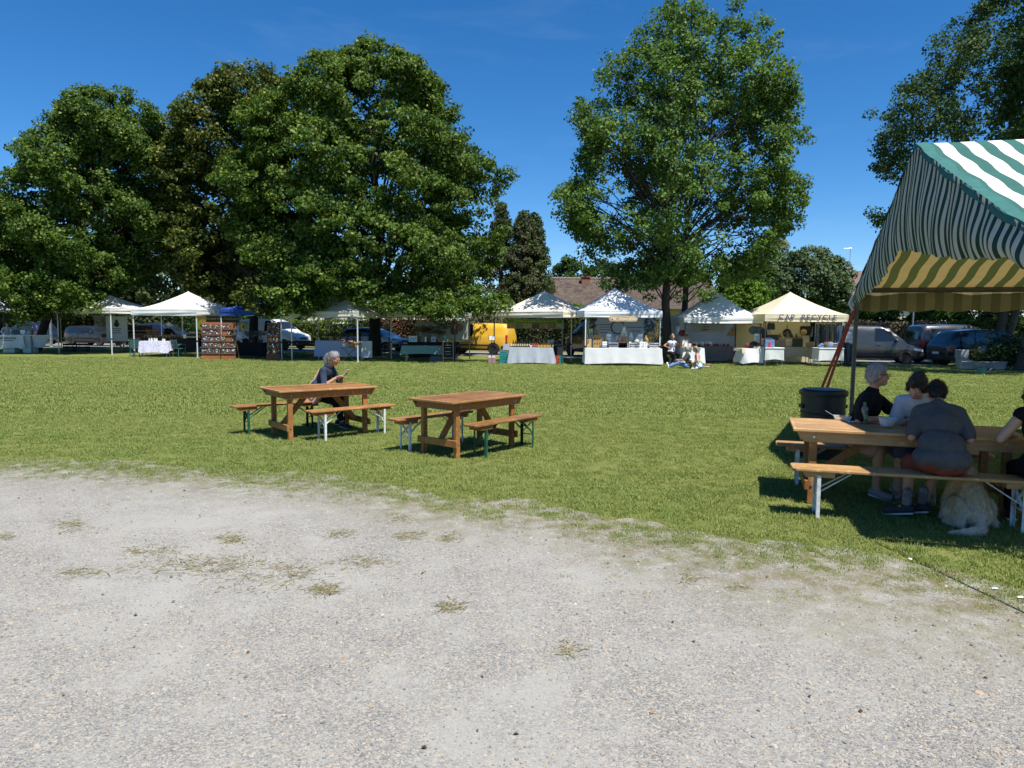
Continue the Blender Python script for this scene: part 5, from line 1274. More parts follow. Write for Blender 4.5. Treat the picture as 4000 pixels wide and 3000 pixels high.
def crate(label, loc, rz, d, mat, group=None, slats=3):
    t = thing('crate', label, 'crate', loc, rz, group); L, Wd, H = d
    m = MB(); m.box((0,0,.01),(L-.02,Wd-.02,.02)); m.build('base', mat, t)
    hh = H/slats
    for k in range(slats):
        for s in (-1,1):
            m = MB(); m.box((0,s*(Wd/2-.008),hh*(k+.5)),(L,.016,hh*.72)); m.build('slat', mat, t)
            m = MB(); m.box((s*(L/2-.008),0,hh*(k+.5)),(.016,Wd-.034,hh*.72)); m.build('slat', mat, t)
    for a in (-1,1):
        for b in (-1,1): m = MB(); m.box((a*(L/2-.028),b*(Wd/2-.028),H/2),(.02,.02,H)); m.build('corner_post', mat, t)
    return t
def bouquet(name, label, loc, hpot, rpot, potmat, n, spread, hgt, cols, group=None, seed=1, leafc=(.05,.1,.03)):
    rg = np.random.default_rng(seed); t = thing(name, label, 'plant', loc, 0, group)
    m = MB(); m.lathe([(rpot*.72,0),(rpot*.75,.01),(rpot,hpot),(rpot*.93,hpot),(rpot*.85,hpot*.85),(.001,hpot*.85)],14,cap=False); m.build('pot', potmat, t, smooth=True)
    P = rg.normal(0,1,(n,3))*np.array([spread,spread,hgt*.28])*.5+np.array([0,0,hpot+hgt*.55]); P[:,2] = np.maximum(P[:,2], hpot*.9)
    V, F = leaf_arrays(P, .05+.05*rg.uniform(0,1,n), unit(rg.normal(0,1,(n,3))+[0,-.3,.8]), rg=rg)
    cols = np.array(list(cols)+[leafc]); C = cols[rg.integers(len(cols), size=n)]*rg.uniform(.7,1.3,(n,1))
    o = link('flowers', np_mesh('flowers', V, F, LN, np.repeat(C,4,0)), t); tag(o, kind='stuff')
    m = MB()
    for k in range(9): q = P[rg.integers(n)]; m.tube([(0,0,hpot*.7),tuple(q*.6+np.array([0,0,hpot*.3])),tuple(q)],[.006,.005,.003],5)
    o = m.build('stems', MAT('stem green', (.05,.09,.03), .8), t); tag(o, kind='stuff')
    return t
def banner(label, a, b, z0, z1, mat, wave=.01, cat='banner'):
    """hanging cloth between two ground points"""
    a, b = Vector(a), Vector(b); ang = math.atan2(b.y-a.y,b.x-a.x); L = (b-a).length
    t = thing('banner', label, cat, (a.x,a.y,0), ang); m = MB(); V = []
    for i in range(25):
        for j in range(9): V.append((L*i/24, wave*math.sin(i*.9+j*.4)*math.sin(math.pi*j/8), z0+(z1-z0)*j/8))
    m._add(V,[(i*9+j,i*9+j+1,(i+1)*9+j+1,(i+1)*9+j) for i in range(24) for j in range(8)]); m.build('sheet', mat, t, smooth=True)
    m = MB(); m.cyl((0,.01,z1),(L,.01,z1),.012,n=6); m.build('rod', STEEL, t)
    t['_L'] = L; return t
TXT = MAT('dark print', (.03,.03,.035), .8); TXW = MAT('white print', (.7,.7,.68), .8)
def lines(par, x0, x1, zs, y=-.012, h=.03, mat=None):
    for z, f in zs: m = MB(); m.box(((x0+x1)/2-(x1-x0)*(1-f)/2*0, y, z),((x1-x0)*f,.004,h)); m.build('print_line', mat or TXT, par)
SLB = MAT('slate panel', (.03,.035,.045), .7, .3); TERR = WOOD('orange brown board', (.23,.075,.03), (.34,.125,.05), .7, 3, .3, 2)

# ---- S0 boat counter at the far left
def boat_stall():
    c = G(95,1378); t = thing('boat_counter', 'white boat shaped counter with lettering at the far left', 'counter', c, .05)
    WM = CLOTH('boat white', (.62,.64,.68), .1); L = 2.6; z0, z1 = .28, .98
    V = []; n = 16
    for i in range(n+1):
        f = i/n; x = -L/2+L*f; w = .42*math.sin(math.pi*min(1,f*.5+.5))**.6+.02; k = .32*(f**2)-.0
        V += [(x-.08*(1-f)*0+ (.18*f if True else 0), -w, z1),(x*.82+.02, -w*.6, z0+.02),(x*.82+.02, w*.6, z0+.02),(x+.18*f, w, z1)]
    F = []
    for i in range(n):
        for j in range(3): F.append((i*4+j,i*4+j+1,(i+1)*4+j+1,(i+1)*4+j))
        F.append((i*4+3,i*4,(i+1)*4,(i+1)*4+3))
    F += [(3,2,1,0),(n*4,n*4+1,n*4+2,n*4+3)]
    m = MB(); m._add(V,F); m.build('hull', WM, t)
    m = MB(); m.tube([(-L/2-.02,-.44,z1+.01),(0,-.44,z1+.01),(L*.35,-.36,z1+.01),(L/2+.2,0,z1+.01)],[.025]*4,6); m.build('gunwale', WHITEP, t)
    m = MB(); V = []
    for i in range(17):
        for j in range(5): V.append((-1.18+1.45*i/16, -.46+.10*(j/4)-.03*math.sin(i*.8+j), .98-.70*j/4))
    m._add(V,[(i*5+j,i*5+j+1,(i+1)*5+j+1,(i+1)*5+j) for i in range(16) for j in range(4)]); b = m.build('cloth_banner', CLOTH('banner cloth', (.72,.73,.76), .15), t, smooth=True)
    text('lettering', 'Bisemuthe', .24, TXT, t, basis((-.60,-.475,.84),(1,0,0),(0,.14,1)), space=.95)
    m = MB(); m.box((-.6,-.462,.70),(.6,.004,.03)); m.build('print_line', TXT, t)
    for k, (x, w) in enumerate(((-.75,.62),(.35,.60))): one('storage_tub', MB().box((0,0,.14),(w,.42,.28),None,(1.06,1.06)), MAT('pale green tub', (.45,.52,.46), .6), ['left','right'][k]+' pale green tub under the white boat counter', 'tub', c+Vector((x,.02,0)), .05, 'tubs under the boat counter', bevel=.02)
    for k in range(9): jar(.10,.045, MAT('pale glaze', (.4,.38,.34), .4, .2), MAT('lid dark', (.08,.07,.06), .5), 'small pot lined up on the white boat counter', 'pots on the boat counter', c+Vector((-.9+.21*k,-.15+.06*(k%2),.985)))
    for r in range(4):
        for k in range(5): one('tin', MB().lathe([(.05,0),(.05,.075),(.047,.08)],12), MAT('tin grey', (.16,.16,.15), .5, .3), 'dark tin stacked in rows on the boat counter', 'tin', c+Vector((-.75+.115*k,.12,.985+.082*r)), 0, 'tins stacked on the boat counter', smooth=True)
    tt = thing('menu_board', 'small framed white notice on the boat counter', 'sign', c+Vector((.05,-.1,.985)), 0); m = MB(); m.box((0,0,.17),(.36,.03,.34)); m.build('frame', TXT, tt); m = MB(); m.box((0,-.018,.17),(.29,.006,.27)); m.build('sheet', MAT('paper', (.8,.8,.8), .9, .03), tt)
    for k, (px, py, top) in enumerate(((132,1377,1275),(126,1379,1268))): q = G(px,py); one('wooden_post', MB().cyl((0,0,-.02),(-.02,0,AT(px,top,q.y).z),.05,.045,8), MAT('grey wood', (.22,.21,.2), .9, .2), ['thin','thick'][k]+' grey wooden post right of the boat counter lettering', 'post', q)
boat_stall()
# ---- S1 cart with jars
def cart():
    c = G(420,1378)+Vector((0,2.6,0)); t = thing('wooden_cart', 'brown wooden hand cart on spoked wheels loaded with jars', 'cart', c, .02)
    CW = WOOD('dark cart wood', (.10,.04,.018), (.17,.075,.03), .7); L = 3.0
    m = MB(); m.box((0,0,.86),(L,1.0,.07)); m.build('bed', CW, t)
    for s in (-1,1): m = MB(); m.box((0,s*.5,.96),(L,.03,.16)); m.build('side_board', CW, t)
    for x in (-.55,.55):
        for s in (-1,1):
            w_ = thing('wheel', None, None, (x,s*.56,.42)); w_.parent = t; Mx = Matrix.Rotation(R(90),3,'X')
            m = MB(); m.lathe([(.36,-.025),(.42,-.025),(.42,.025),(.36,.025),(.36,-.025)],26,(0,0,0),Mx,cap=False); m.build('rim', MAT('wheel wood', (.32,.24,.15), .8), w_)
            for k in range(10): an = 2*math.pi*k/10; m = MB(); m.cyl((0,0,0),(.37*math.cos(an),0,.37*math.sin(an)),.017,n=6); m.build('spoke', MAT('wheel wood'), w_)
            m = MB(); m.cyl((0,-.07,0),(0,.07,0),.06,n=10); m.build('hub', CW, w_)
    m = MB(); m.box((0,.25,1.0),(2.2,.5,.2)); m.build('step', CW, t); m = MB(); m.box((0,.4,1.15),(2.2,.2,.5)); m.build('step', CW, t)
    for r in range(3):
        for k in range(18):
            y, z = (-.25,.90) if r == 0 else ((.1,1.10) if r == 1 else (.38,1.40)); x = -.98+.113*k + (.04 if k > 8 else 0)
            jar(.15,.045, MAT('honey dark', (.06,.035,.02), .2, .2), MAT('white lid', (.75,.75,.76), .5), 'dark jar with white lid in the three rows on the cart', 'jars on the wooden cart', c+Vector((x,y,z)))
    for k in range(7): crate('slatted box of pots behind the jars on the cart', c+Vector((-1.0+.33*k, .30, 1.41)), 0, (.28,.2,.16), CW, 'boxes on the wooden cart', 2)
    for k in range(2): crate(['left','right'][k]+' black plastic crate on the grass left of the cart', c+Vector((-3.0+.75*k,-1.2,0)), .1*k, (.62,.42,.5), BLACK, 'black crates beside the cart')
    a, b = AT(415,1300,43.0), AT(499,1300,43.0); bn = banner('white hanging banner with a small dark emblem behind the cart', (a.x,43.0,0), (b.x,43.0,0), .62, 2.1, CLOTH('banner white', (.7,.71,.7), .3))
    L2 = bn['_L']; m = MB(); m.lathe([(.16,0),(.16,.006)],20,(0,0,0),Matrix.Rotation(R(90),3,'X')); o = m.build('emblem', TXT, bn); o.location = (L2/2,-.012,1.62)
    m = MB(); m.ell((0,0,.19),(.09,.01,.11),n=10,m=6); m.build('emblem_figure', TXT, o); lines(bn, L2*.25, L2*.75, [(1.36,.9),(1.24,.6),(1.12,.75)], h=.035)
cart()
# ---- S2 deli stall
DL = G(640,1395)
def deli():
    Y = 37.4; X = lambda px: XW(px,Y)
    DG = MAT('dark green cloth', (.03,.07,.065), .8, .15)
    # counter of jars
    xa, xb = X(530), X(745); c = ((xa+xb)/2, 38.4)
    trestle('long counter table of the deli stall', c, 0, xb-xa, .7, .92, MAT('brown board', (.12,.06,.03), .7)); drape('tablecloth', 'dark cloth over the deli counter', c, 0, xb-xa, .7, .925, MAT('blackish cloth', (.018,.017,.018), .9), .75, .3, .5, 4)
    cols = [((.25,.12,.03),'amber'),((.12,.03,.02),'dark red'),((.3,.2,.06),'honey'),((.05,.035,.02),'brown')]
    for r in range(2):
        for k in range(17):
            cl, nm = cols[(k//3+r)%4]; jar(.13,.045, MAT('jar '+nm, cl, .15, .2), MAT('brass lid', (.35,.27,.1), .35, metal=.5), nm+' preserve jar in rows on the deli counter', nm+' jars on the deli counter', (c[0]-1.35+.165*k, c[1]-.22+.18*r, .935+.0*r))
    for k in range(6): crate('small slatted display box standing on the deli counter', (c[0]-1.3+.30*k, c[1]+.22, .935), 0, (.27,.2,.2 if k > 1 else .45), MAT('box wood', (.16,.085,.04), .8), 'display boxes on the deli counter', 3)
    # sloping bottle shelf at right
    for r in range(2):
        for k in range(9): bottle(.30-.05*r,.034, MAT('dark glass', (.02,.02,.012), .1, .1), MAT('cream label', (.5,.42,.22) if r == 0 else (.72,.73,.7), .7), BLACK, ['tall dark bottle on the upper shelf of the deli stall','white labelled bottle on the lower shelf of the deli stall'][r], ['tall bottles of the deli stall','white labelled bottles of the deli stall'][r], (X(722)+.062*k*1.1, 38.0-.35*r, (1.15,.94)[r]))
    one('shelf', MB().box((0,0,0),(.75,.3,.03)).box((-.36,0,-.1),(.03,.3,.2)).box((.36,0,-.1),(.03,.3,.2)), MAT('box wood'), 'small wooden bottle shelf on the deli counter', 'shelf', (X(740),38.02,1.13))
    one('price_card', MB().box((0,0,.1),(.22,.012,.2)), MAT('paper'), 'white picture card standing beside the bottles', 'sign', (X(706),37.95,.935))
    # patterned table in front
    m, tt, b = nodes('purple patterned cloth'); v = coords(tt); w1 = N(tt,'ShaderNodeTexVoronoi'); w1.inputs['Scale'].default_value = 13; tt.links.new(v,w1.inputs['Vector']); n1 = noise(tt, v, 26, 4, .6, 2.5)
    tt.links.new(mix(tt, ramp(tt, n1, [(.46,(0,0,0)),(.5,(1,1,1))]), ramp(tt, w1.outputs['Distance'], [(0,(.10,.07,.22)),(.5,(.3,.26,.5))]), (.78,.78,.84,1)), b.inputs['Base Color']); b.inputs['Roughness'].default_value = .9
    c2 = ((X(566)+X(684))/2+.05, 36.9); trestle('low front table of the deli stall', c2, 0, 1.45, .5, .80); drape('tablecloth', 'purple and white patterned cloth hanging from the front deli table', c2, 0, 1.5, .5, .805, m, .62, .3, .5, 5, amp=.02)
    for k in range(6): one('vial', MB().lathe([(.022,0),(.024,.09),(.012,.11),(.012,.16)],8), MAT('vial white', (.75,.76,.78), .3), 'slim white bottle on the patterned cloth', 'bottle', (c2[0]-.30+.075*k, c2[1]-.12+.05*(k%2), .815), 0, 'white bottles on the patterned cloth', smooth=True)
    for k, x in enumerate((.05,.48)): one('price_card', MB().box((0,0,.06),(.16,.01,.12)), MAT('pale card', (.6,.68,.5), .8), ['pale green price card beside the white bottles','pale green price card at the right end of the patterned cloth'][k], 'sign', (c2[0]+x, c2[1]-.2, .815))
    # two green garden chairs
    def chair(px, rz, lab):
        t = thing('garden_chair', lab, 'chair', (X(px),36.95,0), rz, 'green garden chairs of the deli stall'); GP = MAT('green chair plastic', (.035,.11,.10), .45, .1)
        m = MB(); m.box((0,0,.43),(.48,.46,.035)); m.build('seat', GP, t, bevel=.015)
        for a in (-1,1):
            for b_ in (-1,1): m = MB(); m.cyl((a*.23,b_*.21,0),(a*.20,b_*.19,.42),.02,.025,8); m.build('leg', GP, t)
            m = MB(); m.tube([(a*.24,-.2,.43),(a*.25,-.2,.65),(a*.25,.15,.66),(a*.24,.22,.6)],[.02]*4,7); m.build('armrest', GP, t)
        for k in range(5): m = MB(); m.box((0,.235+.016*k,.50+.085*k),(.46,.02,.065)); m.build('back_slat', GP, t)
        for a in (-1,1): m = MB(); m.bar((a*.22,.225,.43),(a*.22,.32,.92),.03,.025); m.build('back_post', GP, t)
    chair(548, 3.3, 'green plastic garden chair at the left of the patterned cloth'); chair(715, 2.6, 'green plastic garden chair at the right of the patterned cloth')
    # yellow roll banner and dark lettered fascia
    YB = CLOTH('yellow banner cloth', (.55,.42,.10), .35, (.6,.42,.1)); a = (X(712)-.15, 39.4, 0); b2 = (X(757)+.1, 39.4, 0); bn = banner('yellow banner with round mortar emblem at the back of the deli stall', a, b2, .95, 2.12, YB)
    L2 = bn['_L']; o = MB().lathe([(.33,0),(.33,.006)],26,(0,0,0),Matrix.Rotation(R(90),3,'X')).build('emblem', MAT('emblem yellow'), bn); o.location = (L2/2,-.02,1.62)
    o2 = MB().lathe([(.08,-.16),(.16,-.1),(.19,.02),(.15,.02)],16,(0,0,0),Matrix.Diagonal((1,.08,1)).to_3x3()).bar((.03,0,0),(.17,0,.2),.02,.03).build('emblem_bowl', MAT('emblem brown'), o); o2.location = (0,-.012,.02)
    DK = MAT('dark fascia', (.028,.04,.034), .8); a = (X(760), 38.9, 0); b3 = (X(893), 38.9, 0); bn = banner('dark lettered fascia across the back of the deli stall', a, b3, 1.78, 2.16, DK, .004)
    text('lettering', 'EPICERIE FINE ITINÉRANTE', .155, MAT('cream print', (.45,.42,.34), .8), bn, basis((bn['_L']/2,-.016,1.97),(1,0,0),(0,0,1)), space=1.02)
deli()
def rack(label, pxl, pxr, ytop, ybot, Y, ncol, nrow, seed, mat=TERR, skip=(), split=False, tilt=.22):
    xl, xr = XW(pxl,Y), XW(pxr,Y); w = xr-xl; zt = AT((pxl+pxr)/2,ytop,Y).z; t = thing('display_rack', label, 'display rack', ((xl+xr)/2,Y,0), 0, 'card racks in front of the stalls'); rg = random.Random(seed)
    Mt = Matrix.Rotation(-tilt*.5,4,'X'); H = zt/math.cos(tilt*.5)
    m = MB(); m.box((0,0,H/2+.02),(w,.03,H)); bd = m.build('board', mat, t); bd.matrix_local = Mt
    rh = (H-.30)/nrow
    for r in range(nrow):
        z = .30+rh*r; m = MB(); m.box((0,-.04,z-.02),(w+.01,.05,.03)); o = m.build('ledge', mat, t); o.matrix_local = Mt
        for k in range(ncol):
            if (r,k) in skip: continue
            cw = w/ncol*.82; ch = rh*rg.uniform(.62,.82); x = -w/2+w/ncol*(k+.5)
            m = MB(); m.box((x,-.035,z+ch/2-.004),(cw,.014,ch)); c_ = m.build('card', SLB, t); c_.matrix_local = Mt
            m = MB()
            for q in range(5): m = m.box((x+rg.uniform(-.35,.35)*cw, -.0445, z+ch*rg.uniform(.15,.85)),(cw*rg.uniform(.1,.3),.004,ch*rg.uniform(.06,.16)))
            d = m.build('card_print', MAT(['card white','card pink','card yellow'][rg.choice([0,0,0,1,2])], [(.75,.76,.78),(.7,.4,.45),(.6,.55,.2)][rg.choice([0,0,0,1,2])], .7, .4, 30), c_); tag(d, kind='stuff')
    m = MB(); m.bar((w/2-.05,.6,0.0),(w/2-.05,.03,H*.8),.03,.03); m.build('prop', MAT('prop wood', (.3,.19,.1), .8), t); m = MB(); m.bar((-w/2+.05,.6,0.0),(-w/2+.05,.03,H*.8),.03,.03); m.build('prop', MAT('prop wood'), t)
    return t
rack('left sunlit brown rack of dark picture cards by the deli stall', 785, 857, 1260, 1398, 34.9, 3, 5, 1)
rack('right sunlit brown rack of dark picture cards by the deli stall', 862, 918, 1262, 1399, 34.9, 3, 5, 2, skip=((4,2),(3,0),(2,1)))
rack('shaded brown rack of dark picture cards under the navy tent', 1040, 1092, 1263, 1404, 34.6, 3, 5, 3)
# ---- S3 navy tent
def s3():
    Y = 37.0; xa, xb = XW(925,Y), XW(1040,Y); c = ((xa+xb)/2, Y); BC = MAT('black table cloth', (.012,.013,.015), .9)
    trestle('table under the navy tent', c, 0, xb-xa, .7, .76); drape('tablecloth', 'black cloth over the table under the navy tent', c, 0, xb-xa, .7, .765, BC, .73, .4, .7, 7)
    for k in range(2): bouquet('dried_bouquet', ['left','right'][k]+' box of grey dried flowers on the black cloth', (c[0]+.05+.42*k,c[1]-.1,.775), .14, .15, MAT('box wood'), 260, .42, .55, [(.2,.19,.2),(.28,.27,.28),(.12,.11,.11)], 'dried flower boxes under the navy tent', 60+k, (.1,.1,.1))
    one('bench_board', MB().box((0,0,.42),(2.4,.35,.05)).box((-1,0,.2),(.05,.3,.4)).box((1,0,.2),(.05,.3,.4)).box((0,.2,.75),(2.4,.04,.12)).box((0,.2,.58),(2.4,.04,.1)).box((-1,.2,.6),(.05,.05,.5)).box((1,.2,.6),(.05,.05,.5)), MAT('park bench wood', (.06,.04,.03), .7), 'dark park bench in the shade behind the navy tent', 'bench', (XW(1170,39.5),39.5,0))
s3()
# ---- S4 lavender cloth table
def s4():
    Y = 35.2; xa, xb = XW(1240,Y), XW(1424,Y); c = ((xa+xb)/2, Y)
    trestle('table under the ivory tent', c, -.05, xb-xa, .7, .93); drape('tablecloth', 'lavender blue cloth over the table under the ivory tent', c, -.05, xb-xa, .7, .935, CLOTH('lavender cloth', (.40,.43,.60), .12), .78, .4, .7, 8, amp=.018)
    t = thing('folding_stand', 'small green folding metal table with flower pots in front of the lavender cloth', 'table', (XW(1362,33.7),33.7,0)); DGm = MAT('dark green metal', (.02,.05,.035), .5)
    m = MB(); m.box((0,0,.66),(.72,.4,.02)); m.build('tabletop', DGm, t)
    for s in (-1,1):
        for d in (-1,1): m = MB(); m.bar((d*.30,s*.16,0),(-d*.30,s*.16,.65),.012,.022); m.build('leg', DGm, t)
    spec = [(-.20,.13,.12,MAT('zinc pot', (.6,.62,.62), .5),[(.35,.15,.22),(.25,.1,.15)],'white pot of pink flowers on the small folding table'),(.13,.12,.15,MAT('basket', (.35,.22,.09), .9),[(.5,.2,.28),(.35,.15,.2)],'wicker basket of pink flowers on the small folding table'),(.33,.09,.08,MAT('orange pot', (.5,.25,.08), .8),[(.5,.35,.15)],'little orange pot on the small folding table')]
    for k, (x,h,r,pm,cs,lab) in enumerate(spec): bouquet('flower_pot', lab, (XW(1362,33.7)+x,33.7,.672), h*1.4, r, pm, 130, .3, .22, cs, 'pots on the folding table', 70+k)
    for k in range(7): bouquet('flower_pot', 'small potted plant in the row on the lavender cloth', (c[0]-1.0+.32*k, c[1]+.1, .945), .12, .07, MAT('dark pot', (.05,.04,.035), .8), 70, .22, .3, [(.12,.1,.05),(.2,.14,.05),(.1,.07,.1)], 'potted plants on the lavender cloth', 80+k)
    one('white_cloth', MB().box((0,0,.5),(.02,.5,.9)).box((.25,-.25,.55),(.5,.02,.8)), CLOTH('hanging white cloth', (.6,.62,.66), .15), 'white cloth hung over the right end of the lavender table', 'cloth', (XW(1416,34.6),34.65,0))
s4()
# ---- S5 flower stall
def s5():
    Y = 34.3; xa, xb = XW(1578,Y), XW(1728,Y); c = ((xa+xb)/2, Y)
    trestle('front table of the flower stall', c, 0, xb-xa, .6, .74); drape('tablecloth', 'grey-green cloth over the front table of the flower stall', c, 0, xb-xa+.1, .62, .745, CLOTH('sage cloth', (.20,.32,.27), .1), .42, .3, .42, 9, flare=.10, amp=.02)
    c2 = ((XW(1600,36)+XW(1790,36))/2, 36.0); trestle('back table of the flower stall', c2, 0, 2.5, .7, .88); drape('tablecloth', 'black cloth over the back table of the flower stall', c2, 0, 2.5, .7, .885, MAT('black table cloth'), .8, .3, .6, 10)
    bouq = [(1634,.30,.14,[(.2,.18,.05),(.25,.2,.07)],'bucket of dry yellow stems at the left of the flower stall'),(1662,.26,.13,[(.12,.06,.1),(.2,.1,.12)],'bucket of mauve flowers on the flower stall'),(1678,.26,.12,[(.2,.15,.06),(.15,.1,.06)],'small bucket of brown dried flowers on the flower stall'),(1736,.32,.15,[(.10,.02,.05),(.07,.015,.04)],'mint green bucket with a large dark bouquet'),(1712,.14,.10,[(.2,.16,.08)],'low basket of pale flowers beside the mint bucket')]
    for k, (px,h,r,cs,lab) in enumerate(bouq): bouquet('flower_bucket', lab, (XW(px,35.85),35.85,.895), h, r, MAT('mint bucket', (.3,.42,.36), .5) if k == 3 else MAT('tan bucket', (.28,.2,.1), .8), 300 if k == 3 else 150, .75 if k == 3 else .4, 1.0 if k == 3 else .6, cs, 'buckets of the flower stall', 90+k)
    for k, (px,w,h,mt,lab) in enumerate([(1613,.42,.30,'paper','white photo sheet leaning on the flower stall'),(1650,.2,.26,'tan bucket','tan paper bag on the flower stall'),(1663,.10,.26,'paper','narrow white vase card on the flower stall'),(1693,.24,.26,'pale card2','pale blue price list on the flower stall'),(1720,.26,.22,'tan bucket','brown gift box on the flower stall')]):
        MAT('pale card2', (.55,.58,.68), .8); t = thing('display_card', lab, 'sign', (XW(px,35.6),35.6,.895), 0, 'cards of the flower stall'); m = MB(); m.box((0,0,h/2),(w,.03,h)); m.build('panel', MAT(mt), t)
        if k in (0,3):
            for q in range(5): m = MB(); m.box((-w*.3+w*.15*q,-.018,h*(.3+.4*((q*37)%10)/10)),(w*.12,.004,h*.16)); m.build('print_spot', TXT, t)
    a, b = (XW(1627,36.9),36.9,0), (XW(1829,36.9),36.9,0); bn = banner('pale flower stall banner with three photo circles hung behind the buckets', a, b, AT(1730,1325,36.9).z, AT(1730,1256,36.9).z, CLOTH('pale banner', (.42,.44,.40), .25)); L2 = bn['_L']
    z1 = AT(1730,1278,36.9).z; text('lettering', 'Fleurs de saison', .26, MAT('grey print', (.10,.10,.095), .8), bn, basis((L2*.42,-.02,z1),(1,0,0),(0,0,1)), space=1.0); lines(bn, L2*.25, L2*.55, [(z1-.28,1)], y=-.018, h=.04, mat=MAT('grey print'))
    for k, (x, z, r) in enumerate(((.74,.18,.16),(.83,-.02,.20),(.73,-.20,.20))): m = MB(); m.lathe([(r,0),(r,.004)],22,(0,0,0),Matrix.Rotation(R(90),3,'X')); o = m.build('photo_circle', MAT(['photo grey','photo rose','photo wine'][k], [(.18,.2,.22),(.26,.17,.14),(.14,.07,.08)][k], .8, .5, 12), bn); o.location = (L2*x,-.016-.006*k,z1+z)
    t = thing('chalkboard', 'wood framed chalkboard easel at the right of the flower stall', 'sign', (XW(1750,33.8),33.8,0), .25); FW = MAT('frame wood', (.36,.22,.1), .7)
    for s, yy in ((-1,-.0),(1,.0)): m = MB(); m.bar((s*.24,-.12,0),(s*.24,.0,1.02),.045,.03); m.build('frame_post', FW, t); m = MB(); m.bar((s*.24,.3,0),(s*.24,.03,1.0),.045,.03); m.build('back_leg', FW, t)
    for z in (.2,.97): m = MB(); m.bar((-.24,-.12+.12*z,z),(.24,-.12+.12*z,z),.03,.045); m.build('frame_rail', FW, t)
    m = MB(); m._add([(-.22,-.125+.024,.22),(.22,-.125+.024,.22),(.22,-.01,.95),(-.22,-.01,.95)],[(0,1,2,3)]); bd = m.build('board', MAT('chalk black', (.018,.018,.02), .9), t)
    for z in (.8,.68,.5,.38): m = MB(); m.box((.02*math.sin(z*9),-.125+.12*z-.012,z),(.26,.004,.012)); m.build('chalk_line', TXW, bd)
    t = thing('storage_box', 'grey storage box under the flower stall table', 'box', (XW(1706,34.2),34.2,0)); m = MB(); m.box((0,0,.13),(.55,.4,.26)); m.build('tub', MAT('grey tub', (.1,.11,.12), .6), t); m = MB(); m.box((0,0,.28),(.58,.43,.04)); m.build('lid', BLACK, t)
s5()
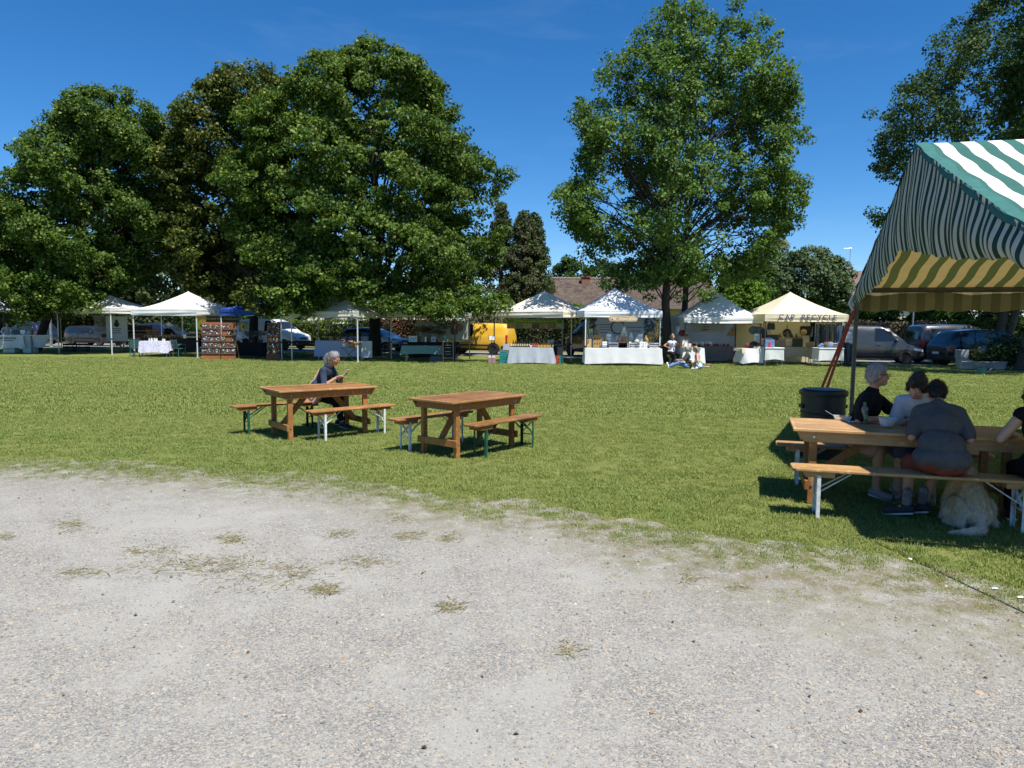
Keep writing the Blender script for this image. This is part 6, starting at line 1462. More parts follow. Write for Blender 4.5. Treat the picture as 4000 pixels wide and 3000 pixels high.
# ---- S6 bottle stall
def s6():
    Y = 32.9; xa, xb = XW(1994,Y), XW(2157,Y); c = ((xa+xb)/2, Y); ang = -.02
    trestle('table of the bottle stall', c, ang, xb-xa, .65, .74); drape('tablecloth', 'satin grey cloth draped over the bottle stall table', c, ang, xb-xa+.05, .67, .745, MAT('satin grey cloth', (.34,.37,.40), .42, .08, spec=.5), .73, .5, .7, 11, amp=.035, flare=.12)
    DG_ = MAT('dark glass'); 
    for k in range(8): bottle(.33,.042, DG_, MAT('cream label'), MAT('black foil', (.02,.02,.02), .4), 'tall dark wine bottle at the left of the bottle stall', 'wine bottles of the bottle stall', (xa+.13+.105*k, c[1]-.06+.05*(k%2), .76))
    for k in range(4): bottle(.24,.04, MAT('rose glass', (.2,.05,.05), .1), MAT('rose label', (.4,.15,.13), .7), MAT('black foil'), 'reddish bottle in the middle of the bottle stall', 'reddish bottles of the bottle stall', (xa+1.0+.08*k, c[1]-.12, .76))
    for k in range(9): bottle(.19,.034, MAT('amber glass', (.18,.09,.02), .12), MAT('gold label', (.6,.42,.1), .6), MAT('black foil'), 'small amber bottle with gold label on the bottle stall', 'amber bottles of the bottle stall', (xa+1.28-.0+.062*k*1.05, c[1]-.14+.05*(k%2), .76))
    for k in range(6): bottle(.24,.042, MAT('brown glass', (.05,.03,.015), .12), MAT('tan label', (.45,.36,.2), .7), MAT('red cap', (.4,.06,.04), .5), 'brown bottle at the right end of the bottle stall', 'brown bottles of the bottle stall', (xa+1.50+.075*k*1.15, c[1]+.05-.1*(k%2), .76))
    one('cup', MB().lathe([(.03,0),(.038,.10),(.034,.10),(.028,.008),(.001,.008)],12,cap=False), MAT('paper'), 'white paper cup among the bottles', 'cup', (xa+.93,c[1]-.2,.76), smooth=True)
    for k, (px, dz, lab) in enumerate(((1978,.0,'grey plastic can on the stacked teal crates'),(2150,.0,'tall grey cardboard carrier behind the right hand bottles'))):
        t = thing('carrier_box', lab, 'box', (XW(px,33.3),33.3 if k == 0 else 33.2,.62 if k == 0 else .75)); m = MB(); m.box((0,0,.14 if k == 0 else .17),(.32,.25,.28 if k == 0 else .34),None,(.75,.8)); m.build('body', MAT('grey card', (.36,.37,.4), .7), t); m = MB(); m.box((0,-.005,.30 if k == 0 else .38),(.14,.05,.05)); m.build('handle', BLACK, t)
    TL = MAT('teal crate plastic', (.02,.22,.22), .5); RC = MAT('red crate plastic', (.4,.06,.02), .5); GC_ = MAT('dark crate plastic', (.03,.03,.035), .5)
    x = XW(1972,33.0)
    for k in range(2): crate(['lower','upper'][k]+' teal bottle crate at the left end of the bottle stall', (x,33.0,.30*k), 0, (.48,.36,.30), TL, 'teal crates left of the bottle stall'); 
    x = XW(2171,32.95)
    for k in range(2): crate(['lower','upper'][k]+' red crate at the right end of the bottle stall', (x,32.95,.20*k), .05, (.36,.32,.20), RC, 'red crates of the bottle stall')
    x2 = XW(2188,33.0)
    for k in range(2): crate(['teal crate standing on the grass beside the red crates','dark crate stacked on the right hand teal crate'][k], (x2,33.05,.40*k), .05, (.26,.34,.39), TL if k == 0 else GC_, 'crates right of the bottle stall', 4)
    t = thing('waste_sack', 'black waste sack bin behind the red crates', 'bin', (XW(2173,33.5),33.5,0)); m = MB(); m.lathe([(.2,0),(.24,.1),(.25,.6),(.2,.85),(.14,1.0)],14); m.build('sack', BLACK, t, smooth=True); m = MB(); m.lathe([(.22,.84),(.23,.87),(.21,.88)],16,cap=False); m.build('ring', STEEL, t)
    for k, px in enumerate((1914,1929)):
        t = thing('jerrycan', ['left','right'][k]+' translucent can of pink juice on the grass before the yellow van', 'jerrycan', (XW(px,33.2),33.2+.05*k,0), .1*k, 'juice cans'); JP = MAT('juice plastic', (.42,.26,.25), .35, .1, trans=.2); m = MB(); m.box((0,0,.13),(.17,.15,.26)); m.build('body', JP, t, bevel=.02); m = MB(); m.box((0,0,.275),(.15,.13,.04)); m.build('shoulder', MAT('white plastic'), t, bevel=.01); m = MB(); m.tube([(-.05,0,.28),(-.04,0,.33),(.04,0,.33),(.05,0,.28)],[.012]*4,6); m.build('handle', MAT('white plastic'), t)
    t = thing('notice_stand', 'black stand holding a white notice sheet before the yellow van', 'sign', (XW(1921,33.6),33.6,0)); m = MB(); m.cyl((0,0,.05),(0,0,1.05),.018,n=8); m.build('pole', BLACK, t); m = MB(); m.box((0,-.02,1.16),(.30,.012,.24)); m.build('plate', BLACK, t); m = MB(); m.box((0,-.03,1.16),(.25,.004,.21)); m.build('sheet', MAT('paper'), t)
    for k in range(3): an = k*2.09; m = MB(); m.cyl((0,0,.12),(.25*math.cos(an),.25*math.sin(an),.0),.012,n=6); m.build('foot', BLACK, t)
    a, b = (XW(1980,35.4),35.4,0), (XW(2203,35.3),35.3,0); zt_, zm, zl = AT(2090,1247,35.4).z, AT(2090,1262,35.4).z, AT(2090,1284,35.4).z
    bn = banner('green headed banner strip of bottle pictures under the cream tent', a, b, zl, zt_, CLOTH('drab banner', (.34,.33,.16), .35)); L2 = bn['_L']
    m = MB(); m.box((L2/2,-.014,(zt_+zm)/2),(L2,.004,zt_-zm)); g = m.build('header', CLOTH('green header', (.16,.30,.05), .3), bn); text('lettering', 'Le Verger de Chevillon 100% Planète & Miel', .125, MAT('pale print', (.55,.58,.35), .8), bn, basis((L2/2,-.02,(zt_+zm)/2),(1,0,0),(0,0,1)), shear=.3, space=.95)
    for k in range(7): m = MB(); m.box((L2*(k+.5)/7,-.016,(zm+zl)/2),(L2/7*.86,.004,(zm-zl)*.86)); o = m.build('picture', MAT('pic%d'%(k%4), [(.35,.2,.12),(.16,.17,.1),(.32,.3,.14),(.09,.09,.085)][k%4], .8, .6, 14), bn)
s6()
# ---- S7 jewellery stall
def s7():
    Y = 32.1; xa, xb = XW(2291,Y), XW(2574,Y); c = ((xa+xb)/2, Y); WC = CLOTH('white table linen', (.74,.75,.75), .12)
    trestle('long table of the jewellery stall', c, 0, xb-xa, .75, .76); drape('tablecloth', 'long white cloth over the jewellery stall table', c, 0, xb-xa+.12, .78, .765, WC, .70, .4, .66, 12, amp=.02, flare=.06)
    a, b = (XW(2300,34.9),34.9,0), (XW(2556,34.9),34.9,0); bn = banner('white backdrop with leaf wreath emblem inside the jewellery tent', a, b, .55, 2.2, CLOTH('grey white backdrop', (.60,.61,.64), .3)); L2 = bn['_L']; zc = AT(2412,1278,34.9).z; xc = XW(2412,34.9)-a[0]
    m = MB(); m.tube([(xc+.32*math.cos(q*.21),-.03,zc+.32*math.sin(q*.21)) for q in range(2,29)],[.02+.018*math.sin(q*.11) for q in range(2,29)],6); m.build('wreath', MAT('grey green ink', (.10,.12,.12), .8), bn)
    lines(bn, XW(2333,34.9)-a[0], XW(2385,34.9)-a[0], [(zc+.12,1),(zc-.0,.8),(zc-.13,.9),(zc-.26,.6)], y=-.025, h=.028, mat=MAT('grey print')); lines(bn, XW(2455,34.9)-a[0], XW(2510,34.9)-a[0], [(zc,1),(zc-.18,.7)], y=-.025, h=.03, mat=MAT('grey print'))
    m = MB(); m.lathe([(.03,0),(.03,.004)],12,(0,0,0),Matrix.Rotation(R(90),3,'X')); o = m.build('print_dot', TXT, bn); o.location = (XW(2450,34.9)-a[0],-.025,zc)
    lf = []
    rg = np.random.default_rng(3)
    for x0, x1, z0, z1, n in ((0,.35,1.6,2.2,40),(L2-.5,L2-.02,1.2,2.2,60)):
        P = np.stack([rg.uniform(x0,x1,n), np.full(n,-.03), rg.uniform(z0,z1,n)],1); V, F = leaf_arrays(P, .13*np.ones(n), unit(np.tile([0,-1,0.],(n,1))+rg.normal(0,.15,(n,3))), rg=rg); lf.append(V)
    V = np.concatenate(lf); V[:,1] = np.minimum(V[:,1],-.02); o = link('leaf_print', np_mesh('leaf_print', V, np.arange(len(V)).reshape(-1,4), MAT('grey green ink')), bn); tag(o, kind='stuff')
    # wooden name board
    t = thing('name_board', 'pale wooden name board with white script hung on the jewellery tent', 'sign', ((XW(2374,31.75)+XW(2488,31.75))/2+.0,31.62,0)); w = XW(2488,31.7)-XW(2374,31.7); z = AT(2430,1246,31.65).z
    o8 = [(-w/2,0),(-w/2+.06,.11),(-w/2+.16,.125),(w/2-.16,.125),(w/2-.06,.11),(w/2,0),(w/2-.06,-.11),(-w/2+.06,-.11)]; m = MB(); m.prism([(x,z+q) for x,q in o8], .025, Matrix.Identity(4)); m.build('board', WOOD('pale board', (.50,.33,.15), (.66,.47,.25), .6), t, bevel=.004)
    text('lettering', "Mil ' âmes tisse", .19, TXW, t, basis((0,-.018,z),(1,0,0),(0,0,1)), shear=.35, space=.98, bold=.003)
    # necklace busts
    IV = MAT('ivory bust', (.62,.60,.52), .6); OC = MAT('ochre bust', (.5,.30,.09), .6)
    def bust(px, zb, s, mt, lab):
        Yb = 32.35; t = thing('necklace_bust', lab, 'display bust', (XW(px,Yb),Yb,zb), 0, 'necklace busts of the jewellery stall')
        m = MB(); m.lathe([(.02,0),(.075,.02),(.095,.08),(.085,.13),(.045,.19),(.038,.26),(.045,.28)],14,(0,0,0),Matrix.Diagonal((s,.55*s,s)).to_3x3()); m.build('bust', mt, t, smooth=True)
        m = MB(); m.tube([(.05*s*math.cos(q),-.055*s,.15*s+.075*s*math.sin(q)-.02*s) for q in np.linspace(math.pi*1.02,math.pi*1.98,9)],[.006]*9,5); m.ell((0,-.062*s,.05*s),(.016*s,.008,.02*s),n=8,m=5); m.build('necklace', BLACK, t)
    bl = [(2352,.95,1.0,IV,'left'),(2365,.95,1.15,OC,'ochre'),(2396,.97,.8,IV,'small'),(2410,.97,1.15,IV,'dark beaded'),(2437,1.28,1.5,IV,'tallest'),(2465,1.12,1.2,IV,'high'),(2487,.95,1.2,IV,'right middle'),(2524,1.0,1.3,OC,'round ochre'),(2530,.80,1.15,IV,'low right')]
    for px,zb,s,mt,nm in bl: bust(px, zb, s, mt, nm+' necklace bust on the jewellery stall')
    # display cards and trays
    for k,(px,w_,h_,zb,mt,lab) in enumerate([(2380,.20,.42,.97,'paper','left white necklace card'),(2503,.20,.42,.97,'paper','right white necklace card'),(2361,.20,.26,.80,'paper','small grey necklace card low at the left'),(2332,.38,.55,.80,'ochre card','brown folding earring screen'),(2332,.16,.34,1.3,'ochre card','ochre earring card on the brown screen'),(2545,.25,.5,1.0,'ochre card','tall ochre jewellery stand at the right'),(2432,.40,.45,.80,'dark card','dark wooden riser in the middle'),(2460,.10,.26,.80,'paper','slim white earring card'),(2512,.34,.28,.78,'paper','white bracelet panel on the cloth'),(2432,.46,.22,.78,'grey card3','grey earring panel on the cloth'),(2395,.42,.24,.78,'grey card4','left grey stepped bracelet tray'),(2477,.42,.24,.78,'grey card4','right grey stepped bracelet tray'),(2552,.42,.24,.78,'grey card4','far right grey ring tray'),(2300,.20,.40,.77,'pine box','upright pale pine box at the left end')]):
        MAT('ochre card', (.32,.19,.07), .8); MAT('dark card', (.10,.06,.035), .8); MAT('grey card3', (.36,.34,.33), .8); MAT('grey card4', (.26,.26,.27), .8); WOOD('pine box', (.42,.27,.13), (.58,.40,.21), .6, 3, .3, 2)
        t = thing('jewellery_display', lab+' of the jewellery stall', 'display', (XW(px,32.25),32.25-.1*(zb<.9)+.15*(zb>.95),zb), 0, 'jewellery displays'); m = MB(); m.box((0,0,h_/2),(w_,.05 if k != 13 else .2,h_)); m.build('panel', _M[mt], t)
        if 'tray' in lab:
            for q in range(3): m = MB(); m.cyl((-w_/2,-.05-.03*q,h_*.85-.09*q),(w_/2,-.05-.03*q,h_*.85-.09*q),.022,n=8); m.build('roll', MAT('roll grey', (.42,.42,.43), .7), t)
        elif k < 13:
            for q in range(6): m = MB(); m.box((-w_*.3+w_*.3*(q%3),-.032,h_*(.3+.38*(q//3))),(w_*.10,.01,h_*.10)); m.build('earring', BLACK, t)
    t = thing('shelf_bridge', 'thin white shelf across the back of the jewellery table', 'shelf', ((xa+xb)/2+.1,32.42,0)); m = MB(); m.box((0,0,.955),(2.6,.22,.02)); m.build('board', WHITEP, t)
    for s in (-1.2,0,1.2): m = MB(); m.box((s,0,.86),(.03,.2,.17)); m.build('support', WHITEP, t)
    t = thing('driftwood_hanging', 'driftwood hanging with green plant on the left jewellery tent pole', 'decoration', (XW(2295,31.95),31.9,0)); m = MB(); m.tube([(0,0,1.2),(-.06,.02,1.45),(.03,0,1.75),(.0,0,2.0)],[.03,.04,.03,.012],7); m.build('driftwood', MAT('driftwood', (.35,.28,.19), .9), t)
    rg = np.random.default_rng(9); P = rg.normal(0,.07,(40,3))+[0.02,-.03,1.5]; V, F = leaf_arrays(P,.09*np.ones(40),unit(rg.normal(0,1,(40,3))),rg=rg); o = link('leaves', np_mesh('leaves', V, F, LN, np.tile([.07,.15,.03],(160,1))), t); tag(o, kind='stuff')
    for k in range(5): 
        t = thing('bead_strand', 'beaded cord hanging at the right side of the jewellery tent', 'jewellery', (XW(2556+4*k,32.6),32.6,0), 0, 'bead strands of the jewellery tent'); m = MB(); m.tube([(0,0,2.0),(.01,0,1.5),(0,0,1.0+.08*k)],[.006,.006,.004],5); m.build('cord', MAT('tan cord', (.4,.3,.17), .9), t)
        for q in range(6): m = MB(); m.ell((.005,0,1.05+.08*k+.13*q),(.02,.02,.028),n=7,m=5); m.build('bead', MAT('tan bead', (.45,.33,.16), .7), t)
s7()
# ---- S8 walled tent
def s8():
    WC = CLOTH('white table linen'); 
    xa, xb = XW(2664,32.8), XW(2748,32.8); c = ((xa+xb)/2,32.9); trestle('left white clothed table of the walled tent', c, 0, xb-xa-.1, .7, .77); drape('tablecloth', 'bright white cloth on the table behind the seated picnickers', c, 0, xb-xa-.05, .72, .775, WC, .68, .5, .68, 14, amp=.03, flare=.08)
    xa, xb = XW(2890,32.7), XW(2972,32.7); c3 = ((xa+xb)/2,32.7); trestle('right white clothed table of the walled tent', c3, .1, xb-xa-.12, .8, .77); drape('tablecloth', 'pale white cloth on the corner table left of the lettered tent', c3, .1, xb-xa-.08, .82, .775, WC, .66, .5, .66, 15, amp=.04, flare=.10)
    xa, xb = XW(2735,35.0), XW(2862,35.0); c4 = ((xa+xb)/2,35.3); trestle('back table of the walled tent', c4, 0, xb-xa, .7, .80); drape('tablecloth', 'taupe cloth over the back table of the walled tent', c4, 0, xb-xa, .72, .805, MAT('taupe cloth', (.16,.145,.15), .9), .66, .5, .6, 16, amp=.015)
    # banner on the back wall
    Yb = 36.15; a, b = (XW(2697,Yb),Yb,0), (XW(2831,Yb),Yb,0); z0, z1 = AT(2760,1297,Yb).z, AT(2760,1262,Yb).z+.05; bn = banner('cream shop banner with printed lines on the grey tent wall', a, b, z0, z1, CLOTH('cream banner', (.62,.57,.42), .25), .004); L2 = bn['_L']
    text('lettering', 'Cousette Créations', .17, TXT, bn, basis((L2*.52,-.015,z1-.09),(1,0,0),(0,0,1))); lines(bn, L2*.3, L2*.72, [(z1-.24,1),(z0+.13,.9)], h=.035)
    for k, (x,z) in enumerate(((.08,.3),(.08,.15),(.88,.42))): m = MB(); m.box((L2*x,-.014,z0+z),(.13,.004,.07)); m.build('print_spot', MAT('taupe print', (.3,.22,.2), .8), bn)
    # goods
    t = thing('picture_frame_easel', 'small wooden easel box with white card on the left table', 'easel', (XW(2672,32.75),32.7,.785)); PW = MAT('pine', (.5,.3,.12), .6)
    for z in (.02,.40): m = MB(); m.box((0,.05*z,z),(.34,.025,.04)); m.build('frame_rail', PW, t)
    for s in (-1,1): m = MB(); m.box((s*.16,.01,.21),(.03,.025,.36)); m.build('frame_post', PW, t)
    m = MB(); m.box((.02,-.005,.20),(.24,.008,.28)); m.build('card', MAT('paper'), t); m = MB(); m.box((.08,-.14,.03),(.5,.26,.06)); m.build('tray', PW, t)
    for k,(px,w_,lab) in enumerate(((2693,.16,'white card on the left table'),(2721,.30,'white price card at the left of the taupe table'),(2740,.28,'pale price card in the middle of the taupe table'),(2770,.30,'white price card at the right of the taupe table'))): one('price_card', MB().box((0,0,.1),(w_,.012,.2)), MAT('paper'), lab, 'sign', (XW(px,35.1),35.1,.815) if k else (XW(px,32.85),32.85,.785))
    rg = random.Random(8)
    for k in range(11):
        x = XW(2712+13*k,35.15); nm = ['brown','red','tan'][k%3]; t = thing('fabric_pouch', nm+' fabric pouch lying on the taupe table', 'pouch', (x,35.05+.1*(k%2),.812), rg.uniform(0,3), nm+' pouches on the taupe table'); m = MB(); m.ell((0,0,.05),(.10,.07,.055),n=10,m=6); m.build('body', MAT('pouch '+nm, [(.14,.08,.05),(.3,.04,.05),(.4,.3,.18)][k%3], .9), t, smooth=True); m = MB(); m.tube([(-.05,0,.08),(-.03,0,.13),(.03,0,.13),(.05,0,.08)],[.008]*4,5); m.build('strap', MAT('pouch '+nm), t)
    def hat_thing(lab, loc, c1, c2, s=1.0):
        t = thing('bag_heap', lab, 'bag', loc); m = MB(); m.ell((0,0,.12*s),(.17*s,.10*s,.13*s),n=12,m=7); m.build('body', c1, t, smooth=True); m = MB(); m.ell((.12*s,-.06*s,.10*s),(.09*s,.08*s,.10*s),n=10,m=6); m.build('flap', c2, t, smooth=True); return t
    WINE = MAT('wine red', (.16,.025,.03), .8); DKB = MAT('dark bag', (.03,.028,.03), .8)
    hat_thing('dark red bag hung at the front left pole of the walled tent', (XW(2670,33.1),33.3,1.30), WINE, DKB, 1.2); hat_thing('dark bowl of ribbons on the left white table', (XW(2690,33.0),33.1,.785), DKB, WINE)
    hat_thing('heap of dark bags on the right white table', (XW(2945,32.8),32.75,.785), DKB, MAT('pouch brown'), 1.3); hat_thing('red and black bag on the right white table', (XW(2925,32.8),32.85,.785), WINE, DKB, 1.0)
    drape('folded_cloth', 'patterned scarf hanging over the left edge of the right white table', (c3[0]-.42,c3[1]-.22), .5, .5, .45, .785, MAT('patterned scarf', (.55,.48,.38), .9, .4, 25), .25, .05, .12, 17, amp=.01, flare=.02, group=None)
    for k in range(3): one('folded_fabric', MB().box((0,0,.025),(.42,.3,.05)), MAT(['fold cream','fold tan','fold black'][k], [(.65,.6,.5),(.45,.32,.14),(.03,.03,.03)][k], .9), ['cream','tan','black'][k]+' folded fabric stacked on the right white table', 'fabric', (XW(2958,32.7)+.02*k,32.6,.785+.052*k), .1*k, 'folded fabrics', bevel=.012)
    t = thing('triangle_bag', 'patterned triangular bag hanging on the right of the walled tent', 'bag', (XW(2866,35.6),35.6,0)); z = AT(2866,1292,35.6).z; m = MB(); m.prism([(-.36,z-.25),(.36,z-.25),(.30,z-.12),(.05,z+.18),(-.05,z+.18),(-.30,z-.12)],.10,Matrix.Identity(4)); m.build('body', MAT('giraffe print', (.45,.33,.17), .9, .6, 14), t, bevel=.02); m = MB(); m.bar((0,0,z+.16),(0,0,z+.62),.02,.07,(0,1,0)); m.build('strap', MAT('giraffe strap', (.3,.2,.1), .9), t)
    t = thing('hanging_lantern', 'teal and white paper sign hung on the left wall of the walled tent', 'sign', (XW(2652,34.2),34.2,0)); z = AT(2652,1290,34.2).z; m = MB(); m.box((0,0,z),(.26,.02,.34)); m.build('sheet', MAT('paper'), t); m = MB(); m.box((0,.01,z+.3),(.18,.02,.24)); m.build('top_tag', MAT('teal tag', (.12,.35,.34), .8), t); m = MB(); m.box((0,.01,z-.24),(.18,.02,.12)); m.build('bottom_tag', MAT('teal tag'), t)
    one('storage_box', MB().box((0,0,.22),(.38,.4,.44)).box((0,.05,.5),(.3,.3,.12)), MAT('red brown box', (.26,.06,.03), .8), 'red-brown box on the ground right of the taupe table', 'box', (XW(2866,35.2),35.2,0), bevel=.02)
    for k, px in enumerate((2943,2962)): hat_thing(['left','right'][k]+' blue-grey tote bag hanging between the walled and lettered tents', (XW(px,33.6),33.6,1.42), MAT('denim grey', (.09,.12,.16), .9), MAT('denim grey'), 1.5)
    t = thing('wall_card', 'white notice hanging beside the dark bags on the corner table', 'sign', (XW(2955,33.2),33.2,0)); z = AT(2955,1321,33.2).z; m = MB(); m.box((0,0,z),(.22,.012,.42)); m.build('sheet', MAT('paper'), t); lines(t,-.06,.06,[(z+.08,1),(z,.7),(z-.1,1)],y=-.01,h=.02)
s8()
# ---- S9 recycled bags
def s9():
    WC = CLOTH('white tarp', (.70,.72,.70), .15)
    for k,(pa,pb) in enumerate(((2985,3059),(3195,3292))):
        xa, xb = XW(pa,32.2), XW(pb,32.2); c = ((xa+xb)/2,32.4); trestle(['left','right'][k]+' white table at the front of the lettered tent', c, 0, xb-xa, .75, .78, splay=1.0); drape('tablecloth', ['left','right'][k]+' short white cloth on the front table of the lettered tent', c, 0, xb-xa-.04, .72, .785, WC, .52, .4, .5, 20+k, amp=.02, flare=.03)
        m = MB(); m.box((0,0,.03),(xb-xa+.02,.80,.05)); one('table_edge', m, MAT('white table plastic'), ['left','right'][k]+' white slab lying on the front table of the lettered tent', 'board', (c[0],c[1],.79), bevel=.012)
    xa, xb = XW(3048,34.6), XW(3170,34.6); c4 = ((xa+xb)/2,34.6); trestle('back table inside the lettered tent', c4, 0, xb-xa, .7, .80); drape('tablecloth', 'plain grey cloth over the back table inside the lettered tent', c4, 0, xb-xa, .72, .805, MAT('plain grey cloth', (.36,.36,.31), .9), .50, .3, .5, 23, amp=.006, flare=.02)
    def cushion(px, w, h, mt, lab, Y=34.35, z=.815):
        t = thing('cushion_bag', lab, 'cushion', (XW(px,Y),Y,z)); m = MB(); m.box((0,0,h/2),(w,.10,h)); m.build('cushion', mt, t, bevel=.045); m = MB(); m.tube([(-w/2+.01,-.03,.02),(-w/2+.01,-.03,h-.02),(w/2-.01,-.03,h-.02)],[.006]*3,5); m.build('piping', mt, t)
    TA = MAT('taupe canvas', (.24,.21,.18), .9); OL = MAT('dark olive canvas', (.045,.05,.045), .9); CR = MAT('cream canvas', (.5,.45,.33), .9)
    cushion(3048,.50,.40,TA,'taupe cushion bag on the back table of the lettered tent'); cushion(3116,.50,.42,OL,'dark olive cushion bag on the back table of the lettered tent'); cushion(3081,.48,.32,CR,'cream bag with dark strap between the two cushion bags',34.5); cushion(3165,.40,.24,MAT('tan canvas', (.33,.25,.15), .9),'small tan bag at the right of the back table',34.5)
    for k,px in enumerate((3046,3076,3092,3110,3126)): 
        t = thing('felt_cone', ['rust','grey','dark grey','olive','tan'][k]+' felt cone standing behind the cushion bags', 'ornament', (XW(px,34.8),34.8,.815), 0, 'felt cones on the back table'); m = MB(); m.box((0,0,.22),(.18,.1,.44)); m.build('riser', CR, t); m = MB(); m.lathe([(.10,.44),(.09,.47),(.05,.56),(.005,.66)],12); m.build('cone', MAT(['rust felt','grey felt','dark felt','olive felt','tan felt'][k], [(.25,.07,.03),(.14,.14,.14),(.05,.05,.05),(.12,.12,.07),(.34,.2,.09)][k], .95), t, smooth=True)
    # round black sign with words
    Yb = 35.45; t = thing('round_sign', 'round black hanging sign with pale words inside the lettered tent', 'sign', (XW(3073,Yb),Yb,0)); z = AT(3073,1301,Yb).z; m = MB(); m.lathe([(.21,0),(.21,.02)],30,(0,0,z),Matrix.Rotation(R(90),3,'X')); m.build('disc', MAT('black card', (.02,.02,.022), .7), t); m = MB(); m.cyl((0,-.01,z+.2),(0,-.01,z+.42),.012,n=6); m.build('cord', BLACK, t)
    text('lettering', 'CAP', .09, MAT('cream print'), t, basis((0,-.03,z+.045),(1,0,0),(0,0,1)), shear=.2); text('lettering', 'RECYCLE', .085, MAT('cream print'), t, basis((0,-.03,z-.045),(1,0,0),(0,0,1)))
    # black tarpaulin bag with straw hat
    t = thing('wall_bag', 'wide black cloth bag hung on the yellow tent wall', 'bag', (XW(3149,Yb),Yb,0)); z = AT(3149,1292,Yb).z; m = MB(); m.box((0,0,z),(.62,.10,.46)); m.box((.22,-.02,z-.26),(.14,.08,.16)); m.build('body', MAT('black canvas', (.022,.022,.02), .9), t, bevel=.04)
    for s in (-1,1): m = MB(); m.tube([(s*.16-.1,0,z+.2),(-.04*s,0,z+.48)],[.008,.008],5); m.build('strap', MAT('grey strap', (.3,.3,.28), .9), t)
    t = thing('straw_hat', 'straw hat hung on the wide black bag', 'hat', (XW(3139,35.3),35.3,z-.06)); Mx = Matrix.Rotation(R(82),3,'X'); m = MB(); m.lathe([(.085,.0),(.08,.05),(.05,.09),(.001,.095)],16,(0,0,0),Mx,cap=False); m.build('crown', MAT('straw', (.5,.35,.13), .9, .2, 40), t, smooth=True); m = MB(); m.lathe([(.08,.004),(.15,.0),(.15,-.008),(.08,-.004)],18,(0,0,0),Mx,cap=False); m.build('brim', MAT('straw'), t, smooth=True)
    # hanging bags at left
    def sling(px, pz, w, h, mt, lab, Y=32.9):
        t = thing('hanging_bag', lab, 'bag', (XW(px,Y),Y,0)); z = AT(px,pz,Y).z; m = MB(); m.box((0,0,z),(w,.14,h),None,(.9,.8)); m.build('body', mt, t, bevel=.04); m = MB(); m.tube([(-w*.3,0,z+h*.45),(-.02,0,2.08),(.02,0,2.08),(w*.3,0,z+h*.45)],[.012]*4,6); m.build('strap', mt, t)
        m = MB(); m.box((0,-.08,z+h*.12),(w*.7,.012,h*.3)); m.build('pocket', BLACK, t, bevel=.004)
    DN = MAT('navy canvas', (.02,.028,.05), .85); sling(3010,1275,.36,.30,DN,'navy satchel hanging at the front left of the lettered tent'); sling(2985,1304,.24,.40,MAT('black canvas'),'black rucksack hanging on the front left pole of the lettered tent',32.5); sling(3003,1316,.18,.20,OL,'small olive pouch below the navy satchel',33.1)
    t = thing('lamp_shade', 'dark folded stand on the left inside the lettered tent', 'stand', (XW(3019,33.6),33.6,0)); z = AT(3019,1317,33.6).z; m = MB(); m.prism([(-.26,z-.13),(.26,z-.13),(.22,z+.12),(-.20,z+.12)],.2,Matrix.Identity(4)); m.build('shade', OL, t, bevel=.01); m = MB(); m.cyl((0,0,0),(0,0,z-.1),.02,n=8); m.build('stem', BLACK, t)
    t = thing('basket', 'blue denim basket with red tag on the left front table', 'basket', (XW(3002,32.3),32.3,.85)); m = MB(); m.box((0,0,.17),(.46,.34,.34),None,(.95,.95)); m.build('body', MAT('denim blue', (.12,.2,.38), .9), t, bevel=.02); m = MB(); m.tube([(-.2,0,.34),(-.1,0,.40),(.1,0,.40),(.2,0,.34)],[.02]*4,6); m.build('handle', MAT('denim grey'), t); m = MB(); m.box((.0,-.18,.12),(.12,.012,.20)); m.build('tag', MAT('red tag', (.5,.05,.07), .7), t)
    # clothes rail at right
    t = thing('clothes_rail', 'clothes rail at the right inside the lettered tent', 'clothes rail', (XW(3246,32.95),32.95,0)); m = MB(); m.cyl((-.75,0,1.92),(.75,0,1.92),.015,n=8); m.build('bar', STEEL, t)
    for s in (-1,1): m = MB(); m.cyl((s*.74,0,0),(s*.74,0,1.92),.015,n=8); m.build('post', STEEL, t)
    gc = [('grey knit top',(.10,.11,.13),.9),('dark jeans',(.03,.035,.05),1.3),('denim jeans',(.07,.10,.16),1.3),('olive trousers',(.10,.10,.06),1.2),('slate jacket',(.06,.07,.09),.9),('pale blue jeans',(.22,.32,.5),1.1),('charcoal coat',(.03,.03,.032),1.1)]
    for k,(nm,cl,ln) in enumerate(gc):
        t = thing('hanging_garment', nm+' hanging on the clothes rail of the lettered tent', 'garment', (XW(3246,32.95)-.62+.2*k,32.95,0), 1.2+.1*math.sin(k*3), 'garments on the clothes rail'); m = MB(); V = []; n = 10
        for i in range(n+1):
            for j in range(9):
                f = j/8; w = (.10+.12*min(1,f*4))*(1-.15*f); a = 2*math.pi*i/n; V.append((w*math.cos(a)*(1+.1*math.sin(i*3+f*5)), .07*math.sin(a)*(1+.2*math.sin(i*2+j)), 1.86-ln*f))
        m._add(V,[(i*9+j,i*9+j+1,(i+1)*9+j+1,(i+1)*9+j) for i in range(n) for j in range(8)]); m.build('cloth', MAT(nm, cl, .9, .2, 8), t, smooth=True); m = MB(); m.tube([(-.12,0,1.85),(0,0,1.89),(.12,0,1.85)],[.008]*3,5); m.tube([(0,0,1.89),(0,0,1.94)],[.004]*2,5); m.build('hanger', STEEL, t)
